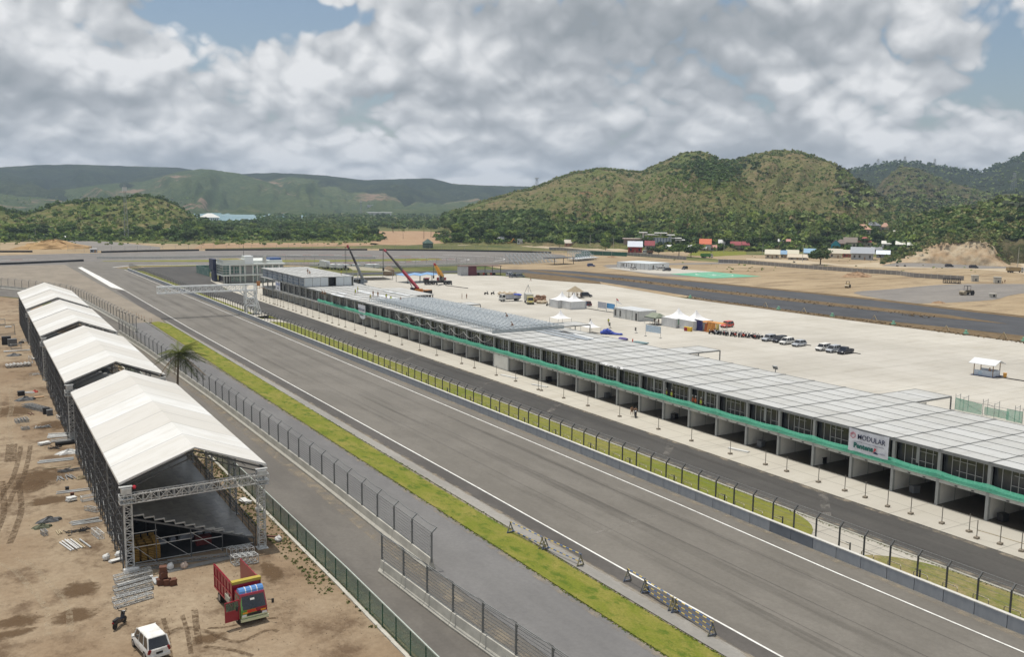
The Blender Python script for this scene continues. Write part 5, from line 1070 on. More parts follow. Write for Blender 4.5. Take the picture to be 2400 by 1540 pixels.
put(truck('dump_truck', P_w, mk('bed_sand', (.40, .30, .16), .8), 8.6, 2.5, 2.7, 'dump', 1.9), (*g('A6', 2255, 712), .15), DEG(-25), 'tan bedded dump truck with white cab at the right frame edge below the quarry', 'truck')
for i, (r, u, v, rz) in enumerate((('A1', 1920, 330, 200), ('A2', 50, 500, 190), ('A2', 150, 505, 190), ('A2', 255, 505, 190), ('A2', 420, 500, 195), ('A2', 630, 500, 190), ('A2', 725, 500, 190))):
    put(truck('white_truck', P_w, mk('cargo_white', (.70, .71, .72), .5), 6.6 if i else 8, 2.2, 2.4, 'box', 1.6 if i else 3), (*g(r, u, v), .14), DEG(rz-100), ['large box truck with dark rear, leftmost in the truck row behind the pit building', 'second white truck from the left in the row behind the pit building', 'third white truck from the left in the row behind the pit building', 'white truck just left of the grey crane boom', 'white truck just right of the grey crane boom', 'white truck second from the right end of the far row', 'white truck at the right end of the far row'][i], 'truck', 'white trucks parked in a row behind the pit building')
# ================= cranes =================
def crane(name, loc, rz, cols, boom, L_, az_, el_, label, hook=6., tk_=1., cm=None):
    root = empty(name, loc, rz, label, 'crane', None); mc, m1, m2, m3 = cols
    b = M().box(-5.5, -1.2, .75, 5.5, 1.2, 1.45); b.build('carrier', cm or mc, root)
    M().box(3.9, -1.25, .8, 5.8, 1.25, 2.5).build('cab', m_black, root); M().box(3.6, -1.28, 2.4, 5.6, 1.28, 2.7).build('cab_roof', mc, root)
    for x in (-4.3, -2.9, 2.1, 3.5, 4.9):
        for s in (-1, 1): wheel(root, x, s*.95, .5, .35)
    for x in (-4.9, 1): M().box(x-.15, -2.8, .6, x+.15, 2.8, .85).box(x-.3, -2.9, .05, x+.3, -2.5, .7).box(x-.3, 2.5, .05, x+.3, 2.9, .7).build('outrigger', m_steel_d, root)
    up = empty('superstructure', (-1, 0, 1.5), az_); up.parent = root
    M().box(-2.6, -1.25, .1, .8, -.35, 1.3).box(-2.8, -1.25, .1, -1.2, 1.25, 1.2).build('housing', mc, up); M().box(-.6, .4, .1, 1.2, 1.3, 1.6).build('operator_cab', m_wind, up)
    d = Vector((math.cos(el_), 0, math.sin(el_))); p = Vector((-1.6, 0, 1.3)); q0 = p
    for i, (fr_, w_, mm) in enumerate(((0, .75, m1), (.42, .60, m2), (.66, .48, m3), (.84, .38, m3))):
        e_ = [.46, .68, .86, 1.0][i]; M().bar(p+d*L_*fr_, p+d*L_*e_, w_*tk_, w_*1.15*tk_).build('boom_section', mm, up)
    tip = p+d*L_; M().cbox(tip+Vector((.2, 0, .1)), (1.3, .7, .5), rot=(0, -el_, 0)).bar(tip, tip+Vector((1.6, 0, -.2)), .2).build('boom_head', P_tr, up)
    hk = tip+Vector((1.2, 0, -.3)); b = M().bar(hk, hk-Vector((0, 0, hook)), .08).bar(hk+Vector((.35, 0, 0)), hk+Vector((.35, 0, -hook)), .08); b.build('hoist_cable', m_steel_d, up)
    M().cbox(hk-Vector((-.15, 0, hook+.5)), (.6, .4, 1.1)).build('hook_block', m_black, up)
    M().bar((1.0, 0, .4), p+d*L_*.32, .3).build('ram', m_steel_l, up)
    return root
P_o = paint('orange', (.55, .23, .04)); P_yc = paint('crane_yellow', (.70, .33, .03)); m_bk = mk('boom_black', (.035, .028, .028), .5)
def aim(base, tipdir, rz):  # boom azimuth measured in the crane's own frame
    return math.atan2(tipdir[1]-base[1], tipdir[0]-base[0])-rz
bx, by = 137.2, 289.5; rz_ = DEG(-68)
tp = ray((1300+.25*885)/1.68667, (940+.25*210)/1.68667, math.hypot(bx-8, by+20))
dd = math.hypot(tp[0]-bx, tp[1]-by); LL = math.hypot(dd, tp[2]-2.8)
crane('red_boom_crane', (bx, by, .12), rz_, (P_o, P_tr, m_bk, m_bk), None, LL, aim((bx, by), tp, rz_), math.atan2(tp[2]-2.8, dd), 'orange truck crane with long red and black boom behind the pit building roof')
bx, by = 165.5, 330; tp = ray((1300+.25*1612)/1.68667, (940+.25*435)/1.68667, math.hypot(bx-9, by-2)); rz_ = DEG(165); dd = math.hypot(tp[0]-bx, tp[1]-by); LL = math.hypot(dd, tp[2]-2.8)
crane('yellow_boom_crane', (bx, by, .12), rz_, (P_tr, P_yc, P_yc, P_yc), None, LL, aim((bx, by), tp, rz_), math.atan2(tp[2]-2.8, dd), 'rough terrain crane with bright yellow boom and red counterweight on the paddock', 4., 1.7, m_black)
bx, by = 133, 333; tp = ray((1300+.25*245)/1.68667, (940+.25*145)/1.68667, math.hypot(bx-6, by+6)); rz_ = DEG(80); dd = math.hypot(tp[0]-bx, tp[1]-by); LL = math.hypot(dd, tp[2]-2.8)
crane('grey_boom_crane', (bx, by, .12), rz_, (P_g, mk('boom_grey', (.17, .18, .18), .5), m_bk, m_bk), None, LL, aim((bx, by), tp, rz_), math.atan2(tp[2]-2.8, dd), 'crane with steep grey and black boom rising behind the upper storey', 7.)
# ================= motorcycles =================
def scooter(m):
    root = empty('motorcycle')
    for x in (-.62, .62): M().cyl((x, -.05, .27), (x, .05, .27), .27, 12).build('wheel', m_tyre, root)
    b = M().loft([[(-.85, -.10, .62), (-.85, .10, .62), (-.85, .08, .5), (-.85, -.08, .5)], [(-.4, -.16, .74), (-.4, .16, .74), (-.4, .13, .38), (-.4, -.13, .38)], [(.0, -.13, .58), (.0, .13, .58), (.0, .12, .28), (.0, -.12, .28)], [(.38, -.18, .5), (.38, .18, .5), (.38, .1, .25), (.38, -.1, .25)], [(.5, -.17, .98), (.5, .17, .98), (.62, .1, .8), (.62, -.1, .8)]]); b.build('body', m, root)
    M().loft([[(-.78, -.11, .70), (-.78, .11, .70), (-.78, .1, .78), (-.78, -.1, .78)], [(-.1, -.13, .68), (-.1, .13, .68), (-.1, .12, .76), (-.1, -.12, .76)]]).build('seat', m_black, root)
    M().bar((.62, 0, .27), (.42, 0, .95), .08).bar((.42, -.33, 1.02), (.42, .33, 1.02), .05).bar((.4, -.25, 1.02), (.36, -.36, 1.22), .02).cbox((.36, -.36, 1.24), (.03, .12, .08)).bar((.4, .25, 1.02), (.36, .36, 1.22), .02).cbox((.36, .36, 1.24), (.03, .12, .08)).build('handlebar', m_black, root)
    M().cbox((.55, 0, .92), (.14, .2, .14)).build('headlight', m_lampw, root); M().cbox((-.88, 0, .6), (.06, .14, .1)).build('tail_light', m_lampr, root)
    M().bar((0, .0, .3), (-.1, .32, .0), .03).build('stand', m_steel_d, root)
    return root
put(scooter(P_k), (9.15, 72.3, .05), DEG(50), 'black scooter parked on the dirt behind the white minivan', 'motorcycle')
mks = [scooter(P_k), scooter(P_r), scooter(P_s)]
for i in range(26):
    x = 165.6+i*.17+random.uniform(-.5, .9); y = 173.4-i*.50+random.uniform(-.2, .2); k = (0, 1, 0, 2, 0, 0, 0, 1, 0, 0, 2, 0, 0, 1, 2, 0)[i % 16]; lb = ['black motorcycle in the crowded row between the orange stall and the silver crossover', 'red motorcycle in the crowded row on the paddock', 'silver motorcycle in the crowded row on the paddock'][k]
    o = mks[k] if i == [0, 1, 3][k] else dup(mks[k]); o.scale = (1.12,)*3; o.location = (x, y, .11); o.rotation_euler = (0, 0, DEG(200+random.uniform(-25, 25))); tag(o, lb, 'motorcycle', ['black', 'red', 'silver'][k]+' motorcycles in the parked row')
for i, (r, u, v, rz, lb) in enumerate((('A7', 90, 265, 10, 'black motorcycle farthest left behind the white truck'), ('A7', 190, 265, 20, 'black motorcycle with a rider beside the sacks behind the white truck'), ('A7', 1080, 445, 160, 'black motorcycle parked against the side of the twin peaked tents'), ('A7', 1145, 447, 150, 'black motorcycle next to another by the twin peaked tents'), ('A6', 395, 620, 180, 'motorcycle on the pale road at the foot of the quarry slope'), ('A6', 515, 620, 180, 'motorcycle following on the pale road left of the black minivans'), ('A5', 755, 560, 180, 'motorcycle on the road in front of the white shop roofs'))):
    o = dup(mks[0]); put(o, (*g(r, u, v), .15), DEG(rz), lb, 'motorcycle'); o['group'] = ''; del o['group']
# ================= people =================
def person_mesh(pose):
    J = {'stand': dict(pel=(0, 0, .92), ch=(0, 0, 1.32), nk=(0, 0, 1.46), hd=(0, .01, 1.6), hd2=(0, .02, 1.72), le=(-.24, .02, 1.12), lh=(-.26, .08, .86), re=(.24, .02, 1.12), rh=(.26, .08, .86), lk=(-.10, .02, .50), lf=(-.11, 0, .06), rk=(.10, .02, .5), rf=(.11, 0, .06)),
         'walk': dict(pel=(0, 0, .90), ch=(0, .04, 1.30), nk=(0, .05, 1.44), hd=(0, .07, 1.58), hd2=(0, .09, 1.70), le=(-.23, -.10, 1.1), lh=(-.24, -.12, .86), re=(.23, .16, 1.1), rh=(.22, .32, .95), lk=(-.10, .22, .52), lf=(-.10, .34, .06), rk=(.10, -.02, .48), rf=(.10, -.34, .10)),
         'crouch': dict(pel=(0, -.15, .42), ch=(0, .12, .78), nk=(0, .2, .9), hd=(0, .28, 1.02), hd2=(0, .34, 1.12), le=(-.25, .25, .55), lh=(-.2, .45, .35), re=(.25, .25, .55), rh=(.2, .45, .35), lk=(-.16, .25, .48), lf=(-.15, .05, .06), rk=(.16, .25, .48), rf=(.15, .05, .06)),
         'sit': dict(pel=(0, 0, .75), ch=(0, .10, 1.15), nk=(0, .14, 1.28), hd=(0, .18, 1.42), hd2=(0, .2, 1.53), le=(-.24, .25, .98), lh=(-.2, .50, 1.0), re=(.24, .25, .98), rh=(.2, .50, 1.0), lk=(-.16, .38, .70), lf=(-.16, .28, .28), rk=(.16, .38, .7), rf=(.16, .28, .28))}[pose]
    add = dict(ls=(J['ch'][0]-.19, J['ch'][1], J['ch'][2]+.06), rs=(J['ch'][0]+.19, J['ch'][1], J['ch'][2]+.06), lp=(-.10, J['pel'][1], J['pel'][2]-.06), rp=(.10, J['pel'][1], J['pel'][2]-.06), lt=(J['lf'][0], J['lf'][1]+.18, J['lf'][2]-.01), rt=(J['rf'][0], J['rf'][1]+.18, J['rf'][2]-.01))
    J.update(add); ks = list(J); rad = dict(pel=.15, ch=.16, nk=.06, hd=.10, hd2=.085, ls=.075, rs=.075, le=.048, re=.048, lh=.035, rh=.035, lp=.10, rp=.10, lk=.065, rk=.065, lf=.045, rf=.045, lt=.04, rt=.04)
    E = [('pel', 'ch'), ('ch', 'nk'), ('nk', 'hd'), ('hd', 'hd2'), ('ch', 'ls'), ('ls', 'le'), ('le', 'lh'), ('ch', 'rs'), ('rs', 're'), ('re', 'rh'), ('pel', 'lp'), ('lp', 'lk'), ('lk', 'lf'), ('lf', 'lt'), ('pel', 'rp'), ('rp', 'rk'), ('rk', 'rf'), ('rf', 'rt')]
    me = bpy.data.meshes.new('p'); me.from_pydata([J[k] for k in ks], [(ks.index(a), ks.index(b_)) for a, b_ in E], []); o = bpy.data.objects.new('p', me); SC.collection.objects.link(o)
    md = o.modifiers.new('s', 'SKIN'); sk = me.skin_vertices[0].data if me.skin_vertices else None
    if sk is None:
        import bmesh; bm = bmesh.new(); bm.from_mesh(me); bm.verts.layers.skin.verify(); bm.to_mesh(me); bm.free(); sk = me.skin_vertices[0].data
    for i, k in enumerate(ks): sk[i].radius = (rad[k], rad[k]*(.8 if k in ('pel', 'ch') else 1)); sk[i].use_root = (k == 'pel')
    o.modifiers.new('d', 'SUBSURF').levels = 1; dg = bpy.context.evaluated_depsgraph_get(); r_ = bpy.data.meshes.new_from_object(o.evaluated_get(dg)); bpy.data.objects.remove(o)
    # zones of the one body mesh: skin, shirt, trousers, shoes
    for p in r_.polygons:
        c = p.center; z = c.z
        hz = J['nk'][2]+.03; arm = abs(c.x) > .205 and pose != 'crouch'
        p.material_index = 0 if z > hz or (arm and z < J['le'][2]+.0 and z > J['pel'][2]-.15 and abs(c.x) > .2) else (1 if z > J['pel'][2]-.02 else (3 if z < .10 and pose != 'sit' else 2)); p.use_smooth = True
    return r_, J
PM = {k: person_mesh(k) for k in ('stand', 'walk', 'crouch', 'sit')}
m_skin = mk('skin', (.30, .17, .10), .6); m_hair = mk('hair', (.01, .009, .008), .7); m_jean = mk('trousers', (.035, .045, .07), .8); m_hiv = mk('vest_lime', (.50, .62, .05), .6); m_shoe = mk('shoes', (.03, .025, .02), .7)
def person(loc, rz, pose, shirt, label, helmet=None, vest=None, group=None):
    me, J = PM[pose]; me = me.copy(); me.materials.clear()
    for m in (m_skin, shirt, m_jean, m_shoe): me.materials.append(m)
    o = bpy.data.objects.new('person', me); SC.collection.objects.link(o); o.location = loc; o.rotation_euler = (0, 0, rz); tag(o, label, 'person', group)
    h = J['hd2']; M().ball((h[0], h[1]-.01, h[2]+.03), (.125, .14, .10) if helmet else (.105, .115, .09), 10, 6).build('helmet' if helmet else 'hair', helmet or m_hair, o, smooth=True)
    if vest:
        c, p = Vector(J['ch']), Vector(J['pel']); R = []
        for q, s in ((p, .19), (p.lerp(c, .5), .19), (c+Vector((0, 0, .08)), .20)): R.append([(q.x+s*math.cos(a*math.pi/5), q.y+s*.85*math.sin(a*math.pi/5), q.z) for a in range(10)])
        M().loft(R, cap=False).build('vest', vest, o)
    return o
S_d = mk('shirt_dark', (.04, .045, .06), .8); S_w = mk('shirt_pale', (.45, .45, .43), .8); S_r = mk('shirt_red', (.45, .03, .04), .8); S_b = mk('shirt_blue', (.05, .12, .35), .8); V_o = mk('vest_orange', (.65, .12, .04), .6); H_w = mk('helmet_white', (.75, .75, .72), .4); H_y = mk('helmet_yellow', (.7, .55, .05), .4)
ZT = 6.45
pe = [('A2', 420, 905, 0, 'walk', S_d, 'yellow vest worker walking on the far roof, left of a pair', H_y, m_hiv), ('A2', 458, 870, 1, 'stand', S_d, 'yellow vest worker standing on the far roof, right of a pair', H_y, m_hiv), ('A2', 700, 930, 2, 'stand', S_d, 'dark clothed worker standing by the white sheets on the far roof', None, None), ('A2', 775, 945, 3, 'walk', S_d, 'dark clothed worker bending over a bag on the far roof', None, None), ('A2', 655, 965, 3, 'crouch', S_d, 'crouching worker in a lime vest at the front of the far roof', H_y, m_hiv), ('A2', 908, 975, 0, 'stand', S_d, 'lime vest worker standing beside the steel seating frame', H_w, m_hiv), ('A2', 983, 980, 0, 'crouch', S_d, 'small crouching worker right of the lime vest worker', H_w, m_hiv), ('A2', 1140, 1000, 0, 'crouch', S_d, 'crouching worker on the roof nearest the red crane', H_w, None), ('A1', 1905, 730, 1, 'crouch', S_w, 'worker crouching at the roof front edge with dark bag', None, None), ('A1', 1945, 740, 1, 'crouch', S_d, 'dark worker crouching at the roof front edge beside another', None, None)]
for r, u, v, rz, po, sh, lb, he, ve in pe: x, y = g(r, u, v, ZT); person((min(x, 110), y, ZT-.05), rz, po, sh, lb, he, ve)
for r, u, v, rz, po, lb in [('A1', 1667, 415, 0, 'stand', 'dark figure standing on the upper roof, left of two'), ('A1', 1700, 418, 0, 'crouch', 'pale shirted figure crouching on the upper roof, right of two'), ('A2', 195, 590, 0, 'stand', 'figure in a lime top standing at the back corner of the upper roof')]:
    x, y = g(r, u, v, 9.5); person((x, y, 9.48), rz, po, S_d, lb, None, m_hiv if 'lime' in lb else None)
for i, (u, v, sh, lb, ve) in enumerate([(2210, 292, S_d, 'lime vest worker standing inside the upper storey, left of the closest pillar', m_hiv), (2262, 300, S_d, 'lime vest worker inside the upper storey just left of a pillar', m_hiv), (2358, 345, S_r, 'red vest worker in white helmet at the upper storey opening, middle of three', V_o)]):
    x, y = g('W5', u, v, 3.3); person((91.75, y, 3.17), 1.6, 'stand', sh, lb, H_w, ve)
x, y = g('W1', 188, 360, 3.3); person((91.75, y, 3.17), 1.6, 'stand', S_r, 'red vest worker in white helmet looking out of the upper storey', H_w, V_o)
x, y = g('W1', 232, 370, 3.3); person((91.75, y, 3.17), 1.6, 'stand', S_d, 'lime vest worker in white helmet right beside an upper storey pillar', H_w, m_hiv)
x, y = g('Z5', 682, 1050, 3.3); person((91.75, y, 3.17), 1.6, 'stand', S_w, 'bare armed worker standing inside the middle upper storey above the net', H_w, None)
x, y = g('Z5', 665, 770, 7.1); person((x, y, 6.9), 1, 'crouch', S_d, 'dark figure sitting at the rear top of the steel seating frame')
x, y = g('Z5', 712, 850, 7.0); person((x, y, 6.8), 1, 'crouch', S_d, 'dark figure working inside the front of the steel seating frame')
x, y = g('A7', 2020, 735); person((x, y, .11), 2.4, 'walk', S_d, 'worker in a lime vest walking across the paddock before the container cabin', H_w, m_hiv)
for u, lb, rz in ((2105, 'left of two people carrying a hoop on the paddock', 1.2), (2177, 'right of two people carrying a hoop on the paddock', -1.2)): x, y = g('A2', u, 970); person((x, y, .11), rz, 'stand', S_r if rz < 0 else S_w, lb)
x, y = g('A7', 770, 200); person((x+.6, y, 3.6), .5, 'walk', S_w, 'person on top of the tall tripod beside the box truck')
# rider on the apron
mb = dup(mks[0]); put(mb, (88.6, 108.7, .13), DEG(235), 'black motorcycle ridden along the pit apron by two people', 'motorcycle'); del mb['group']
person((88.75, 108.85, .13), DEG(145), 'sit', S_b, 'rider in blue leaning forward on the motorcycle on the pit apron'); person((88.4, 109.3, .2), DEG(145), 'sit', S_r, 'passenger in red sitting on the motorcycle on the pit apron')
for u, v, lb in ((1040, 745, 'dark figure standing in the farthest garage opening'), (1418, 890, 'figure in red standing in a far garage opening below the upper storey'), (1975, 1040, 'pale figure leaning on a garage pillar below the net')): x, y = g('A1', u, v); person((92.3, y, .2), 1.6, 'stand', S_w if 'pale' in lb else S_d, lb)
x, y = g('Z4', 2105, 1035); person((92.6, y, .2), 1.6, 'crouch', S_d, 'dark figure crouching inside a garage below the steel stand')
# ================= tents, cabins and small things on the paddock =================
m_tent = mk('marquee_white', (.82, .82, .82), .5, var=.05); m_tside = mk('marquee_side', (.52, .53, .54), .6, scale=1.5, stretch=(3, 3, .3), col2=(.66, .67, .67))
def pagoda(x0, y0, x1, y1, label, wall=True, z=2.5, h=2.6):
    root = empty('marquee', ((x0+x1)/2, (y0+y1)/2, .11), 0, label, 'tent'); hx, hy = (x1-x0)/2, (y1-y0)/2; rings = []
    for t_ in (0, .12, .25, .4, .55, .7, .82, .92, 1.0):
        s = 1-t_; zz = z+h*(t_**1.9)*1.0 if 0 else z+h*(1-(1-t_)**.55)**1.25
        zz = z+h*(math.exp(-3.1*s)-math.exp(-3.1))/(1-math.exp(-3.1)); s = max(s, .012); n = 8; rings.append([(-hx*s, -hy*s, zz), (0, -hy*s*.97, zz-.0), (hx*s, -hy*s, zz), (hx*s*.97, 0, zz), (hx*s, hy*s, zz), (0, hy*s*.97, zz), (-hx*s, hy*s, zz), (-hx*s*.97, 0, zz)])
    M().loft(rings).build('canopy', m_tent, root)
    for sx in (-1, 1):
        for sy in (-1, 1): M().bar((sx*hx*.98, sy*hy*.98, 0), (sx*hx*.98, sy*hy*.98, z), .08).build('pole', m_steel_l, root)
    if wall: M().box(-hx*.96, -hy*.96, .05, -hx*.94, hy*.96, z).box(-hx*.96, -hy*.96, .05, hx*.96, -hy*.94, z).box(hx*.94, -hy*.96, .05, hx*.96, hy*.96, z).build('side_wall', m_tside, root)
    return root
pagoda(162.0, 238.8, 168.4, 243.8, 'left of two joined white peaked marquees beside the box truck'); pagoda(163.2, 233.6, 169.3, 238.7, 'right of two joined white peaked marquees beside the blue container')
pagoda(164.2, 185.6, 171.2, 191.6, 'left white peaked marquee with grey sides next to the small gazebo'); pagoda(165.0, 179.6, 172.0, 185.4, 'right white peaked marquee standing beside the blue and orange cloth stall')
x, y = g('A7', 1260, 745); pagoda(x-2.2, y-2.2, x+2.2, y+2.2, 'small white peaked tent behind the steel seating frame', False, 2.0, 2.2)
x, y = g('A7', 1740, 870); pagoda(x-1.8, y-2, x+1.8, y+2, 'small white tent glimpsed under the rear canopy of the pit building', False, 1.6, 1.8)
# container cabin
def cabin(loc, L_, W_, H_, rz, label, n, wins, name='container_cabin'):
    root = empty(name, loc, rz, label, 'cabin'); M().box(0, 0, 0, W_, L_, H_).build('wall', mk('cabin_wall', (.56, .57, .56), .6), root)
    b = M().box(-.05, -.05, H_, W_+.05, L_+.05, H_+.12)
    b.build('roof', mk('cabin_roof', (.58, .60, .61), .5), root); b = M()
    for i in range(n+1): b.box(-.07, L_*i/n-.08, 0, 0, L_*i/n+.08, H_)
    b.build('frame', m_pillar, root)
    for w_ in wins: M().box(-.05, w_[0], w_[1], -.02, w_[0]+w_[2], w_[3]).build('door' if w_[1] < .3 else 'window', m_wind, root)
    return root
cabin((164.2, 201.4, .12), 11.3, 6.5, 2.75, 0, 'grey container cabin with dark doors flying a small flag on the paddock', 4, [(.6, .1, .8, 2.2), (8, .5, .7, 2.3), (10.2, .5, .7, 2.4)])
of = empty('container_office', (298.0, 384.6, .12), DEG(13.5), 'long white container office beside the helipad', 'cabin')
Lo = 20.5; b = M().box(0, -Lo, 0, 18, 0, 3.0); b.build('wall', mk('office_wall', (.72, .74, .75), .5), of); M().box(-.1, -Lo-.1, 3.0, 18.1, .1, 3.15).build('roof', m_upr if 0 else m_pw, of)
b = M()
for i in range(9): b.box(-.06, -Lo*i/8-.08, 0, 0, -Lo*i/8+.08, 3)
b.build('frame', m_steel, of)
for y in (3.2, 4.2, 6.2, 9.4, 11.6): M().box(-.05, -y-.45, .8, -.02, -y, 2.5).build('window', m_wind, of)
for q in (3.6, 12): M().box(q, -Lo-.05, .1, q+.9, -Lo-.02, 2.3).build('door', m_wind, of)
# open gazebo with green grey canopy
gz = empty('gazebo', (164.6, 194.3, .11), 0, 'small open gazebo with grey green canopy in front of the container cabin', 'gazebo')
M().loft([[(-2.2, -2.4, 2.1), (2.2, -2.4, 2.1), (2.2, 2.4, 2.1), (-2.2, 2.4, 2.1)], [(-.2, -1.4, 3.2), (.2, -1.4, 3.2), (.2, 1.4, 3.2), (-.2, 1.4, 3.2)]]).build('canopy', mk('canopy_green', (.24, .27, .20), .7), gz); M().box(-2.2, -2.4, 1.9, 2.2, 2.4, 2.12).build('valance', mk('valance_dark', (.04, .07, .05), .8), gz)
for sx in (-2.1, 2.1):
    for sy in (-2.3, 2.3): M().bar((sx, sy, 0), (sx, sy, 2), .06).build('pole', m_steel_l, gz)
tb = empty('table', (164.4, 194.2, .11), 0, 'pale table with dark goods under the small gazebo', 'table'); M().box(-.8, -1.6, .7, .4, 1.6, .76).build('tabletop', m_tside, tb)
for sx in (-.7, .3):
    for sy in (-1.5, 1.5): M().bar((sx, sy, 0), (sx, sy, .7), .05).build('leg', m_steel, tb)
person((164.8, 195.0, .11), 2, 'stand', S_d, 'left of two people standing under the small gazebo'); person((164.8, 193.4, .11), 2, 'stand', S_r, 'right of two people under the small gazebo, in red')
# cloth stall
st = empty('cloth_stall', (166.8, 176.6, .11), DEG(9), 'stall draped with navy, orange and yellow cloths beside the marquees', 'stall'); mo = mk('cloth_orange', (.62, .27, .06), .8, scale=2, stretch=(4, 4, .3), bump=.6)
M().bar((0, -4, 0), (0, -4, 2.5), .08).bar((0, 4, 0), (0, 4, 2.9), .08).bar((3.4, -4, 0), (3.4, -4, 2.4), .08).bar((3.4, 4, 0), (3.4, 4, 2.6), .08).bar((0, -4, 2.5), (0, 4, 2.9), .06).build('frame', m_steel, st)
def drape(ya, yb, za, zb_, m, n=10, amp=.12):
    R = [[(amp*math.sin(i*1.7+j)-.05*j, ya+(yb-ya)*i/n, (za+(zb_-za)*i/n)*(1-j/4)+.05) for i in range(n+1)] for j in range(5)]; M().loft(R, cap=False, closed=False).build('cloth', m, st, smooth=True)
drape(4, 1.2, 2.9, 2.75, mk('cloth_navy', (.03, .03, .13), .8, scale=2, bump=.4)); drape(-.2, -3.0, 2.7, 2.55, mo); drape(.6, -.4, 2.0, 2.4, mk('cloth_rust', (.45, .13, .04), .8)); drape(-3.0, -4.0, 2.5, 2.4, mk('cloth_yellow', (.72, .55, .16), .8), 4)
M().box(0, -4, 2.4, 3.4, 4, 2.45).build('roof_cloth', mo, st)
tag(M().box(-.6, -.5, 0, .0, .5, 1.0).box(-.66, -.56, .95, .06, .56, 1.1, 1).build('drum_box', [mk('bin_red', (.35, .03, .04), .6), mk('bin_yellow', (.75, .48, .03), .6)], None, (163.4, 180.4, .11), .5), 'yellow topped red box standing before the cloth stall', 'box')
tag(M().box(-.5, -.5, 0, .5, .5, .9).box(-.55, -.55, .85, .55, .55, 1.0).build('yellow_box', MATS['bin_yellow'], None, (163.6, 179.4, .11), .4), 'yellow box standing beside the red box before the cloth stall', 'box')
# signboards
def board(loc, w_, h_, z0, m, label, rz=0, txt=None, name='signboard', tm=None):
    root = empty(name, loc, rz, label, 'signboard')
    for s in (-1, 1): M().bar((0, s*w_/2, .1), (0, s*w_/2, z0+h_), .06).box(-.3, s*w_/2-.2, 0, .3, s*w_/2+.2, .12).build('post', m_steel, root)
    M().box(-.03, -w_/2+.02, z0, .0, w_/2-.02, z0+h_).build('panel', m, root)
    if txt: text(txt, .45, tm or P_w, root, (-.05, 0, z0+h_/2))
m_bb = mk('board_blue', (.10, .32, .62), .5); m_bl = mk('board_sky', (.38, .52, .66), .5, scale=3, col2=(.55, .63, .70)); m_bg_ = mk('board_grey', (.42, .44, .50), .6)
x, y = g('A7', 1918, 525); board((x, y, .11), 4.2, 1.9, .9, m_bg_, 'grey signboard standing left of the blue signboard on the paddock')
x, y = g('A7', 2055, 545); board((x, y, .11), 4.0, 1.6, 1.1, m_bb, 'blue signboard with white lettering left of the container cabin', txt='pertamina'[:0] or None)
x, y = g('A3', 725, 620); board((x, y, .11), 4.9, 1.7, 1.2, m_bl, 'pale blue signboard on two weighted posts in front of the marquees', .15)
x, y = g('A3', 1180, 480); board((x-.3, y, .11), 3.6, 1.4, .9, mk('board_green', (.05, .30, .14), .5), 'green signboard leaning before the right peaked marquee')
for i, (r, u, v) in enumerate((('A7', 1742, 735), ('A7', 2045, 795), ('A3', 460, 555), ('A3', 50, 475), ('A2', 1632, 890))):
    x, y = g(r, u, v); tag(M().bar((0, 0, .1), (0, 0, 1.5), .05).cbox((0, 0, .05), (.7, .4, .12)).cbox((-.03, .3, 1.0), (.05, .5, .9), 1).build('notice_stand', [m_steel, mk('notice_dark', (.12, .12, .11), .7)], None, (x, y, .11)), ['small dark notice stand behind the rear canopy, left of the walking worker', 'small dark notice stand right of the walking worker in the lime vest', 'small dark notice stand left of the pale blue signboard', 'small dark notice stand in front of the container cabin', 'small dark notice stand beside the red crane'][i], 'notice stand', 'small dark notice stands on the paddock')
# flags
fl = empty('flagpole', (*g('A3', 150, 250), .11), 0, 'leaning flagpole with red and white flag at the corner of the container cabin', 'flagpole'); M().bar((0, 0, 0), (0, .3, 4.8), .06).build('pole', m_steel_l, fl); M().add([(0, .3, 4.8), (0, -.7, 4.3), (0, -.9, 3.9), (0, .25, 4.2)], [(0, 1, 2, 3)]).build('flag', m_redp, fl); M().add([(0, .25, 4.2), (0, -.9, 3.9), (0, -3.0, 2.9), (0, .2, 3.5)], [(0, 1, 2, 3)]).build('flag', m_tent, fl)
# kiosk
ki = empty('kiosk', (173.6, 104.2, .11), DEG(6), 'small open kiosk with white gable roof and pale blue counter walls', 'kiosk')
M().box(-2.1, -2.3, 0, 2.1, 2.3, .05).build('mat', mk('mat_navy', (.02, .035, .12), .7), ki)
M().loft([[(-2.3, -2.6, 2.45), (0, -2.6, 3.3), (2.3, -2.6, 2.45), (2.3, -2.6, 2.38), (0, -2.6, 3.2), (-2.3, -2.6, 2.38)], [(-2.3, 2.6, 2.45), (0, 2.6, 3.3), (2.3, 2.6, 2.45), (2.3, 2.6, 2.38), (0, 2.6, 3.2), (-2.3, 2.6, 2.38)]]).build('roof', mk('kiosk_roof', (.72, .74, .76), .5), ki)
M().box(-1.45, -1.9, 0, -1.38, 1.9, 1.15).box(-1.45, -1.9, 0, 1.4, -1.83, 1.15).box(1.38, -1.9, 0, 1.45, 1.9, 1.15).build('counter_wall', mk('kiosk_wall', (.60, .66, .74), .6), ki)
for sx in (-1.4, 1.4):
    for sy in (-1.85, 1.85): M().bar((sx, sy, 0), (sx, sy, 2.6), .12).build('post', mk('wood_post', (.30, .20, .12), .8), ki)
M().cyl((-1.47, .6, .6), (-1.5, .6, .6), .42, 14).build('emblem', m_bl, ki)
person((172.6, 103.0, .13), 1.4, 'stand', S_d, 'person in black standing at the small white roofed kiosk')
tag(M().cyl((0, 0, 0), (0, 0, 1.0), .28, 10, .36).build('waste_bin', mk('bin_orange', (.65, .33, .06), .6), None, (*g('V4', 2225, 222), .11)), 'orange waste bin standing right of the small kiosk', 'bin')
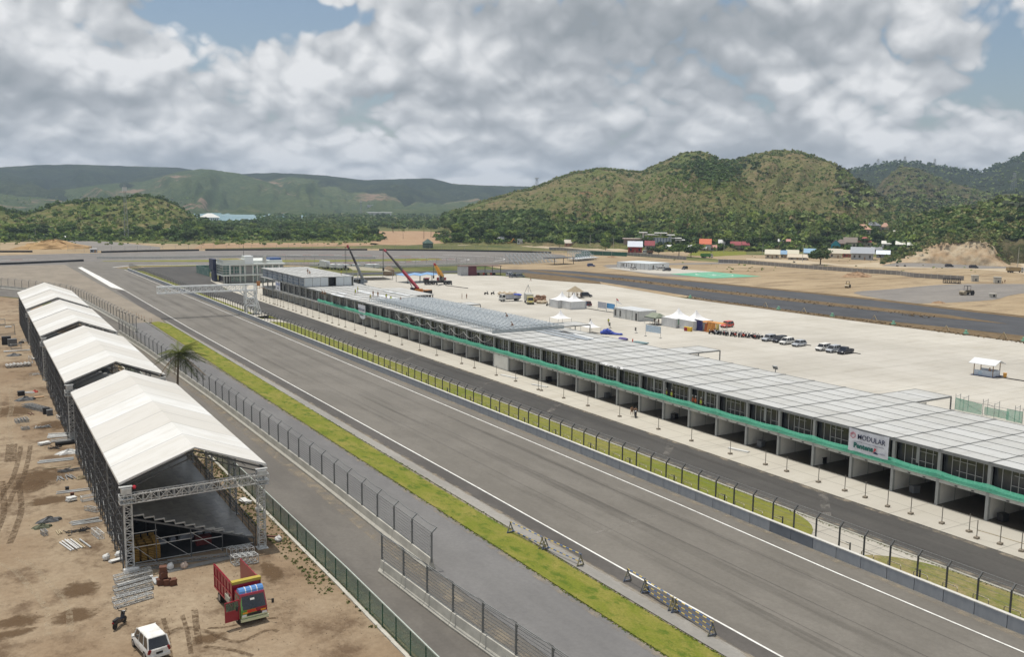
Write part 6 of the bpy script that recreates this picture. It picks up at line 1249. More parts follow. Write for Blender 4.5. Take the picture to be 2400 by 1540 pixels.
tag(M().bar((0, 0, .0), (0, 0, 1.7), .1).cbox((-.1, 0, 1.9), (.2, .9, .6), rot=(0, -.5, 0)).build('floodlight', m_steel, None, (112.5, 102.8, 5)), 'small floodlight on a post behind the rear roof edge of the pit building', 'floodlight')
# concrete kerb runs / cables on the paddock
def strip(r, pts, w_, h_, m, label, name='cable_duct', cat='cable duct'):
    P_ = gs(r, pts); b = M()
    for a, c in zip(P_[:-1], P_[1:]): b.bar((*a, .11+h_/2), (*c, .11+h_/2), w_, h_)
    tag(b.build(name, m), label, cat)
m_duct = mk('duct_dark', (.06, .055, .05), .7)
strip('A8', [(1260, 390), (1390, 408)], .3, .15, m_duct, 'dark cable duct between the left and right groups of parked cars')
strip('A8', [(1860, 490), (2060, 522)], .3, .15, m_duct, 'dark cable duct running right from the dark pickup')
strip('A7', [(1620, 475), (1850, 515), (2150, 560)], .3, .15, m_duct, 'dark cable duct from the blue container to the container cabin')
strip('V4', [(2070, 200), (2230, 225), (2420, 255)], .3, .15, m_duct, 'dark cable duct running right from the small kiosk')
strip('A2', [(1840, 760), (2200, 805)], .35, .2, m_duct, 'dark pipe lying on the paddock right of the yellow boom crane')
tag(M().box(0, 0, 0, 1.6, 2.6, 2.0).build('blue_container', mk('box_blue', (.06, .24, .50), .6, scale=3), None, (*g('A7', 1520, 475), .11), -1.6), 'small blue container between the peaked marquees and the maroon minivan', 'container')
# thatched shelter
x, y = g('A7', 1490, 310); th = empty('thatched_shelter', (x, y, .11), 0, 'small thatched shelter beside the black minivan on the paddock', 'shelter')
M().loft([[(3.2*math.cos(a*math.pi/6), 3.2*math.sin(a*math.pi/6), 2.2) for a in range(12)], [(.1*math.cos(a*math.pi/6), .1*math.sin(a*math.pi/6), 4.1) for a in range(12)]]).build('roof', mk('thatch', (.34, .28, .19), .95, scale=4, bump=.8), th)
for a in range(4): M().bar((2.2*math.cos(a*1.57+.7), 2.2*math.sin(a*1.57+.7), 0), (2.2*math.cos(a*1.57+.7), 2.2*math.sin(a*1.57+.7), 2.4), .14).build('post', MATS['wood_post'], th)
for q, (dx, dy, sh) in enumerate(((-1, 0, S_d), (.2, .3, S_r), (1.0, -.3, S_w))): person((x+dx, y+dy, .11), q, 'stand', sh, ['leftmost person standing under the thatched shelter', 'middle person under the thatched shelter', 'rightmost person under the thatched shelter'][q])
# sacks and rolls beside the box truck
m_roll = mk('roll_brown', (.26, .15, .09), .8); m_sack = mk('sack_pale', (.55, .46, .34), .9); k_ = 0
for i in range(26):
    u = random.uniform(860, 1010); v = random.uniform(330, 400); x, y = g('A7', u, v); 
    if i == 0: rl0 = tag(M().cyl((0, -.6, .5), (0, .6, .5), .5, 10).build('brown_roll', m_roll, None, (x, y, .11)), 'brown roll in the heap between the box truck and the marquees', 'roll', 'heap of brown rolls'); continue
    dup(rl0, (x, y, .11+random.choice((0, 0, .8))), random.uniform(0, 3))
for i in range(22):
    u, v = (random.uniform(290, 570), random.uniform(255, 275)) if i > 7 else (random.uniform(900, 1030), random.uniform(395, 412)); x, y = g('A7', u, v)
    if i == 0: sk0 = tag(M().ball((0, 0, .5), (.8, .7, .6), 8, 5, jit=.15).build('sack', m_sack, None, (x, y, .11)), 'pale sack heaped on the paddock near the parked trucks', 'sack', 'heaps of pale sacks near the trucks'); continue
    dup(sk0, (x, y, .11), random.uniform(0, 3))
tag(M().ball((0, 0, 1.2), (1.0, 2.3, .35), 8, 5, jit=.2).build('tarpaulin', mk('tarp_blue', (.03, .07, .42), .5, bump=.5), None, (162.2, 263.6, 1.0)), 'blue tarpaulin thrown over the bed of the white truck', 'tarpaulin')
x, y = g('A7', 750, 258); tr = empty('tripod', (x, y, .11), 0, 'tall steel tripod standing beside the box truck', 'tripod')
for a in (0, 2.1, 4.2): M().bar((1.6*math.cos(a), 1.6*math.sin(a), 0), (0, 0, 3.5), .1).build('leg', m_steel, tr)
x, y = g('A7', 1930, 890); b = M()
for i in range(9): b.ball((i*.38, -i*.42, .2+.5*math.exp(-((i-2)/2.2)**2)), (.75, .6, .25+.55*math.exp(-((i-2)/2.)**2)), 9, 6, jit=.16)
tag(b.build('tarpaulin', MATS['tarp_blue'], None, (x, y, .11)), 'crumpled blue tarpaulin heap behind the rear roof edge of the pit building', 'tarpaulin')
tag(M().ball((0, 0, .3), (1.4, 1.3, .35), 8, 5, jit=.25).build('tarpaulin', mk('tarp_purple', (.10, .08, .25), .7), None, (*g('A3', 245, 665), .11)), 'small purple tarpaulin heap on the concrete behind the pit roof', 'tarpaulin')
tag(M().box(-.8, -2, 0, .8, 2, .25).box(-.5, -2.6, .2, .6, 1.0, .4).build('panel_heap', mk('heap_teal', (.25, .36, .38), .5), None, (*g('A3', 500, 715), .11), .2), 'low heap of teal grey panels just behind the pit roof edge', 'panel heap')
tag(M().cyl((0, 0, 0), (0, 0, 1.0), .22, 8, .1).build('red_tank', m_redp, None, (*g('A3', 403, 710), .11)), 'small red canister beside the teal grey panels', 'canister')
# net fence frames near the right end
sf = empty('scaffold_screen', (*g('V4', 2070, 575), .11), 0, 'short scaffold frames hung with green netting behind the pit roof', 'scaffold'); L3 = 11
for i, y in enumerate((-5.5, -4.3, -1.0, .9, 4.2, 5.6)):
    M().bar((0, y, 0), (0, y, 2.4+.3*(i % 2)), .06).bar((1.3, y, 0), (1.3, y, 2.6), .06).bar((0, y, 2.2), (1.3, y, 2.4), .05).build('upright', m_steel, sf)
b = M().bar((0, -5.5, .1), (0, 0, 2), .04).bar((0, 0, .1), (0, 5.5, 2), .04).bar((0, -5.5, 1.9), (0, 5.5, 1.9), .05); b.build('brace', m_steel, sf)
M().add([(-.05, -5.5, .1), (-.05, -3, .1), (-.05, -3, 1.9), (-.05, -5.5, 1.9)], [(0, 1, 2, 3)]).add([(-.05, 1, .1), (-.05, 5.6, .1), (-.05, 5.6, 2.1), (-.05, 1, 1.8)], [(0, 1, 2, 3)]).add([(.6, -3, .1), (.6, 1, .1), (.6, 1, 1.4), (.6, -3, 1.4)], [(0, 1, 2, 3)]).build('netting', mk('net_thin', (.08, .38, .26), .8, alpha=.6), sf)
# low modular block and shade structures behind the roof
lm = empty('module_block', (113.0, 236, .11), 0, 'unfinished single storey module block with open frames behind the far roof', 'building')
lb_ = [(118, 262, 132, 288)]
lm.location = (119, 268, .11); M().box(0, 0, 2.7, 14, 26, 2.9).build('roof', m_roofp, lm)
for i in range(10): M().bar((0, i*2.85, 0), (0, i*2.85, 2.7), .25).bar((i*1.5, 0, 0), (i*1.5, 0, 2.7), .25).build('column', m_steel_d if i % 2 else m_cap, lm)
M().box(6, 8, .05, 13.5, 25, 2.65).build('core_wall', m_int, lm)
x, y = g('A2', 600, 650); sc_ = empty('shade_canopy', (x, y, .11), 0, 'large dark tan shade canopy behind the upper storey', 'canopy'); M().add([(-9, -7, 4.4), (8, -9, 3.4), (10, 6, 3.6), (-6, 8, 5.0), (0, 0, 4.9)], [(0, 1, 4), (1, 2, 4), (2, 3, 4), (3, 0, 4)]).build('cloth', mk('cloth_tan', (.33, .30, .22), .8), sc_)
for q in ((-9, -7, 4.4), (8, -9, 3.4), (10, 6, 3.6), (-6, 8, 5.0)): M().bar((q[0], q[1], 0), q, .15).build('pole', m_steel, sc_)
x, y = g('A2', 1450, 700); bc = empty('blue_shelter', (x, y, .11), DEG(4), 'open shelter with four rows of sky blue roofing left of the yellow boom crane', 'shelter')
for i in range(3): M().loft([[(-9+i*6, -5, 3.0), (-6+i*6, -5, 3.5), (-3.2+i*6, -5, 3.0), (-3.2+i*6, -5, 2.9), (-6+i*6, -5, 3.4), (-9+i*6, -5, 2.9)], [(-9+i*6, 5, 3.0), (-6+i*6, 5, 3.5), (-3.2+i*6, 5, 3.0), (-3.2+i*6, 5, 2.9), (-6+i*6, 5, 3.4), (-9+i*6, 5, 2.9)]]).build('roof', mk('roof_sky', (.18, .35, .60), .5), bc)
for i in range(4):
    for s in (-4.8, 4.8): M().bar((-8.8+i*5.7, s, 0), (-8.8+i*5.7, s, 3), .14).build('post', m_steel_d, bc)
x, y = g('B3', 1040, 555); rs = empty('open_shed', (x, y, .11), DEG(-12), 'open shed with dark red end wall and rusty roof at the far paddock edge', 'shed'); M().box(-9.5, -3, 4.2, 10.5, 3.5, 4.4).build('roof', mk('rust_roof', (.16, .10, .08), .7), rs)
M().box(-9, -2.5, 0, -5.5, 3, 4.2).build('end_room', mk('room_grey', (.42, .43, .44), .6), rs); M().box(-5.5, -2.5, 0, -1.5, 3, 4.1).build('dark_bay', mk('bay_red', (.12, .03, .04), .7), rs)
for q in (2.5, 6, 10): M().bar((q, -2.6, 0), (q, -2.6, 4.2), .25).build('post', m_tyre if 0 else m_steel_d, rs)
for i in range(9):
    a, c = g('B3', 990+i*27, 556+random.uniform(-3, 3)); tag(M().ball((0, 0, .45), (.8, .7, .55), 7, 5, jit=.25).build('bundle', [m_sack, P_r, m_black][i % 3] if i % 3 != 1 else m_redp, None, (a, c, .11)), '%s bundle, number along the front of the open red shed' % ['pale', 'red', 'dark'][i % 3] if 0 else ['pale bundle on the ground in front of the open shed', 'red bundle on the ground in front of the open shed', 'dark bundle on the ground in front of the open shed'][i % 3], 'bundle', ['pale bundles', 'red bundles', 'dark bundles'][i % 3]+' in front of the open shed')
tag(M().loft([[(-2.4, -2, 2.6), (2.4, -2, 2.6), (2.4, 2, 2.6), (-2.4, 2, 2.6)], [(-.8, -.2, 4.2), (.8, -.2, 4.2), (.8, .2, 4.2), (-.8, .2, 4.2)]]).box(-2, -1.7, 0, 2, 1.7, 2.6).build('hut', mk('hut_brown', (.24, .18, .12), .9, scale=3), None, (*g('A2', 945, 600), .11)), 'small brown thatched hut at the far edge of the paddock', 'hut')
tag(M().loft([[(-3.4, -3.4, 3.6), (3.4, -3.4, 3.6), (3.4, 3.4, 3.6), (-3.4, 3.4, 3.6)], [(-.2, -.2, 6.6), (.2, -.2, 6.6), (.2, .2, 6.6), (-.2, .2, 6.6)]]).box(-2.8, -2.8, 0, 2.8, 2.8, 3.6).build('hut', mk('hut_green', (.07, .12, .10), .8), None, (*g('B3', 510, 268), .05)), 'dark green pavilion hut beyond the far bend fence', 'hut')
# bare steel stand frames beyond the paddock
def raker_stand(r, u, v, n, L_, rz, label, sheet_=False):
    x, y = g(r, u, v); root = empty('steel_frame_stand', (x, y, .1), rz, label, 'stand frame', None)
    for i in range(n): q = i*L_/n; M().bar((q, 0, 0), (q, 7, 5.5), .22).bar((q, 7, 0), (q, 7, 5.5), .18).bar((q, 3.5, 0), (q, 3.5, 2.7), .16).bar((q, .3, .3), (q, 7, .3), .12).build('raker', m_galv, root)
    b = M()
    for j in range(8): b.bar((0, j, j*.78), (L_, j, j*.78), .12)
    b.build('rail', m_galv, root)
    if sheet_: M().box(0, 0, 1.2, L_, 7, 1.4).build('deck', m_sheetw, root)
raker_stand('B3', 1430, 445, 12, 40, DEG(18), 'longer bare galvanised stand frame beyond the paddock')
raker_stand('B3', 2090, 410, 9, 26, DEG(25), 'shorter stand frame with bright sheeting at the outer bend', True)
tag(M().box(-8, -3, 3.4, 9, 5, 3.7).bar((-7, -2.8, 0), (-7, -2.8, 3.4), .25).bar((8, -2.8, 0), (8, -2.8, 3.4), .25).bar((0, -2.8, 0), (0, -2.8, 3.4), .25).build('shade_net', m_steel_d, None, (*g('B3', 1900, 440), .1), .2), 'dark shade roof on posts in front of the bare stand frames', 'shelter')
# rollers and other plant
def roller(loc, rz, m, label, big=True):
    root = empty('road_roller', loc, rz, label, 'road roller'); s = 1.25 if big else .9
    M().cyl((1.5*s, -.9*s, .7*s), (1.5*s, .9*s, .7*s), .7*s, 16).build('drum', mk('drum_steel', (.35, .3, .22), .5, .5), root)
    for q in (-1, 1): M().cyl((-1.4*s, q*.9*s-.25, .7*s), (-1.4*s, q*.9*s+.25, .7*s), .7*s, 14).build('wheel', m_tyre, root)
    M().box(-2.3*s, -.7*s, .8*s, -.2*s, .7*s, 1.5*s).box(-.2*s, -.3*s, .6*s, 2.3*s, .3*s, .9*s).build('body', m, root)
    b = M().box(-.9*s, -.7*s, 2.8*s, .5*s, .7*s, 2.9*s)
    for a in (-.85, .45):
        for q in (-.65, .65): b.bar((a*s, q*s, 1.2*s), (a*s, q*s, 2.8*s), .09)
    b.build('cab_frame', m_black, root)
m_plant = mk('plant_ochre', (.32, .22, .05), .7)
roller((*g('A6', 1490, 1070), .1), DEG(170), mk('plant_dusty', (.16, .13, .08), .8), 'dusty road roller on the gravel track near the right frame edge')
roller((*g('A5', 1600, 952), .1), DEG(-150), m_plant, 'small ochre roller alone on the tan field', False)
roller((*g('B1', 590, 345), .1), DEG(20), P_yc, 'yellow machine beside the sand heap at the far left', True)
def heap(r, u, v, rx, ry, h, m, label, cat='earth heap', name='earth_heap'):
    x, y = g(r, u, v); b = M(); n, k2 = 22, 7
    R = []
    for j in range(k2+1):
        t_ = j/k2; rr = 1-t_; z = h*(1-(1-t_)**1.6) ; R.append([(rx*rr*math.cos(2*math.pi*i/n)*(1+.22*math.sin(i*2.7+j)), ry*rr*math.sin(2*math.pi*i/n)*(1+.18*math.sin(i*1.9+j*.7)), z*(1+.15*math.sin(i*3+j*2))) for i in range(n)])
    return tag(b.loft(R).build(name, m, None, (x, y, .02)), label, cat)
heap('A5', 1750, 775, 9, 5, 2.2, m_red, 'reddish earth heap on the tan field before the grey wall')
heap('B1', 640, 400, 22, 9, 5.5, dirtm('sand_orange', (.50, .34, .17), (.44, .29, .15), (.3, .2, .1), .1), 'orange sand heap at the far left beyond the circuit')
heap('A4', 270, 470, 4, 2, .8, m_red, 'small dark earth heap beside the bright stand frame')
heap('A6', 1050, 1195, 3, 2, .7, m_red, 'small red earth heap at the gravel road edge')
# marker trestles along the paddock verge
for i, (u, v) in enumerate(((1345, 655), (1850, 730), (2255, 780), (850, 600), (580, 560))):
    x, y = g('Z6', u, v); o = M().bar((-.1, -1.1, 0), (0, 0, 1.5), .12).bar((-.1, 1.1, 0), (0, 0, 1.5), .12).bar((.9, 0, 0), (0, 0, 1.5), .12).build('wooden_trestle', mk('timber', (.48, .40, .26), .8), None, (x, y, .1)); tag(o, 'small timber trestle standing on the brown verge beyond the paddock', 'trestle', 'timber trestles on the brown verge')
for i, (u, v) in enumerate(((1480, 685), (1990, 752), (1050, 628), (672, 580), (50, 497), (2398, 805))):
    x, y = g('Z6', u, v); o = M().box(-.5, -.5, 0, .5, .5, .4).box(-.25, -.25, .4, .25, .25, 1.1).build('drain_marker', mk('drain_mint', (.28, .55, .40), .7), None, (x, y, .1)); tag(o, 'mint green drain marker block on the brown verge beyond the paddock', 'marker block', 'mint green marker blocks on the brown verge')
# ================= placing things on the hills =================
from mathutils.bvhtree import BVHTree
_vs = []; _fs = []
for H_ in (HF1, HF2, HF3, HW, HM, HS1, HS2, HS3, HR1, HR2, HR3):
    nu, nv = H_.shape[:2]; o_ = len(_vs); _vs += [tuple(p) for p in H_.reshape(-1, 3)]; ix = np.arange(nu*nv).reshape(nu, nv)+o_
    _fs += [tuple(int(q) for q in f) for f in np.stack([ix[:-1, :-1], ix[1:, :-1], ix[1:, 1:], ix[:-1, 1:]], -1).reshape(-1, 4)]
o_ = len(_vs); _vs += [(-9000, -300, 0), (9000, -300, 0), (9000, 9000, 0), (-9000, 9000, 0)]; _fs.append((o_, o_+1, o_+2, o_+3))
BVH = BVHTree.FromPolygons(_vs, _fs)
def hit(px, py):
    d = RM @ np.array([px-CX, py-CY, FPX]); h = BVH.ray_cast(Vector((0, 0, CH)), Vector(d).normalized())
    return h[0] if h[0] is not None and h[0].length < 7000 else (hit(px, py+3) if py < 520 else None)
def zoompix(r, u, v): a = REG[r]; return (a[0]+a[2]*u)/1.68667, (a[1]+a[2]*v)/1.68667
# ================= foliage =================
def leafmat(name, c1, c2, c3, gain=1.75):
    c1, c2, c3 = [tuple(v*gain for v in c) for c in (c1, c2, c3)]
    m, t = new_mat(name); oi = t.n('ShaderNodeObjectInfo').outputs['Random']
    k = t.mix(t.rng(t.noise(.55, 3, .7), .35, .65), c1, c2); k = t.mix(t.math('MULTIPLY', oi, .55), k, c3); k = t.mix(t.rng(t.noise(3.5, 2, .6), .4, .7, 0, .5), k, tuple(v*.55 for v in c1))
    t.col(k); t.b.inputs['Roughness'].default_value = .75; t.b.inputs['Specular IOR Level'].default_value = .2
    tl = t.n('ShaderNodeBsdfTranslucent'); t.l(k, tl.inputs[0]); ms = t.n('ShaderNodeMixShader'); ms.inputs[0].default_value = .22; t.l(t.b.outputs[0], ms.inputs[1]); t.l(tl.outputs[0], ms.inputs[2]); t.l(ms.outputs[0], t.o.inputs[0]); return m
m_leaf = [leafmat('leaf_green', (.055, .095, .022), (.095, .135, .035), (.035, .065, .022)), leafmat('leaf_dark', (.035, .060, .022), (.055, .085, .026), (.06, .075, .03)), leafmat('leaf_light', (.12, .17, .035), (.17, .20, .05), (.09, .13, .03))]
m_olive = leafmat('leaf_olive', (.15, .15, .062), (.18, .16, .075), (.11, .125, .05)); m_scr1 = leafmat('scrub_green', (.12, .155, .05), (.16, .19, .065), (.09, .12, .04)); m_farw = leafmat('far_wood', (.06, .075, .045), (.08, .09, .05), (.055, .07, .04), 1.2); m_palm = leafmat('palm_leaf', (.075, .105, .03), (.14, .16, .055), (.05, .08, .025)); m_bark = mk('bark', (.17, .13, .09), .9, scale=2)
def quads(C, N_, S_, rng, asp=1.):
    """leaf sized quads centred at C, roughly facing N_"""
    n = len(C); r1 = rng.normal(size=(n, 3)); Nn = N_+.7*rng.normal(size=(n, 3)); Nn /= np.linalg.norm(Nn, axis=1)[:, None]
    a = np.cross(Nn, r1); a /= np.linalg.norm(a, axis=1)[:, None]; b = np.cross(Nn, a); a = a*S_[:, None]; b = b*S_[:, None]*asp
    V = np.stack([C-a-b*.6, C+a-b*.6, C+a*.7+b, C-a*.7+b], 1).reshape(-1, 3); return V, np.arange(n*4).reshape(n, 4)
def crown_pts(rng, R, H_, z0, nl, per, flat=.6):
    C = []; Nn = []
    for i in range(nl):
        a = rng.uniform(0, 6.28); rr = R*math.sqrt(rng.uniform(0, 1))*.72; zz = z0+H_*(.25+.65*rng.uniform(0, 1)*(1-.45*rr/R)); lr = R*rng.uniform(.26, .46)
        u = rng.normal(size=(per, 3)); u /= np.linalg.norm(u, axis=1)[:, None]; k = rng.uniform(.55, 1.05, per)[:, None]
        C.append(np.array([rr*math.cos(a), rr*math.sin(a), zz])+u*k*np.array([lr, lr, lr*flat])); Nn.append(u+np.array([0, 0, .5]))
    return np.concatenate(C), np.concatenate(Nn)
def broadleaf(seed, R=4.5, H_=6, trunk=3., nl=16, per=62, ls=.42, mat=None, flat=.62):
    rng = np.random.default_rng(seed); root = empty('broadleaf_tree'); C, Nn = crown_pts(rng, R, H_, trunk*.75, nl, per, flat)
    V, F = quads(C, Nn, rng.uniform(ls*.6, ls*1.2, len(C)), rng); o = np_mesh('crown', V, F, mat or m_leaf[seed % 3]); o.parent = root
    b = M().cyl((0, 0, -.6), (0, 0, trunk), .32, 7, .2)
    for i in range(5): a = i*1.26+seed; b.cyl((0, 0, trunk-.4), (R*.5*math.cos(a), R*.5*math.sin(a), trunk+H_*.45), .15, 5, .05)
    b.build('trunk', m_bark, root); return root
def palm(seed, Ht=9., nf=17, L_=3.4, mat=None):
    rr = random.Random(seed); root = empty('palm_tree'); b = M(); lean = rr.uniform(-.8, .8); pts = [(lean*(t/6)**2, .3*lean*(t/6), -.5+(Ht+.5)*t/6) for t in range(7)]
    for i in range(6): b.cyl(pts[i], pts[i+1], .20-.012*i, 6, .19-.012*i, cap=False)
    b.build('trunk', m_bark, root); c = M(); top = Vector(pts[-1])
    for i in range(nf):
        a = i*2.4+rr.uniform(-.3, .3); e = rr.uniform(-.2, 1.2); d = Vector((math.cos(a), math.sin(a), 0)); sd = Vector((-d.y, d.x, 0)); prev = None; n = 6
        for j in range(n+1):
            t = j/n; p = top+d*(L_*t*math.cos(e*.6)*(1-.12*t))+Vector((0, 0, L_*(math.sin(e)*t-.75*t*t))); w = .52*math.sin(math.pi*min(1, t*.92+.06))+.03
            cur = (p, p+sd*w-Vector((0, 0, w*.7)), p-sd*w-Vector((0, 0, w*.7)))
            if prev:
                g0 = prev[0]; k = .78
                for s in (1, 2): c.add([prev[0], cur[0], prev[0].lerp(cur[0], .5)+(cur[s]-cur[0])], [(0, 1, 2)]); c.add([prev[0], prev[0].lerp(cur[0], .5), prev[s]+(cur[0]-prev[0])*.35], [(0, 1, 2)])
            prev = cur
    c.build('crown', mat or m_palm, root); return root
BL = [broadleaf(i+11, 4.6+.5*(i % 3), 5.5+.6*(i % 2), 2.4+.4*(i % 3), mat=[m_leaf[0], m_leaf[1], m_leaf[0], m_leaf[2], m_leaf[1], m_leaf[0]][i]) for i in range(6)]
PL = [palm(i+3, 8.5+i*.8) for i in range(4)]; _ub = set(); _up = set()
def plant(px, py, kind, sc, label, group, idx=None):
    h = hit(px, py)
    if h is None: return
    pool, us = (BL, _ub) if kind == 'tree' else (PL, _up); i = random.randrange(len(pool)) if idx is None else idx
    if i in us: o = dup(pool[i])
    else: o = pool[i]; us.add(i)
    o.location = h; o.rotation_euler = (0, 0, random.uniform(0, 6.28)); s = sc*random.uniform(.82, 1.2); o.scale = (s*random.uniform(.9, 1.15), s, s*random.uniform(.85, 1.1)); tag(o, label, 'tree' if kind == 'tree' else 'palm tree', group); return o
def grove(n, x0, x1, y0, y1, kind, sc, label, group, edge=None):
    k = 0
    while k < n:
        px = random.uniform(x0, x1); py = y0+(y1-y0)*random.random()**.8
        if edge and not edge(px, py): continue
        plant(px, py, kind, sc, label, group); k += 1
random.seed(21)
grove(28, 0, 430, 538, 556, 'tree', .82, 'green broadleaf tree at the foot of the low west hill', 'trees at the foot of the west hill')
grove(70, 430, 880, 528, 567, 'tree', 1.0, 'dense broadleaf tree in the green belt behind the race control building', 'trees in the belt behind race control')
grove(26, 600, 1050, 527, 560, 'palm', 1.0, 'palm tree standing out of the green belt beyond the far bend', 'palms in the belt beyond the far bend')
grove(66, 1040, 1440, 538, 568, 'tree', .95, 'broadleaf tree in the thick belt between the far bend and the central hill', 'trees below the central hill')
grove(16, 1100, 1500, 520, 548, 'palm', 1.0, 'palm tree rising among the trees below the central hill', 'palms below the central hill')
ved = lambda px, py: py < 590-abs(px-1900)*.01
grove(60, 1440, 2120, 535, 580, 'tree', .85, 'green broadleaf tree among the village houses', 'trees among the village houses', ved)
grove(70, 1500, 2150, 528, 572, 'palm', 1.0, 'coconut palm among the village houses', 'palms among the village houses', ved)
grove(36, 1250, 2150, 500, 535, 'palm', .9, 'palm tree scattered up the lower slope of the central hill', 'palms on the lower slope of the central hill')
grove(24, 2060, 2400, 500, 560, 'tree', .7, 'small tree on the dark slope above the quarry face', 'trees above the quarry')
for (r, u, v, s, lb) in (('A5', 1172, 588, 1.15, 'wide dark tree standing alone before the shop roofs along the pale road'), ('A4', 1015, 430, .72, 'round tree with bent trunk beside the red walled house'), ('A4', 1335, 450, .85, 'leafy tree beyond the grey wall, left of a pair by the grass plot'), ('A4', 1525, 470, .95, 'leafy tree beyond the grey wall, right of a pair by the grass plot'), ('A4', 175, 360, .6, 'dark round tree beside the pale yard at the foot of the concrete hill path'), ('B3', 1900, 262, .85, 'spreading tree at the edge of the pale yard with a dark trunk'), ('B1', 270, 315, .8, 'flat topped tree at the far left beyond the sand heap')):
    px, py = zoompix(r, u, v); plant(px, py, 'tree', s, lb, None, 1 if s > 1 else None)
# masses: bushes, far woods and hill scrub
def mass(name, n, sampler, mats, smin, smax, quadsper=12, sq=.55, lift=.4, label=None):
    rng = np.random.default_rng(len(name)+n); pts = []; tries = 0
    while len(pts) < n and tries < n*4:
        tries += 1; px, py = sampler(); h = hit(px, py)
        if h is not None and h.length < 6500: pts.append(h)
    P_ = np.array([tuple(p) for p in pts]); k = len(P_); s = rng.uniform(smin, smax, k)**1.0
    u = rng.normal(size=(k*quadsper, 3)); u /= np.linalg.norm(u, axis=1)[:, None]; u[:, 2] = np.abs(u[:, 2])*.9-.1
    S_ = np.repeat(s, quadsper); C = np.repeat(P_, quadsper, 0)+u*rng.uniform(.5, 1.0, (k*quadsper, 1))*S_[:, None]*np.array([1, 1, .9]); C[:, 2] += S_*lift
    V, F = quads(C, u+np.array([0, 0, .4]), S_*sq*rng.uniform(.7, 1.2, len(S_)), rng); mi = np.repeat(rng.integers(0, len(mats), k), quadsper)
    o = np_mesh(name, V, F, mats, mi); o['kind'] = 'stuff'
    if label: o['label'] = label
    return o
U = random.uniform
mass('bushes', 160, lambda: (U(0, 880), U(562, 575)), [m_leaf[0], m_olive, m_leaf[2]], .6, 1.8, 26, .34)
mass('bushes', 900, lambda: (U(0, 900), U(545, 566)), [m_leaf[0], m_leaf[1], m_leaf[2]], 1.4, 3.2, 26, .34, label='green bushes along the far edge of the circuit')
mass('bushes', 500, lambda: (U(1020, 1480), U(545, 570)), [m_leaf[0], m_leaf[1], m_leaf[2]], 1.3, 3.0, 26, .34)
mass('bushes', 900, lambda: (U(1480, 2150), U(530, 588)), [m_leaf[0], m_leaf[1], m_leaf[2]], 1.2, 2.8, 26, .34)
mass('far_woodland', 1500, lambda: (U(600, 1280), 505+32*random.random()**1.2), [m_leaf[0], m_leaf[1], m_palm], 2.5, 6, 16, .42, label='far woods beyond the green belt')
mass('far_woodland', 1300, lambda: (U(430, 880), U(520, 552)), [m_leaf[0], m_leaf[1], m_palm], 2.2, 4.5, 16, .42)
mass('hill_scrub', 4600, lambda: (U(1060, 2230), U(350, 545)), [m_olive, m_scr1, m_scr1, m_olive, m_leaf[0]], .5, 2.3, 12, .42, .25, 'low scrub and small trees on the central hill')
mass('hill_scrub', 1100, lambda: (U(1250, 2150), 565-62*random.random()**1.8), [m_scr1, m_leaf[0], m_palm, m_leaf[2], m_leaf[1]], 2, 4.2, 16, .4, .3)
mass('hill_scrub', 700, lambda: (U(0, 470), U(458, 552)), [m_olive, m_scr1, m_leaf[0], m_leaf[2]], 1.2, 3.4, 14, .42, .3, 'bushes covering the low west hill')
mass('hill_scrub', 2000, lambda: (U(2060, 2400), U(465, 562)), [m_olive, m_scr1, m_leaf[0], m_leaf[1]], 1.2, 3.2, 14, .45, .3, 'dark scrub on the hill above the quarry')
mass('hill_scrub', 900, lambda: (U(1960, 2400), U(360, 490)), [m_farw, m_scr1], 2, 6, 10, .4, .2)
mass('field_weeds', 160, lambda: (U(1500, 2400), U(560, 640)), [m_olive, m_leaf[2]], .3, .9, 8, .5, .1)
sheet('grass_plot', gs('A4', [(1470, 440), (1560, 380), (2000, 350), (2400, 370), (2400, 430), (1900, 455)]), .09, m_grass, 'stuff')
mass('hill_scrub', 500, lambda: (random.gauss(1680, 45), random.gauss(398, 14)), [m_leaf[1], m_leaf[0]], 1.5, 3.5, 14, .42, .3)
mass('hill_scrub', 500, lambda: (random.gauss(1600, 60), random.gauss(430, 16)), [m_leaf[2]], .5, 1.8, 12, .5, .2)
# tree line on the ridges
for Hh_, nm, s0, s1, mt in ((HF1, 'ridge_trees', 4, 8, [m_farw]), (HM, 'ridge_trees', 1.0, 3, [m_scr1, m_olive, m_leaf[0]]), (HR1, 'ridge_trees', 4, 9, [m_leaf[1]]), (HW, 'ridge_trees', 1.5, 3.5, [m_leaf[1], m_leaf[0]])):
    nu, nv = Hh_.shape[:2]; jr = int(round((nv-1)/(1.3 if Hh_ is HF1 else 1.5))); rng = np.random.default_rng(5); pts = []
    for i in range(nu-1):
        for q in range(3):
            if rng.random() < .55: f = rng.random(); j = min(nv-1, max(0, jr-int(rng.integers(0, 4)))); pts.append(Hh_[i, j]*(1-f)+Hh_[i+1, j]*f)
    P_ = np.array(pts); k = len(P_); qn = 12; s = rng.uniform(s0, s1, k); S_ = np.repeat(s, qn); u = rng.normal(size=(k*qn, 3)); u /= np.linalg.norm(u, axis=1)[:, None]
    C = np.repeat(P_, qn, 0)+u*S_[:, None]*.8; C[:, 2] += S_*.5; V, F = quads(C, u, S_*.4, rng); o = np_mesh(nm, V, F, mt, np.repeat(rng.integers(0, len(mt), k), qn)); o['kind'] = 'stuff'
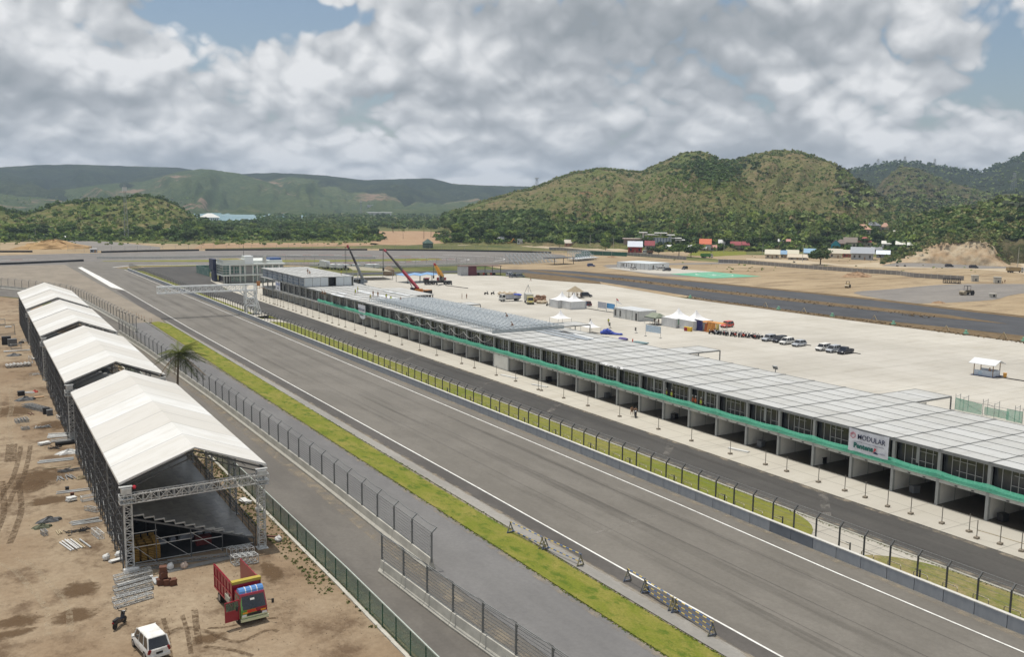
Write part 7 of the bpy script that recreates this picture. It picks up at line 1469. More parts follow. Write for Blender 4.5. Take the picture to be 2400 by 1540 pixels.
# ================= the near palm =================
pc = ray((1300*0+.45833*1535)/1.68667, (1300+.45833*455)/1.68667, math.hypot(25.3, 131)); ptp = ray(.45833*1545/1.68667, (1300+.45833*215)/1.68667, math.hypot(25.4, 131))
root = empty('palm_tree', (pc[0], pc[1], 0), 0, 'wind bent coconut palm between the nearest grandstand roof and the debris fence', 'palm tree'); Hp = ptp[2]; b = M(); n = 10
for i in range(n):
    t0, t1 = i/n, (i+1)/n; f_ = lambda t: (-.25*math.sin(t*3)+(ptp[0]-pc[0])*t, (ptp[1]-pc[1])*t, Hp*t); b.cyl(f_(t0), f_(t1), (.19-.06*t0), 9, .19-.06*t1, cap=False)
b.build('trunk', m_bark, root); top = Vector(f_(1)); rr = random.Random(4); fr_dark = leafmat('frond_dark', (.035, .045, .014), (.06, .07, .022), (.03, .035, .012), 1.2); fr_lit = leafmat('frond_green', (.13, .16, .03), (.2, .22, .06), (.1, .12, .03), 1.); fr_dry = mk('frond_dry', (.22, .14, .05), .9)
cl = [M(), M(), M()]
for i in range(32):
    a = i*2.399+rr.uniform(-.2, .2); e = 1.2-2.0*(i/32)+rr.uniform(-.15, .15); d = Vector((math.cos(a)+.25, math.sin(a)-.2, 0)).normalized(); L_ = rr.uniform(3.0, 4.0); c = cl[1 if e > .55 else (2 if e < -.55 and rr.random() < .35 else 0)]; prev = None; n = 22
    sd = Vector((-d.y, d.x, 0)); bend = .26+.3*rr.random()
    for j in range(n+1):
        t = j/n; p = top+d*(L_*t*(math.cos(e)*.85+.2))+Vector((.25*t*t, -.2*t*t, L_*(math.sin(e)*t*.9-bend*t*t)))
        if prev is not None:
            c.bar(prev, p, .05*(1-t)+.015)
            if j > 2:
                w = .72*math.sin(math.pi*min(1, t*.85+.12))+.10
                for s in (-1, 1):
                    q = p+sd*s*w*rr.uniform(.75, 1.1)+d*.22-Vector((-.10, .05, w*rr.uniform(.35, .75))); ax = (p-prev)*.30; c.add([p-ax, p+ax, q+ax*.2, q-ax*.2], [(0, 1, 2, 3)])
        prev = p
for c, m, nm in zip(cl, (fr_dark, fr_lit, fr_dry), ('crown', 'upper_frond', 'dry_frond')):
    if c.v: c.build(nm, m, root)
b = M()
for i in range(7): b.ball((top.x+.25*math.cos(i), top.y+.25*math.sin(i), top.z-.35), .15, 6, 4)
b.build('coconut', mk('coconut', (.13, .14, .04), .6), root)
# ================= village =================
def house(r, u, v, wpx, hpx, wallc, roofc, label, kind='gable', ratio=.8, rz=0., cat='house', name='village_house', flat=None):
    px, py = zoompix(r, u, v); p = hit(px, py); dist = math.hypot(p.x, p.y); sc = REG[r][2]/1.68667*dist/FPX; w = wpx*sc; h = hpx*sc; d = w*ratio
    h *= 1.2
    hw = h*.55 if kind != 'flat' else h*.9; face = math.atan2(p.x, p.y)
    root = empty(name, (p.x, p.y, p.z-.3), -face+rz, label, cat); mw_ = mk('wall_%d%d%d' % tuple(int(c*99) for c in wallc), wallc, .85, scale=.5); mr_ = mk('roof_%d%d%d' % tuple(int(c*99) for c in roofc), roofc, .7, scale=1.5, stretch=(3, .5, 1))
    M().box(-w/2*.9, 0, 0, w/2*.9, d, hw).build('wall', mw_, root); b = M()
    if kind == 'gable': b.loft([[(x, -.5, hw-.1), (x, d/2, h), (x, d+.5, hw-.1), (x, d+.5, hw-.25), (x, d/2, h-.15), (x, -.5, hw-.25)] for x in (-w/2, w/2)])
    elif kind == 'front': b.loft([[(-w/2, y, hw-.1), (0, y, h), (w/2, y, hw-.1), (w/2, y, hw-.25), (0, y, h-.15), (-w/2, y, hw-.25)] for y in (-.4, d+.4)]); M().add([(-w/2*.9, -.01, hw-.2), (w/2*.9, -.01, hw-.2), (0, -.01, h-.2)], [(0, 1, 2)]).build('gable_end', mw_, root)
    elif kind == 'hip': b.loft([[(-w/2, -.5, hw-.1), (w/2, -.5, hw-.1), (w/2, d+.5, hw-.1), (-w/2, d+.5, hw-.1)], [(-w*.12, d*.45, h), (w*.12, d*.45, h), (w*.12, d*.55, h), (-w*.12, d*.55, h)]])
    elif kind == 'shed': b.loft([[(x, -.8, hw), (x, d+.4, h), (x, d+.4, h-.15), (x, -.8, hw-.15)] for x in (-w/2, w/2)])
    else: b.box(-w/2, -.4, hw, w/2, d+.4, hw+.3)
    b.build('roof', mr_, root); n = max(2, int(w/3.2))
    for i in range(n):
        x = -w*.42+w*.84*(i+.5)/n
        if i == n//2: M().box(x-.45, -.08, .1, x+.45, -.02, min(2.1, hw*.8)).build('door', MATS['wood_post'], root)
        else: M().box(x-.55, -.08, hw*.35, x+.55, -.02, hw*.75).build('window', m_wind, root)
    return root
Wh, Cr, Gy, Bk = (.62, .62, .60), (.60, .54, .42), (.32, .33, .34), (.38, .22, .15)
Hs = [('A4', 640, 395, 240, 150, (.30, .04, .03), (.58, .62, .68), 'red walled house with pale metal roof beyond the grey wall', 'shed'), ('A4', 870, 360, 165, 130, (.36, .34, .32), (.27, .035, .045), 'grey walled house with dark red gable roof beyond the grey wall', 'gable'),
 ('A4', 1750, 350, 190, 145, (.45, .48, .52), (.66, .16, .07), 'house with bright orange red roof at the edge of the palms', 'gable'), ('A4', 1880, 360, 110, 75, (.45, .50, .56), (.55, .28, .22), 'pale blue walled annex with pinkish roof right of the orange roofed house', 'gable'), ('A4', 2010, 300, 110, 95, Wh, (.72, .72, .70), 'small white gabled house half hidden by palms', 'gable'), ('A4', 2230, 330, 170, 95, (.3, .25, .2), (.28, .04, .05), 'long dark red roof behind the grass plot, left of two', 'gable'), ('A4', 2390, 330, 120, 95, (.3, .25, .2), (.30, .045, .055), 'dark red roof behind the grass plot, right of two', 'gable'),
 ('A4', 1170, 330, 100, 50, Wh, (.72, .72, .72), 'small bright white roof just right of the dark red gable', 'shed'), ('A4', 1560, 345, 170, 60, (.28, .10, .08), (.72, .72, .72), 'low white roofed shed with dark red wall beside the grass plot', 'shed'), ('A4', 1710, 345, 130, 50, Wh, (.75, .75, .74), 'low white roof just below the orange roofed house', 'shed'),
 ('A5', 545, 255, 90, 65, Wh, (.76, .76, .75), 'small white roof in the trees left of a small pink roof', 'gable'), ('A5', 665, 250, 70, 60, Bk, (.60, .28, .24), 'small pink roof in the trees above the cream shop roofs', 'gable'), ('A5', 410, 490, 230, 115, Cr, (.60, .56, .44), 'cream roofed shop, leftmost along the pale road', 'shed'), ('A5', 590, 480, 100, 100, Cr, (.22, .36, .52), 'small blue roofed stall next to the cream shop roofs', 'shed'), ('A5', 730, 470, 190, 95, Cr, (.58, .54, .42), 'cream roofed shop right of the small blue roof', 'shed'), ('A5', 810, 510, 300, 70, (.45, .42, .38), (.58, .50, .38), 'long low tan shelter roof along the pale road', 'shed'), ('A5', 1000, 470, 180, 115, (.25, .28, .30), (.28, .46, .62), 'light blue roofed house left of the wide dark tree', 'gable'),
 ('A5', 1410, 350, 150, 130, (.06, .36, .45), (.20, .17, .16), 'bright turquoise gabled house above the shops', 'front'), ('A5', 1490, 320, 160, 110, Bk, (.20, .15, .13), 'brown roofed house right behind the turquoise one', 'hip'), ('A5', 1640, 320, 200, 135, (.45, .42, .34), (.21, .17, .14), 'wide brown gabled house right of the turquoise house', 'gable'), ('A5', 1870, 310, 205, 130, (.36, .34, .26), (.42, .10, .09), 'house with red hip roof above the long grey roof', 'hip'),
 ('A5', 1400, 480, 210, 120, Cr, (.58, .53, .42), 'large cream roof right of the wide dark tree', 'gable'), ('A5', 1585, 470, 130, 100, (.4, .1, .08), (.62, .57, .46), 'cream roof with red ridge trim beside the long grey roof', 'gable'), ('A5', 1830, 510, 340, 155, (.42, .43, .44), (.34, .36, .39), 'long grey metal roofed hall by the pale road', 'shed'), ('A5', 2160, 480, 200, 95, Gy, (.70, .76, .84), 'hall with bright bluish white roof at the quarry side of the village', 'shed'), ('A5', 1900, 365, 140, 45, Gy, (.62, .62, .55), 'small patched pale roof between the red hip roof and the grey hall', 'gable'), ('A5', 2100, 380, 230, 60, Gy, (.24, .25, .26), 'flat grey roof behind the grey hall', 'shed'),
 ('A6', 240, 300, 170, 75, Wh, (.72, .71, .66), 'white roof among trees left of the quarry, left of three', 'gable'), ('A6', 450, 320, 150, 85, Wh, (.72, .70, .64), 'white roof among trees left of the quarry, middle of three', 'shed'), ('A6', 610, 320, 110, 70, Wh, (.66, .66, .6), 'white roof among trees left of the quarry, right of three', 'shed'), ('A5', 1830, 110, 260, 130, (.5, .42, .36), (.55, .30, .20), 'large orange tiled villa high in the village, left wing', 'hip'), ('A5', 2190, 60, 130, 110, (.5, .42, .36), (.56, .32, .23), 'orange tiled villa high in the village, right wing', 'hip'), ('A5', 2000, 20, 230, 90, Gy, (.16, .17, .19), 'dark roofed villa highest in the village', 'hip'), ('A5', 1530, 150, 110, 70, Bk, (.25, .17, .12), 'brown thatched roof in the upper village', 'hip'), ('A5', 1370, 75, 110, 45, Wh, (.70, .70, .66), 'thin white roof line in the upper village', 'shed'), ('A5', 820, 75, 120, 45, Wh, (.62, .57, .5), 'small cream roof at the foot of the hill above the palms', 'shed'), ('A6', 690, 140, 70, 50, Wh, (.7, .7, .68), 'tiny white house in the trees left of the quarry top', 'gable'), ('A6', 380, 90, 90, 40, Wh, (.7, .68, .62), 'thin pale roof in the trees below the orange villa', 'shed'),
 ('B3', 1270, 195, 90, 45, Gy, (.40, .42, .43), 'grey roof in the trees below the central hill', 'gable'), ('B3', 1480, 225, 60, 45, Wh, (.4, .42, .42), 'small grey green shed at the edge of the pale yard', 'flat'), ('B3', 2010, 250, 130, 60, Bk, (.55, .50, .42), 'low thatched stalls roof beside the pale yard', 'gable'), ('B3', 1255, 30, 50, 50, Bk, (.60, .52, .47), 'pale pyramid roofed tower house above the trees', 'hip'), ('W6', 995, 392, 90, 32, Wh, (.70, .69, .66), 'wide white shell roofed pavilion near the inlet', 'hip'), ('W6', 1800, 362, 120, 14, Wh, (.68, .7, .7), 'long white building at the foot of the far mountain', 'flat'), ('W6', 1755, 322, 30, 10, Wh, (.7, .6, .5), 'small pale villa on the far mountain slope', 'flat'), ('B1', 740, 285, 70, 30, Wh, (.66, .66, .64), 'small white shed at the bushes beyond the sand heap', 'gable'), ('B1', 1110, 445, 75, 38, (.3, .36, .45), (.78, .78, .78), 'small white roofed kiosk beside the far left track', 'flat'), ('B1', 2065, 205, 95, 40, Gy, (.42, .42, .4), 'small grey building behind the bushes left of race control', 'flat')]
for h_ in Hs: house(*h_[:8], kind=h_[8], cat='pavilion' if 'pavilion' in h_[7] else 'house')
# modern white building with stacked flat roofs
px, py = zoompix('A4', 1010, 275); p = hit(px, py); s_ = .25/1.68667*math.hypot(p.x, p.y)/FPX; mb_ = empty('modern_building', (p.x, p.y, p.z-.3), -math.atan2(p.x, p.y), 'white modern building with stacked mushroom shaped flat roofs at the foot of the hill', 'building')
M().box(-170*s_, 0, 0, 200*s_, 14, 130*s_).build('wall', mk('modern_wall', (.56, .62, .66), .6), mb_)
for i in range(8): M().box((-160+i*45)*s_, -.2, 45*s_, (-140+i*45)*s_, 0, 115*s_).build('window', m_bg, mb_)
M().box(-280*s_, -1, 96*s_, -150*s_, 12, 100*s_).box(-560*s_, -1, 92*s_, -250*s_, 10, 100*s_).build('wing_roof', mk('wing_roof', (.55, .45, .40), .6), mb_)
M().box(-540*s_, 0, 0, -250*s_, 8, 90*s_).build('wing_wall', mk('wing_wall', (.22, .18, .16), .8), mb_)
for x, z, w_ in ((-240, 190, 130), (-110, 160, 220), (30, 188, 200), (180, 160, 130), (270, 112, 170), (330, 85, 150)): M().box((x-w_/2)*s_, -2, z*s_, (x+w_/2)*s_, 10, (z+9)*s_).bar((x*s_, 3, 60*s_), (x*s_, 3, z*s_), 1.2).build('roof', P_w, mb_)
M().box(-200*s_, -1.2, 132*s_, 140*s_, -.9, 142*s_).build('parapet', mk('lime_trim', (.45, .55, .05), .6), mb_)
# grey precast wall in two runs
m_pre = mk('precast_grey', (.30, .285, .27), .9, scale=.4)
def precast(pts, label, h=2.1):
    P_ = smooth_pts(pts, 4); root = empty('precast_wall', (*P_[0], 0), 0, label, 'wall'); o0 = Vector((*P_[0], 0)); n = 0; rest = M(); post = M(); cur = Vector((*P_[0], 0)); i = 1; L_ = 2.9
    while i < len(P_):
        t = Vector((*P_[i], 0)); d = t-cur
        if d.length < L_: i += 1; continue
        nx = cur+d.normalized()*L_; b = M().bar(cur-o0+Vector((0, 0, h/2)), nx-o0+Vector((0, 0, h/2)), .12, h)
        for q in (.25, .5, .75): b.bar(cur-o0+Vector((0, 0, h*q)), nx-o0+Vector((0, 0, h*q)), .15, .03)
        n += 1
        if n <= 100: b.build('wall_panel', m_pre, root)
        else: bb = len(rest.v); rest.v += b.v; rest.f += [tuple(k+bb for k in f) for f in b.f]; rest.m += b.m
        post.bar(cur-o0, cur-o0+Vector((0, 0, h+.25)), .26); cur = nx
    if rest.v: o = rest.build('far_wall_panel', m_pre, root); o['kind'] = 'stuff'
    post.build('wall_post', m_conc, root)
precast(gs('B3', [(1790, 290), (2000, 300)])+gs('A4', [(0, 412), (700, 452), (1470, 512)]), 'grey precast wall behind the container office, curving to the far bend')
precast(gs('A4', [(1960, 555), (2400, 572)])+gs('A5', [(600, 622), (1200, 668), (1800, 712), (2400, 750)])+gs('A6', [(700, 790), (1490, 838)]), 'long grey precast wall between the tan field and the pale village road')
# poles, masts and pylons
def mast(px, pyb, pyt, w0, label, cat='mast', name='lattice_mast', arms=False, D=None):
    if D: p = Vector(ray(px, pyb, D))
    else: p = hit(px, pyb)
    dist = math.hypot(p.x, p.y); h = ray(px, pyt, dist)[2]-p.z; root = empty(name, p, 0, label, cat); b = M(); w = w0; n = 9; r = max(.12, dist*.00012)
    for sx in (-1, 1):
        for sy in (-1, 1): b.bar((sx*w/2, sy*w/2, 0), (sx*w*.15, sy*w*.15, h), r)
    for i in range(n):
        za, zb_ = h*i/n, h*(i+1)/n; wa, wb = w*(.5-.35*i/n), w*(.5-.35*(i+1)/n)
        for s in (-1, 1): b.bar((-wa, s*wa, za), (wb, s*wb, zb_), r*.6).bar((wa, s*wa, za), (-wb, s*wb, zb_), r*.6).bar((s*wa, -wa, za), (s*wb, wb, zb_), r*.6)
    b.build('lattice', m_steel, root)
    if arms:
        for z in (.7, .83, .95): M().bar((-w*.75, 0, h*z), (w*.75, 0, h*z), r*1.2).build('cross_arm', m_steel, root)
    else: M().box(-w*.5, -w*.5, h*.88, w*.5, w*.5, h*.95).build('antenna', m_steel_l, root)
mast(297, 562, 432, 3.2, 'tall lattice telecom mast rising before the low west hill')
mast(2375, 446, 404, 9, 'large lattice pylon on the ridge at the right frame edge', 'pylon', 'pylon', True)
mast(2057, 393, 372, 8, 'small far pylon on the ridge, leftmost of three', 'pylon', 'pylon', True)
mast(2120, 384, 366, 8, 'small far pylon on the ridge, middle of three', 'pylon', 'pylon', True)
mast(2190, 392, 372, 8, 'small far pylon on the ridge, rightmost of three', 'pylon', 'pylon', True)
mast(1258, 434, 416, 4, 'thin far mast on the left shoulder of the central hill')
mast(846, 500, 470, 5, 'thin far mast at the foot of the far mountain')
def upole(px, pyb, h, label):
    p = hit(px, pyb); root = empty('utility_pole', p, 0, label, 'utility pole'); M().cyl((0, 0, 0), (0, 0, h), .18, 7, .11).build('shaft', m_conc, root); M().bar((-1, 0, h-.6), (1, 0, h-.6), .14).bar((-.7, 0, h-1.5), (.7, 0, h-1.5), .12).build('cross_arm', m_steel_d, root)
for i, (r, u, v, h, lb) in enumerate((('A5', 888, 540, 10.5, 'concrete utility pole left of the wide dark tree'), ('A6', 2290, 690, 13, 'tall utility pole beside the dump truck under the quarry'), ('B1', 422, 290, 9, 'utility pole at the far left beyond the sand heap'), ('A5', 258, 420, 8, 'thin utility pole before the yellow green tree'), ('A4', 2045, 400, 8, 'dark utility pole behind the green dump truck'), ('B3', 2220, 250, 9, 'utility pole at the foot of the concrete hill path'), ('A4', 297, 330, 8, 'utility pole beside the pale yard wall'))):
    upole(*zoompix(r, u, v), h, lb)
# quarry face
m_rock = dirtm('quarry_rock', (.50, .43, .31), (.40, .28, .17), (.24, .17, .11), .07, (1, 1, 1.6), .6); MATS['quarry_rock'] = m_rock
us = np.linspace(120, 2180, 90); tv = np.interp(us, [120, 320, 580, 900, 1150, 1280, 1400, 1600, 1760, 1900, 1990, 2060, 2180], [600, 524, 430, 292, 205, 236, 238, 195, 215, 300, 440, 530, 600]); bv = np.interp(us, [120, 400, 1000, 1600, 2180], [606, 556, 566, 598, 622])
V = np.zeros((90, 16, 3))
for i, (u, a, c) in enumerate(zip(us, tv, bv)):
    bx_, by_ = g('A6', u, c); dist = math.hypot(bx_, by_); px, py = zoompix('A6', u, a); t_ = ray(px, py, dist+14); rz2 = max(t_[2], .4)
    for j in range(16):
        q = j/15; nz = (fbm(i*.22, q*3+3, 4)-.5)*6*min(1, rz2/6)*math.sin(math.pi*q)
        dd_ = (14*q**1.3+nz)/dist; V[i, j] = (bx_*(1+dd_), by_*(1+dd_), rz2*q+.05)
ix = np.arange(90*16).reshape(90, 16); o = np_mesh('quarry_face', V.reshape(-1, 3), np.stack([ix[:-1, :-1], ix[1:, :-1], ix[1:, 1:], ix[:-1, 1:]], -1).reshape(-1, 4), m_rock); o['kind'] = 'structure'
V2 = np.zeros((90, 10, 3))
for i in range(90):
    q0 = V[i, 15]; d0_ = math.hypot(q0[0], q0[1])
    for j in range(10): t_ = j/9; k_ = (d0_+130*t_)/d0_; V2[i, j] = (q0[0]*k_, q0[1]*k_, q0[2]*(1+.55*t_**.8)+(fbm(i*.4, t_*6, 3)-.5)*2*t_)
ix = np.arange(900).reshape(90, 10); o = np_mesh('quarry_hilltop', V2.reshape(-1, 3), np.stack([ix[:-1, :-1], ix[1:, :-1], ix[1:, 1:], ix[:-1, 1:]], -1).reshape(-1, 4), m_hright, smooth=True); o['kind'] = 'structure'
rq = np.random.default_rng(3); kk = 900; a_ = rq.integers(6, 84, kk); P2 = V2[a_, rq.integers(0, 9, kk)]+rq.normal(size=(kk, 3))*np.array([2.5, 2.5, .1]); s2 = rq.uniform(.6, 1.9, kk); S2 = np.repeat(s2, 12); u2 = rq.normal(size=(kk*12, 3)); u2 /= np.linalg.norm(u2, axis=1)[:, None]; u2[:, 2] = abs(u2[:, 2])
Vq, Fq = quads(np.repeat(P2, 12, 0)+u2*S2[:, None]*.8, u2, S2*.42, rq); o = np_mesh('quarry_scrub', Vq, Fq, [m_olive, m_scr1, m_leaf[1]], np.repeat(rq.integers(0, 3, kk), 12)); o['kind'] = 'stuff'
sheet('gravel_slope', gs('A6', [(150, 605), (380, 535), (1000, 560), (2100, 605), (2380, 640), (1700, 650), (600, 622)]), .12, m_gravel)
tp_ = mass('quarry_fringe', 260, lambda: (lambda u: (zoompix('A6', u, np.interp(u, us, tv)-6)))(U(150, 2050)), [m_olive, m_leaf[1], mk('root_red', (.30, .12, .06), .9)], .8, 1.7, 12, .4, .2)
# concrete path climbing the central hill
pth = [(2300, 0), (2240, 60), (2195, 120), (2180, 148), (2215, 165), (2300, 190), (2370, 205)]; wd = [14, 24, 30, 26, 12, 12, 10]; Lp = []; Rp = []
for (u, v), w_ in zip(pth, wd):
    for S_, q in ((Lp, -1), (Rp, 1)):
        h = hit(*zoompix('B3', u+q*w_*.6, v+(q*4 if v > 140 else 0))); S_.append((h.x*.995, h.y*.995, h.z*.995+.35+.16))
b = M()
for i in range(len(pth)-1): b.add([Lp[i], Rp[i], Rp[i+1], Lp[i+1]], [(0, 1, 2, 3)])
o = b.build('hill_path', m_paddock); o['kind'] = 'structure'
# small things by the gravel road
tag(M().box(-3.5, -1.2, 0, 3.5, 1.2, .1).truss((-3.5, 0, 1.1), (3.5, 0, 1.1), 2.0, 8, .18).build('lattice_box', m_black, None, (*g('A6', 1255, 880), .1), -.9), 'black lattice frame lying near the end of the long grey wall', 'truss frame')
for i, (u, v, lb) in enumerate(((1620, 850, 'grey concrete chamber block left of two behind the gravel road'), (1975, 878, 'grey concrete chamber block right of two behind the gravel road'), (1905, 1108, 'small concrete box with flat lid on the gravel track'))):
    x, y = g('A6', u, v); s = (1, 1, .8)[i]; tag(M().box(-1.4*s, -1.2*s, 0, 1.4*s, 1.2*s, 2.6*s if i < 2 else 1.3).box(-1.6*s, -1.4*s, (2.6*s if i < 2 else 1.3), 1.6*s, 1.4*s, (2.75*s if i < 2 else 1.5)).box(-.1, -1.25*s, .3, .5, -1.2*s, 1.2, 1).build('concrete_chamber', [m_conc, m_black], None, (x, y, .1), -.8), lb, 'concrete block')
for i, (u, v) in enumerate(((2030, 880), (2060, 882), (2095, 880))): x, y = g('A6', u, v); person((x, y, .1), i, 'stand' if i != 1 else 'crouch', S_d, ['leftmost of three people in white helmets by the gravel road', 'crouching person between two others by the gravel road', 'rightmost of three people in white helmets by the gravel road'][i], H_w)
x, y = g('B3', 1372, 238); ex = empty('excavator', (x, y, .1), .2, 'orange brown excavator at the tree edge of the pale yard', 'excavator'); M().box(-2.2, -1.6, 0, 2.2, -.9, .9).box(-2.2, .9, 0, 2.2, 1.6, .9).build('track', m_black, ex); M().box(-1.8, -1.3, .9, 1.6, 1.3, 2.4).box(.2, -1.3, 2.2, 1.6, -.1, 3.2).build('body', m_plant, ex); M().bar((1.4, 0, 2), (4.2, 0, 5.2), .5).bar((4.2, 0, 5.2), (6.4, 0, 2.8), .4).build('boom', P_o, ex); M().box(5.9, -.6, 1.6, 7, .6, 2.9).build('bucket', m_steel_d, ex)
# ================= yard clutter beside the grandstands =================
m_wht = mk('wrap_white', (.70, .70, .68), .6, bump=.5, scale=3); m_gt = mk('tarp_grey', (.14, .145, .15), .7, bump=.6, scale=3); m_timber = mk('timber', (.48, .40, .26), .8); m_rust = mk('box_rust', (.14, .055, .03), .7, scale=4); m_tg2 = mk('tarp_olive', (.12, .13, .08), .8, bump=.5)
def c_pipes(n, L_, r=.05, m=None, fan=.05, w=.14):
    b = M()
    for i in range(n): z = r+(.1 if i % 3 == 2 else 0); x = (i-n/2)*w+U(-.02, .02); b.cyl((x+U(-fan, fan)*L_, -L_/2+U(-.15, .15), z), (x+U(-fan, fan)*L_, L_/2+U(-.15, .15), z+U(0, .05)), r, 6)
    return b, m or m_steel_l
def c_truss(n, L_, w=.32, m=None, gap=.5):
    b = M()
    for i in range(n): a = U(-.04, .04); b.truss(((i-n/2)*gap, -L_/2+U(-.2, .2), w/2+.03), ((i-n/2)*gap+a, L_/2+U(-.2, .2), w/2+.03+U(0, .06)), w, max(3, int(L_/.5)), .045)
    return b, m or m_steel_l
def c_tarp(sx, sy, sz, m): 
    b = M(); n = 14; R = []
    for j in range(6): t = j/5; R.append([(sx*(1-t)*math.cos(6.283*i/n)*(1+.25*math.sin(i*2.3+j)), sy*(1-t)*math.sin(6.283*i/n)*(1+.2*math.sin(i*1.7)), sz*(t**.6)*(1+.3*math.sin(i*2+j))) for i in range(n)])
    return b.loft(R), m
def c_bag(m=None): b = M(); b.ball((0, 0, .25), (.35, .32, .3), 8, 6, jit=.12); b.ball((.1, 0, .5), (.15, .14, .12), 6, 4, jit=.2); return b, m or m_wht
def c_box(sx, sy, sz, m, rib=True):
    b = M().box(-sx/2, -sy/2, 0, sx/2, sy/2, sz); b.box(-sx/2-.03, -sy/2-.03, sz-.06, sx/2+.03, sy/2+.03, sz+.02); b.box(-sx/2-.02, -sy/2-.02, 0, sx/2+.02, sy/2+.02, .08); return b, m
def c_frame(sx, sy, sz, m=None):
    b = M()
    for x in (-sx/2, sx/2):
        for y in (-sy/2, sy/2): b.bar((x, y, 0), (x, y, sz), .06)
        for z in (.05, sz): b.bar((x, -sy/2, z), (x, sy/2, z), .06)
    for y in (-sy/2, 0, sy/2):
        for z in (.05, sz): b.bar((-sx/2, y, z), (sx/2, y, z), .06)
    return b, m or m_steel_l
def c_sheets(sx, sy, n, m):
    b = M()
    for i in range(n): b.cbox((U(-.1, .1), U(-.1, .1), .05+i*.07), (sx, sy, .05), rot=(0, 0, U(-.15, .15)))
    return b, m
def c_tangle(s, m):
    b = M()
    for i in range(16): b.bar((U(-s, s), U(-s, s)*.6, U(0, .1)), (U(-s, s), U(-s, s)*.6, U(.05, .35)), .06)
    return b, m
def c_coil(m):
    b = M()
    for k in range(3):
        for i in range(12): a, c = 6.283*i/12, 6.283*(i+1)/12; r = .55-.04*k; b.bar((r*math.cos(a), r*math.sin(a), .08+.12*k), (r*math.cos(c), r*math.sin(c), .08+.12*k), .1)
    return b, m
H = math.pi/2
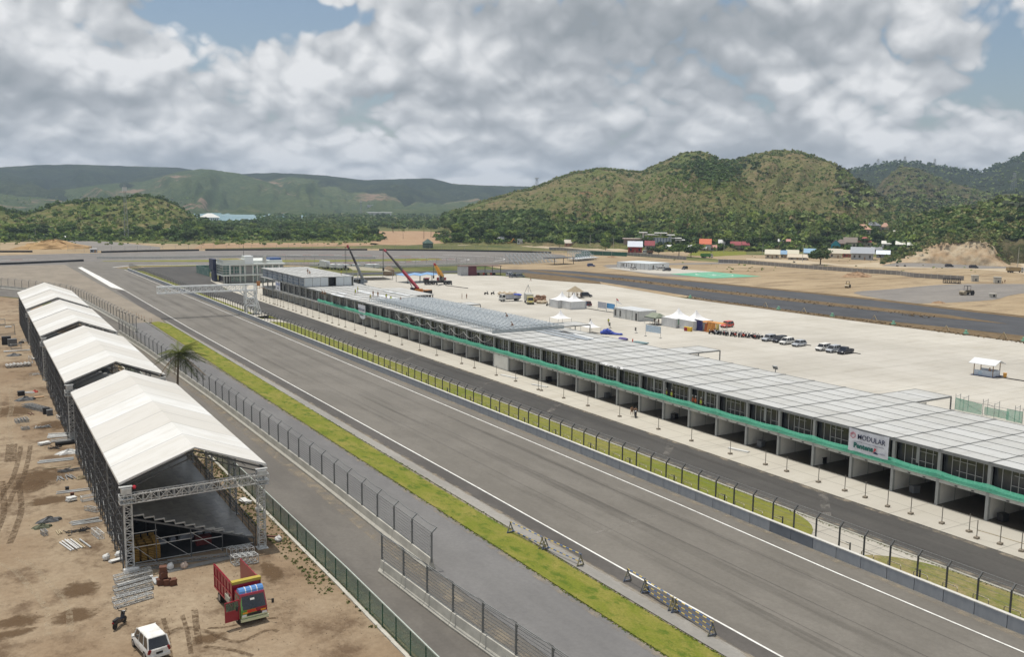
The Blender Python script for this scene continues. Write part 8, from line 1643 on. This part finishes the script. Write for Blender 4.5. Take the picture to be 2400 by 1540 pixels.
CL = [('pipe_bundle', c_pipes(3, 3.4, .06), 'Z3', 635, 100, H-.1, 'three long grey pipes lying across two brown blocks'), ('wrapped_load', c_sheets(.9, .7, 6, m_wht), 'Z3', 615, 180, .3, 'round white wrapped stack beside the long grey pipes'), ('cage_frame', c_frame(1.7, .7, .5, m_wht), 'Z3', 775, 172, .1, 'white box frame lying against the nearest grandstand scaffold'),
 ('truss_segment', c_truss(1, 1.6, .4), 'Z3', 815, 262, .6, 'small bent lattice piece at the scaffold foot'), ('pipe_bundle', c_pipes(9, 2.7, .045, fan=.12), 'Z3', 740, 362, H, 'fanned bundle of pale pipes left of the nearest grandstand front'), ('tarpaulin', c_tarp(1.2, .45, .5, m_gt), 'Z3', 425, 360, .1, 'grey tarpaulin heap on the open dirt'), ('tarpaulin', c_tarp(.9, .5, .4, m_tg2), 'Z3', 365, 412, 0, 'olive tarpaulin heap just below the grey tarpaulin'),
 ('truss_segment', c_truss(1, 1.0, .4, m_steel), 'Z3', 405, 465, .2, 'dark ended lattice piece beside the olive tarpaulin'), ('plank', c_pipes(3, 1.1, .05, m_timber), 'Z3', 515, 455, .1, 'short timber planks right of the olive tarpaulin'), ('debris_tangle', c_tangle(1.2, m_black), 'Z3', 665, 452, 0, 'black tangle of straps above the white tube row'),
 ('pipe_bundle', c_pipes(5, 2.9, .07, m_wht, .01, .26), 'Z3', 625, 565, .25, 'row of five long white tubes on the dirt'), ('pipe_bundle', c_pipes(2, 2.6, .05, m_timber), 'Z3', 700, 555, .2, 'two tan tubes right of the five white tubes'), ('pipe_bundle', c_pipes(1, 2.5, .07, m_steel_l), 'Z3', 745, 550, .25, 'single thick grey tube right of the tan tubes'), ('truss_segment', c_truss(1, 2.1, .5, m_wht), 'Z3', 865, 478, .2, 'white ladder shaped lattice beside the nearest grandstand corner'),
 ('bag', c_bag(), 'Z3', 918, 690, 0, 'white bag with black base, left of a pair near the front tower'), ('bag', c_bag(), 'Z3', 1025, 665, 0, 'white bag right of a pair near the front tower'), ('sheet_stack', c_sheets(1.1, .5, 3, m_wht), 'Z3', 1000, 702, .3, 'white sheets on the ground between the two white bags'), ('wrapped_roll', (M().cyl((-.65, 0, .22), (.65, 0, .22), .22, 10), m_wht), 'Z3', 1133, 795, .1, 'white roll lying at the foot of the front left tower'),
 ('truss_segment', c_truss(1, 2.6, .4, m_steel), 'Z3', 1290, 758, H-.15, 'dark grey lattice lying along the grandstand front edge'), ('bag', c_bag(), 'Z3', 1470, 770, .5, 'crumpled white bag before the middle of the nearest grandstand'), ('bag', c_bag(mk('bag_pink', (.5, .40, .33), .7, bump=.5)), 'Z3', 1590, 762, 0, 'pinkish flat bag right of the crumpled white bag'), ('sheet_stack', c_sheets(1.3, .5, 2, mk('sheet_pale', (.45, .46, .46), .6)), 'Z3', 1345, 880, H, 'thin pale sheets between the lattice pile and the rust brown boxes'),
 ('bag', c_bag(), 'Z3', 2225, 272, 0, 'white bag in the weeds right of the nearest grandstand'), ('block_stack', c_sheets(.6, 1.5, 5, m_wht), 'Z3', 2115, 195, .2, 'stack of pale blocks in the weeds behind the front right tower'), ('bag', c_bag(), 'Z3', 2400, 530, .4, 'white sack beside the green fence at the front right tower'), ('plank', (M().box(-.12, -1.0, 0, .12, 1.0, .12), m_rust), 'Z3', 2340, 490, .9, 'brown beam by the foot of the front right tower'),
 ('crate', c_box(1.0, .8, .7, m_black), 'B5', 215, 165, .1, 'black crate left of the white pipe pile'), ('pipe_bundle', c_pipes(7, 1.6, .07, m_wht, .1), 'B5', 292, 142, H, 'white pipe pile between the black crate and the red cloth'), ('cloth', c_tarp(.5, .4, .4, m_redp), 'B5', 355, 135, 0, 'small red cloth heap by the second grandstand'), ('tarpaulin', c_tarp(1.5, .7, .6, m_gt), 'B5', 260, 215, .1, 'wide grey tarpaulin heap below the black crate'), ('board', c_sheets(1.4, 1.0, 2, mk('board_tan', (.42, .27, .15), .8)), 'B5', 400, 185, .1, 'tan board lying right of the wide grey tarpaulin'),
 ('truss_segment', c_truss(3, 6.5, .4, m_steel, .5), 'B5', 395, 300, .42, 'three long grey lattice lengths lying diagonally on the dirt'), ('crate', c_box(.9, .9, .9, m_black), 'B5', 470, 350, 0, 'black crate beside the long diagonal lattices, left of two'), ('crate', c_box(.8, .9, .8, m_gt), 'B5', 505, 365, 0, 'dark grey crate beside the long diagonal lattices, right of two'), ('truss_segment', c_truss(4, 1.6, .4, m_steel, .42), 'B5', 238, 432, .1, 'block of four grey lattice ends standing alone on the dirt'), ('cage_frame', c_frame(.9, .9, .3, m_steel), 'B5', 258, 510, .2, 'small grey frame stack below the four lattice ends'),
 ('cage_frame', c_tangle(1.2, m_steel), 'B5', 430, 490, 0, 'flat scatter of thin grey frames on the dirt'), ('cage_frame', c_frame(.8, 2.0, .5, m_wht), 'B5', 622, 405, .15, 'pale cage frame at the scaffold between two grandstands'), ('plank', c_pipes(2, 1.6, .06, m_rust, .05, .45), 'B5', 333, 355, .2, 'two brown planks left of the long diagonal lattices'), ('pipe_bundle', c_pipes(10, 3.8, .08, m_wht, .06, .2), 'B5', 650, 575, H-.15, 'big bundle of white beams by the scaffold of the nearest grandstand'), ('pipe_bundle', c_pipes(6, 3.4, .07, m_steel_l, .08), 'B5', 660, 625, H+.1, 'bundle of grey beams just below the big white bundle'),
 ('wrapped_roll', (M().cyl((-1.4, 0, .3), (1.4, .2, .3), .28, 8), m_black), 'B5', 680, 665, 0, 'long black wrapped roll below the grey beams'), ('sheet_stack', c_sheets(1.4, .8, 5, m_wht), 'B5', 450, 665, .4, 'messy white sheet stack left of the black roll'), ('debris_tangle', c_tangle(.9, m_black), 'B5', 560, 705, 0, 'dark tangle between the white sheets and the black roll'), ('tarpaulin', c_tarp(1.6, .7, .5, m_wht), 'B5', 705, 752, .1, 'white tarpaulin heap against the scaffold of the nearest grandstand'),
 ('pipe_bundle', c_pipes(6, 3.9, .06, m_steel_l, .02), 'B5', 568, 832, H-.05, 'tidy bundle of long silver pipes below the white tarpaulin'), ('pipe_bundle', c_pipes(2, 3.0, .04, m_timber, .08, .4), 'B5', 590, 895, H, 'two thin timber rods below the silver pipes'), ('debris_tangle', c_tangle(1.5, m_gt), 'B5', 715, 925, 0, 'grey tangle of cables with bright green leaves'), ('pipe_bundle', c_pipes(10, 1.7, .05, m_steel, .18, .2), 'B5', 685, 1005, .1, 'fan of short dull pipes below the cable tangle'), ('cage_frame', c_tangle(.9, m_timber), 'B5', 845, 1010, 0, 'loose timber frame by the scaffold foot'), ('crate', c_box(.35, .35, .35, m_black), 'B5', 682, 1128, 0, 'small black block above the long grey pipes'), ('crate', c_box(.35, .35, .35, m_rust), 'B5', 733, 1185, 0, 'small brown block below the long grey pipes'),
 ('cage_frame', c_frame(1.6, 1.6, 1.4, m_steel), 'B4', 25, 710, 0, 'dark open frame at the left frame edge'), ('sheet_stack', c_sheets(1.4, 1.2, 4, m_wht), 'B4', 125, 750, 0, 'white sheets right of the dark open frame at the left edge'), ('crate', c_box(1.8, 1.3, 1.8, m_black), 'B4', 100, 1010, 0, 'large black box among the far left materials'), ('crate', c_box(1.7, 1.4, 1.5, m_gt), 'B4', 190, 1030, .1, 'grey machine box right of the large black box'), ('cable_coil', c_coil(m_gt), 'B4', 325, 990, 0, 'grey coil among the far left materials'), ('cage_frame', c_frame(2.0, 1.4, 1.0, m_steel), 'B4', 245, 1075, .1, 'grey cage boxes below the grey machine box'), ('cage_frame', c_frame(2.6, .9, .4, m_wht), 'B4', 420, 960, .1, 'white frame leaning by the third grandstand'),
 ('pipe_bundle', c_pipes(3, 5, .1, m_wht), 'B4', 250, 1115, H, 'long white beams below the grey cage boxes'), ('tarpaulin', c_tarp(1.4, .8, .5, m_gt), 'B4', 215, 1185, 0, 'small grey tarpaulin heap below the long white beams'), ('tube_stack', c_pipes(7, 2.2, .3, mk('tube_pale', (.42, .40, .37), .6), 0, .62), 'B4', 310, 1345, .1, 'row of thick pale tubes lying side by side by the second grandstand'), ('cage_frame', c_frame(.6, 2.2, 1.2, m_wht), 'B4', 470, 1290, 0, 'pale L shaped frame right of the thick pale tubes'), ('debris_tangle', c_tangle(1.6, m_steel_l), 'B4', 590, 1470, 0, 'silver tangle of rods by the scaffold of the second grandstand'), ('sheet_stack', c_sheets(2.0, .8, 3, m_wht), 'B4', 560, 1230, .5, 'white boards leaning at the scaffold of the second grandstand'), ('cage_frame', c_frame(5, 3, 2.2, m_scaf), 'B4', 45, 860, 0, 'low dark frame stack at the far left edge')]
for nm, (b, m), r, u, v, rz, lb in CL:
    x, y = g(r, u, v); tag(b.build(nm, m, None, (x, y, .04), rz), lb, nm.replace('_', ' '))
# the pile of lattice beams and the rust brown boxes in front of the nearest stand
for i, (v, m, k) in enumerate(((830, m_steel_l, 0), (858, m_steel_l, 0), (890, m_wht, 1), (920, m_steel, 0), (950, m_steel_l, 0), (985, m_gt, 1), (1020, m_steel_l, 0), (1062, m_steel_l, 0))):
    x, y = g('Z3', 1145+(i % 3)*12, v); b = M().truss((-1.55, 0, .2), (1.55, .12, .22), .36, 7, .05) if not k else M().cyl((-1.5, 0, .16), (1.5, .1, .16), .14, 8)
    tag(b.build('truss_beam' if not k else 'wrapped_roll', m, None, (x, y, .04), U(.1, .24)), ['topmost silver lattice beam of the pile before the front left tower', 'second silver lattice beam in the pile before the front left tower', 'thin white tube in the lattice beam pile', 'dull grey lattice beam in the middle of the pile', 'silver lattice beam below the dull grey one in the pile', 'dark grey roll lying in the lattice beam pile', 'second lowest silver lattice beam of the pile', 'lowest silver lattice beam of the pile, nearest the scooter'][i], 'lattice beam' if not k else 'tube', 'pile of lattice beams before the front left tower')
for i, (u, v, z) in enumerate(((1412, 900, 0), (1412, 896, .55), (1412, 892, 1.0), (1385, 902, 0), (1445, 905, 0), (1492, 905, 0))):
    x, y = g('Z3', u, v); b, m = c_box(.55, .5, .5, m_rust); tag(b.build('rust_box', m, None, (x, y, .04+z), U(-.3, .3)), ['rust brown box at the bottom of the box tower', 'rust brown box in the middle of the box tower', 'rust brown box on top of the box tower', 'rust brown box left of the box tower', 'rust brown box just right of the box tower', 'rust brown box farthest right, open on top'][i], 'box')
for i, (u, v) in enumerate(((2000, 655), (2050, 650), (2100, 645), (2150, 640), (2035, 725), (2085, 718), (2135, 712), (2185, 706))):
    x, y = g('Z3', u, v); b, m = c_frame(.58, .95, .75); b.bar((-.29, -.47, .1), (.29, -.47, .7), .05).bar((-.29, 0, .75), (.29, .47, .75), .05)
    tag(b.build('truss_cube', m, None, (x, y, .04), .15), ['%s silver frame cube in the back row behind the red truck' % q for q in ('leftmost', 'second left', 'third', 'rightmost')][i] if i < 4 else ['%s silver frame cube in the front row behind the red truck' % q for q in ('leftmost', 'second left', 'third', 'rightmost')][i-4], 'frame cube', 'silver frame cubes behind the red truck')
tag(c_truss(1, 5.2, .3, m_steel)[0].build('base_truss', m_steel, None, (*g('Z3', 1700, 690), .04), H-.15), 'long base lattice lying along the front foot of the nearest grandstand', 'lattice beam')
tag(M().box(-3.2, -.35, 0, 3.2, .35, .04).build('concrete_strip', mk('strip_grey', (.26, .25, .23), .9), None, (*g('Z3', 1700, 735), .035), .1), 'flat grey concrete strip on the dirt before the nearest grandstand', 'paving')
for i, (y, k, lb) in enumerate(((52.5, 0, 'black tool crate inside the garage right of the banner bay'), (63.2, 1, 'grey box in the garage under the banner'), (76.8, 0, 'dark crate at the pillar two bays left of the banner'), (86.5, 1, 'grey box beside a pillar in a middle garage'), (104.6, 0, 'dark crate in the garage nearest the parked motorcycle rider'), (122.2, 1, 'grey box inside a garage before the closed shutter'), (139, 0, 'dark crate at the garage right of the closed shutter'), (170, 1, 'grey box in a garage below the steel stand'), (190, 0, 'dark crate in a garage below the steel stand'))):
    b, m = c_box(.9, .7, .8, (m_black, m_gt)[k]); tag(b.build('tool_crate', m, None, (92.6+.4*(i % 3), y, .18), U(-.3, .3)), lb, 'crate')
for i, (x, y, l, rz, lb) in enumerate(((88.4, 86.5, 3.0, .25, 'white tray beam lying on the pit apron before a middle garage'), (88.2, 146, 4.5, .2, 'thin pale pipes lying on the apron by the closed shutter'), (88.6, 136, 3.6, .3, 'thin pale pipes on the apron right of the closed shutter'))): tag(M().box(-.22, -l/2, 0, .22, l/2, .16).bar((.4, -l/2, .05), (.5, l/2, .05), .08).build('beam', m_wht, None, (x, y, .13), rz), lb, 'beam')
# stones, tufts and ragged grass edges
def scatter(name, pts, m, s0, s1, qn, flat, kind='stuff', label=None):
    rng = np.random.default_rng(len(pts)); P_ = np.array(pts); k = len(P_); s = rng.uniform(s0, s1, k); S_ = np.repeat(s, qn); u = rng.normal(size=(k*qn, 3)); u /= np.linalg.norm(u, axis=1)[:, None]; u[:, 2] = abs(u[:, 2])
    C = np.repeat(P_, qn, 0)+u*S_[:, None]*np.array([.8, .8, flat]); V, F = quads(C, u, S_*.45, rng); o = np_mesh(name, V, F, m); o['kind'] = kind
    if label: o['label'] = label
m_tuft = leafmat('grass_tuft', (.15, .20, .025), (.21, .24, .04), (.11, .17, .02), 1.); m_stone = mk('stone', (.33, .26, .18), .95); m_weed = leafmat('weed', (.12, .16, .045), (.2, .19, .08), (.13, .14, .05), 1.)
pts = [(random.choice((42.38, 46.0+(y-60)*.005))+random.gauss(0, .07), y, .14) for y in [30+230*random.random()**1.7 for _ in range(3800)]]; scatter('grass_edge', pts, m_tuft, .04, .11, 5, .4)
pts = [(random.choice((69.2, 75.5))+random.gauss(0, .12), y, .11) for y in [30+150*random.random()**1.5 for _ in range(1500)]]; scatter('dry_grass_blades', pts, m_weed, .04, .10, 4, .5)
pts = [(U(-30, 11), U(60, 240), .03) for _ in range(2200)]+[(U(10, 26), U(60, 84), .03) for _ in range(900)]; scatter('stones', pts, m_stone, .02, .07, 5, .5, label='small stones and clods on the dirt yard')
pts = [(U(24.3, 26.3), U(70, 130), .03) for _ in range(700)]+[(26.3+random.gauss(0, .2), U(60, 250), .03) for _ in range(500)]; scatter('weeds', pts, m_weed, .05, .20, 9, .7, label='weeds along the foot of the green fence')
pts = [(224+U(0, 3.5), U(100, 250), .1) for _ in range(500)]+[(U(249, 257), U(170, 330), .13) for _ in range(400)]; scatter('verge_weeds', pts, m_berm, .1, .4, 6, .4)
# ================= haze =================
hz = M().box(-6500, -320, -1.5, 6500, 7200, 330).build('haze', bpy.data.materials.new('haze_air')); hz['kind'] = 'stuff'
hm = hz.data.materials[0]; hm.use_nodes = True; hn = hm.node_tree; hn.nodes.clear()
hv = hn.nodes.new('ShaderNodeVolumePrincipled'); hv.inputs['Color'].default_value = (.62, .78, 1, 1); hv.inputs['Density'].default_value = .0001; hv.inputs['Anisotropy'].default_value = .2
hn.links.new(hv.outputs[0], hn.nodes.new('ShaderNodeOutputMaterial').inputs['Volume'])
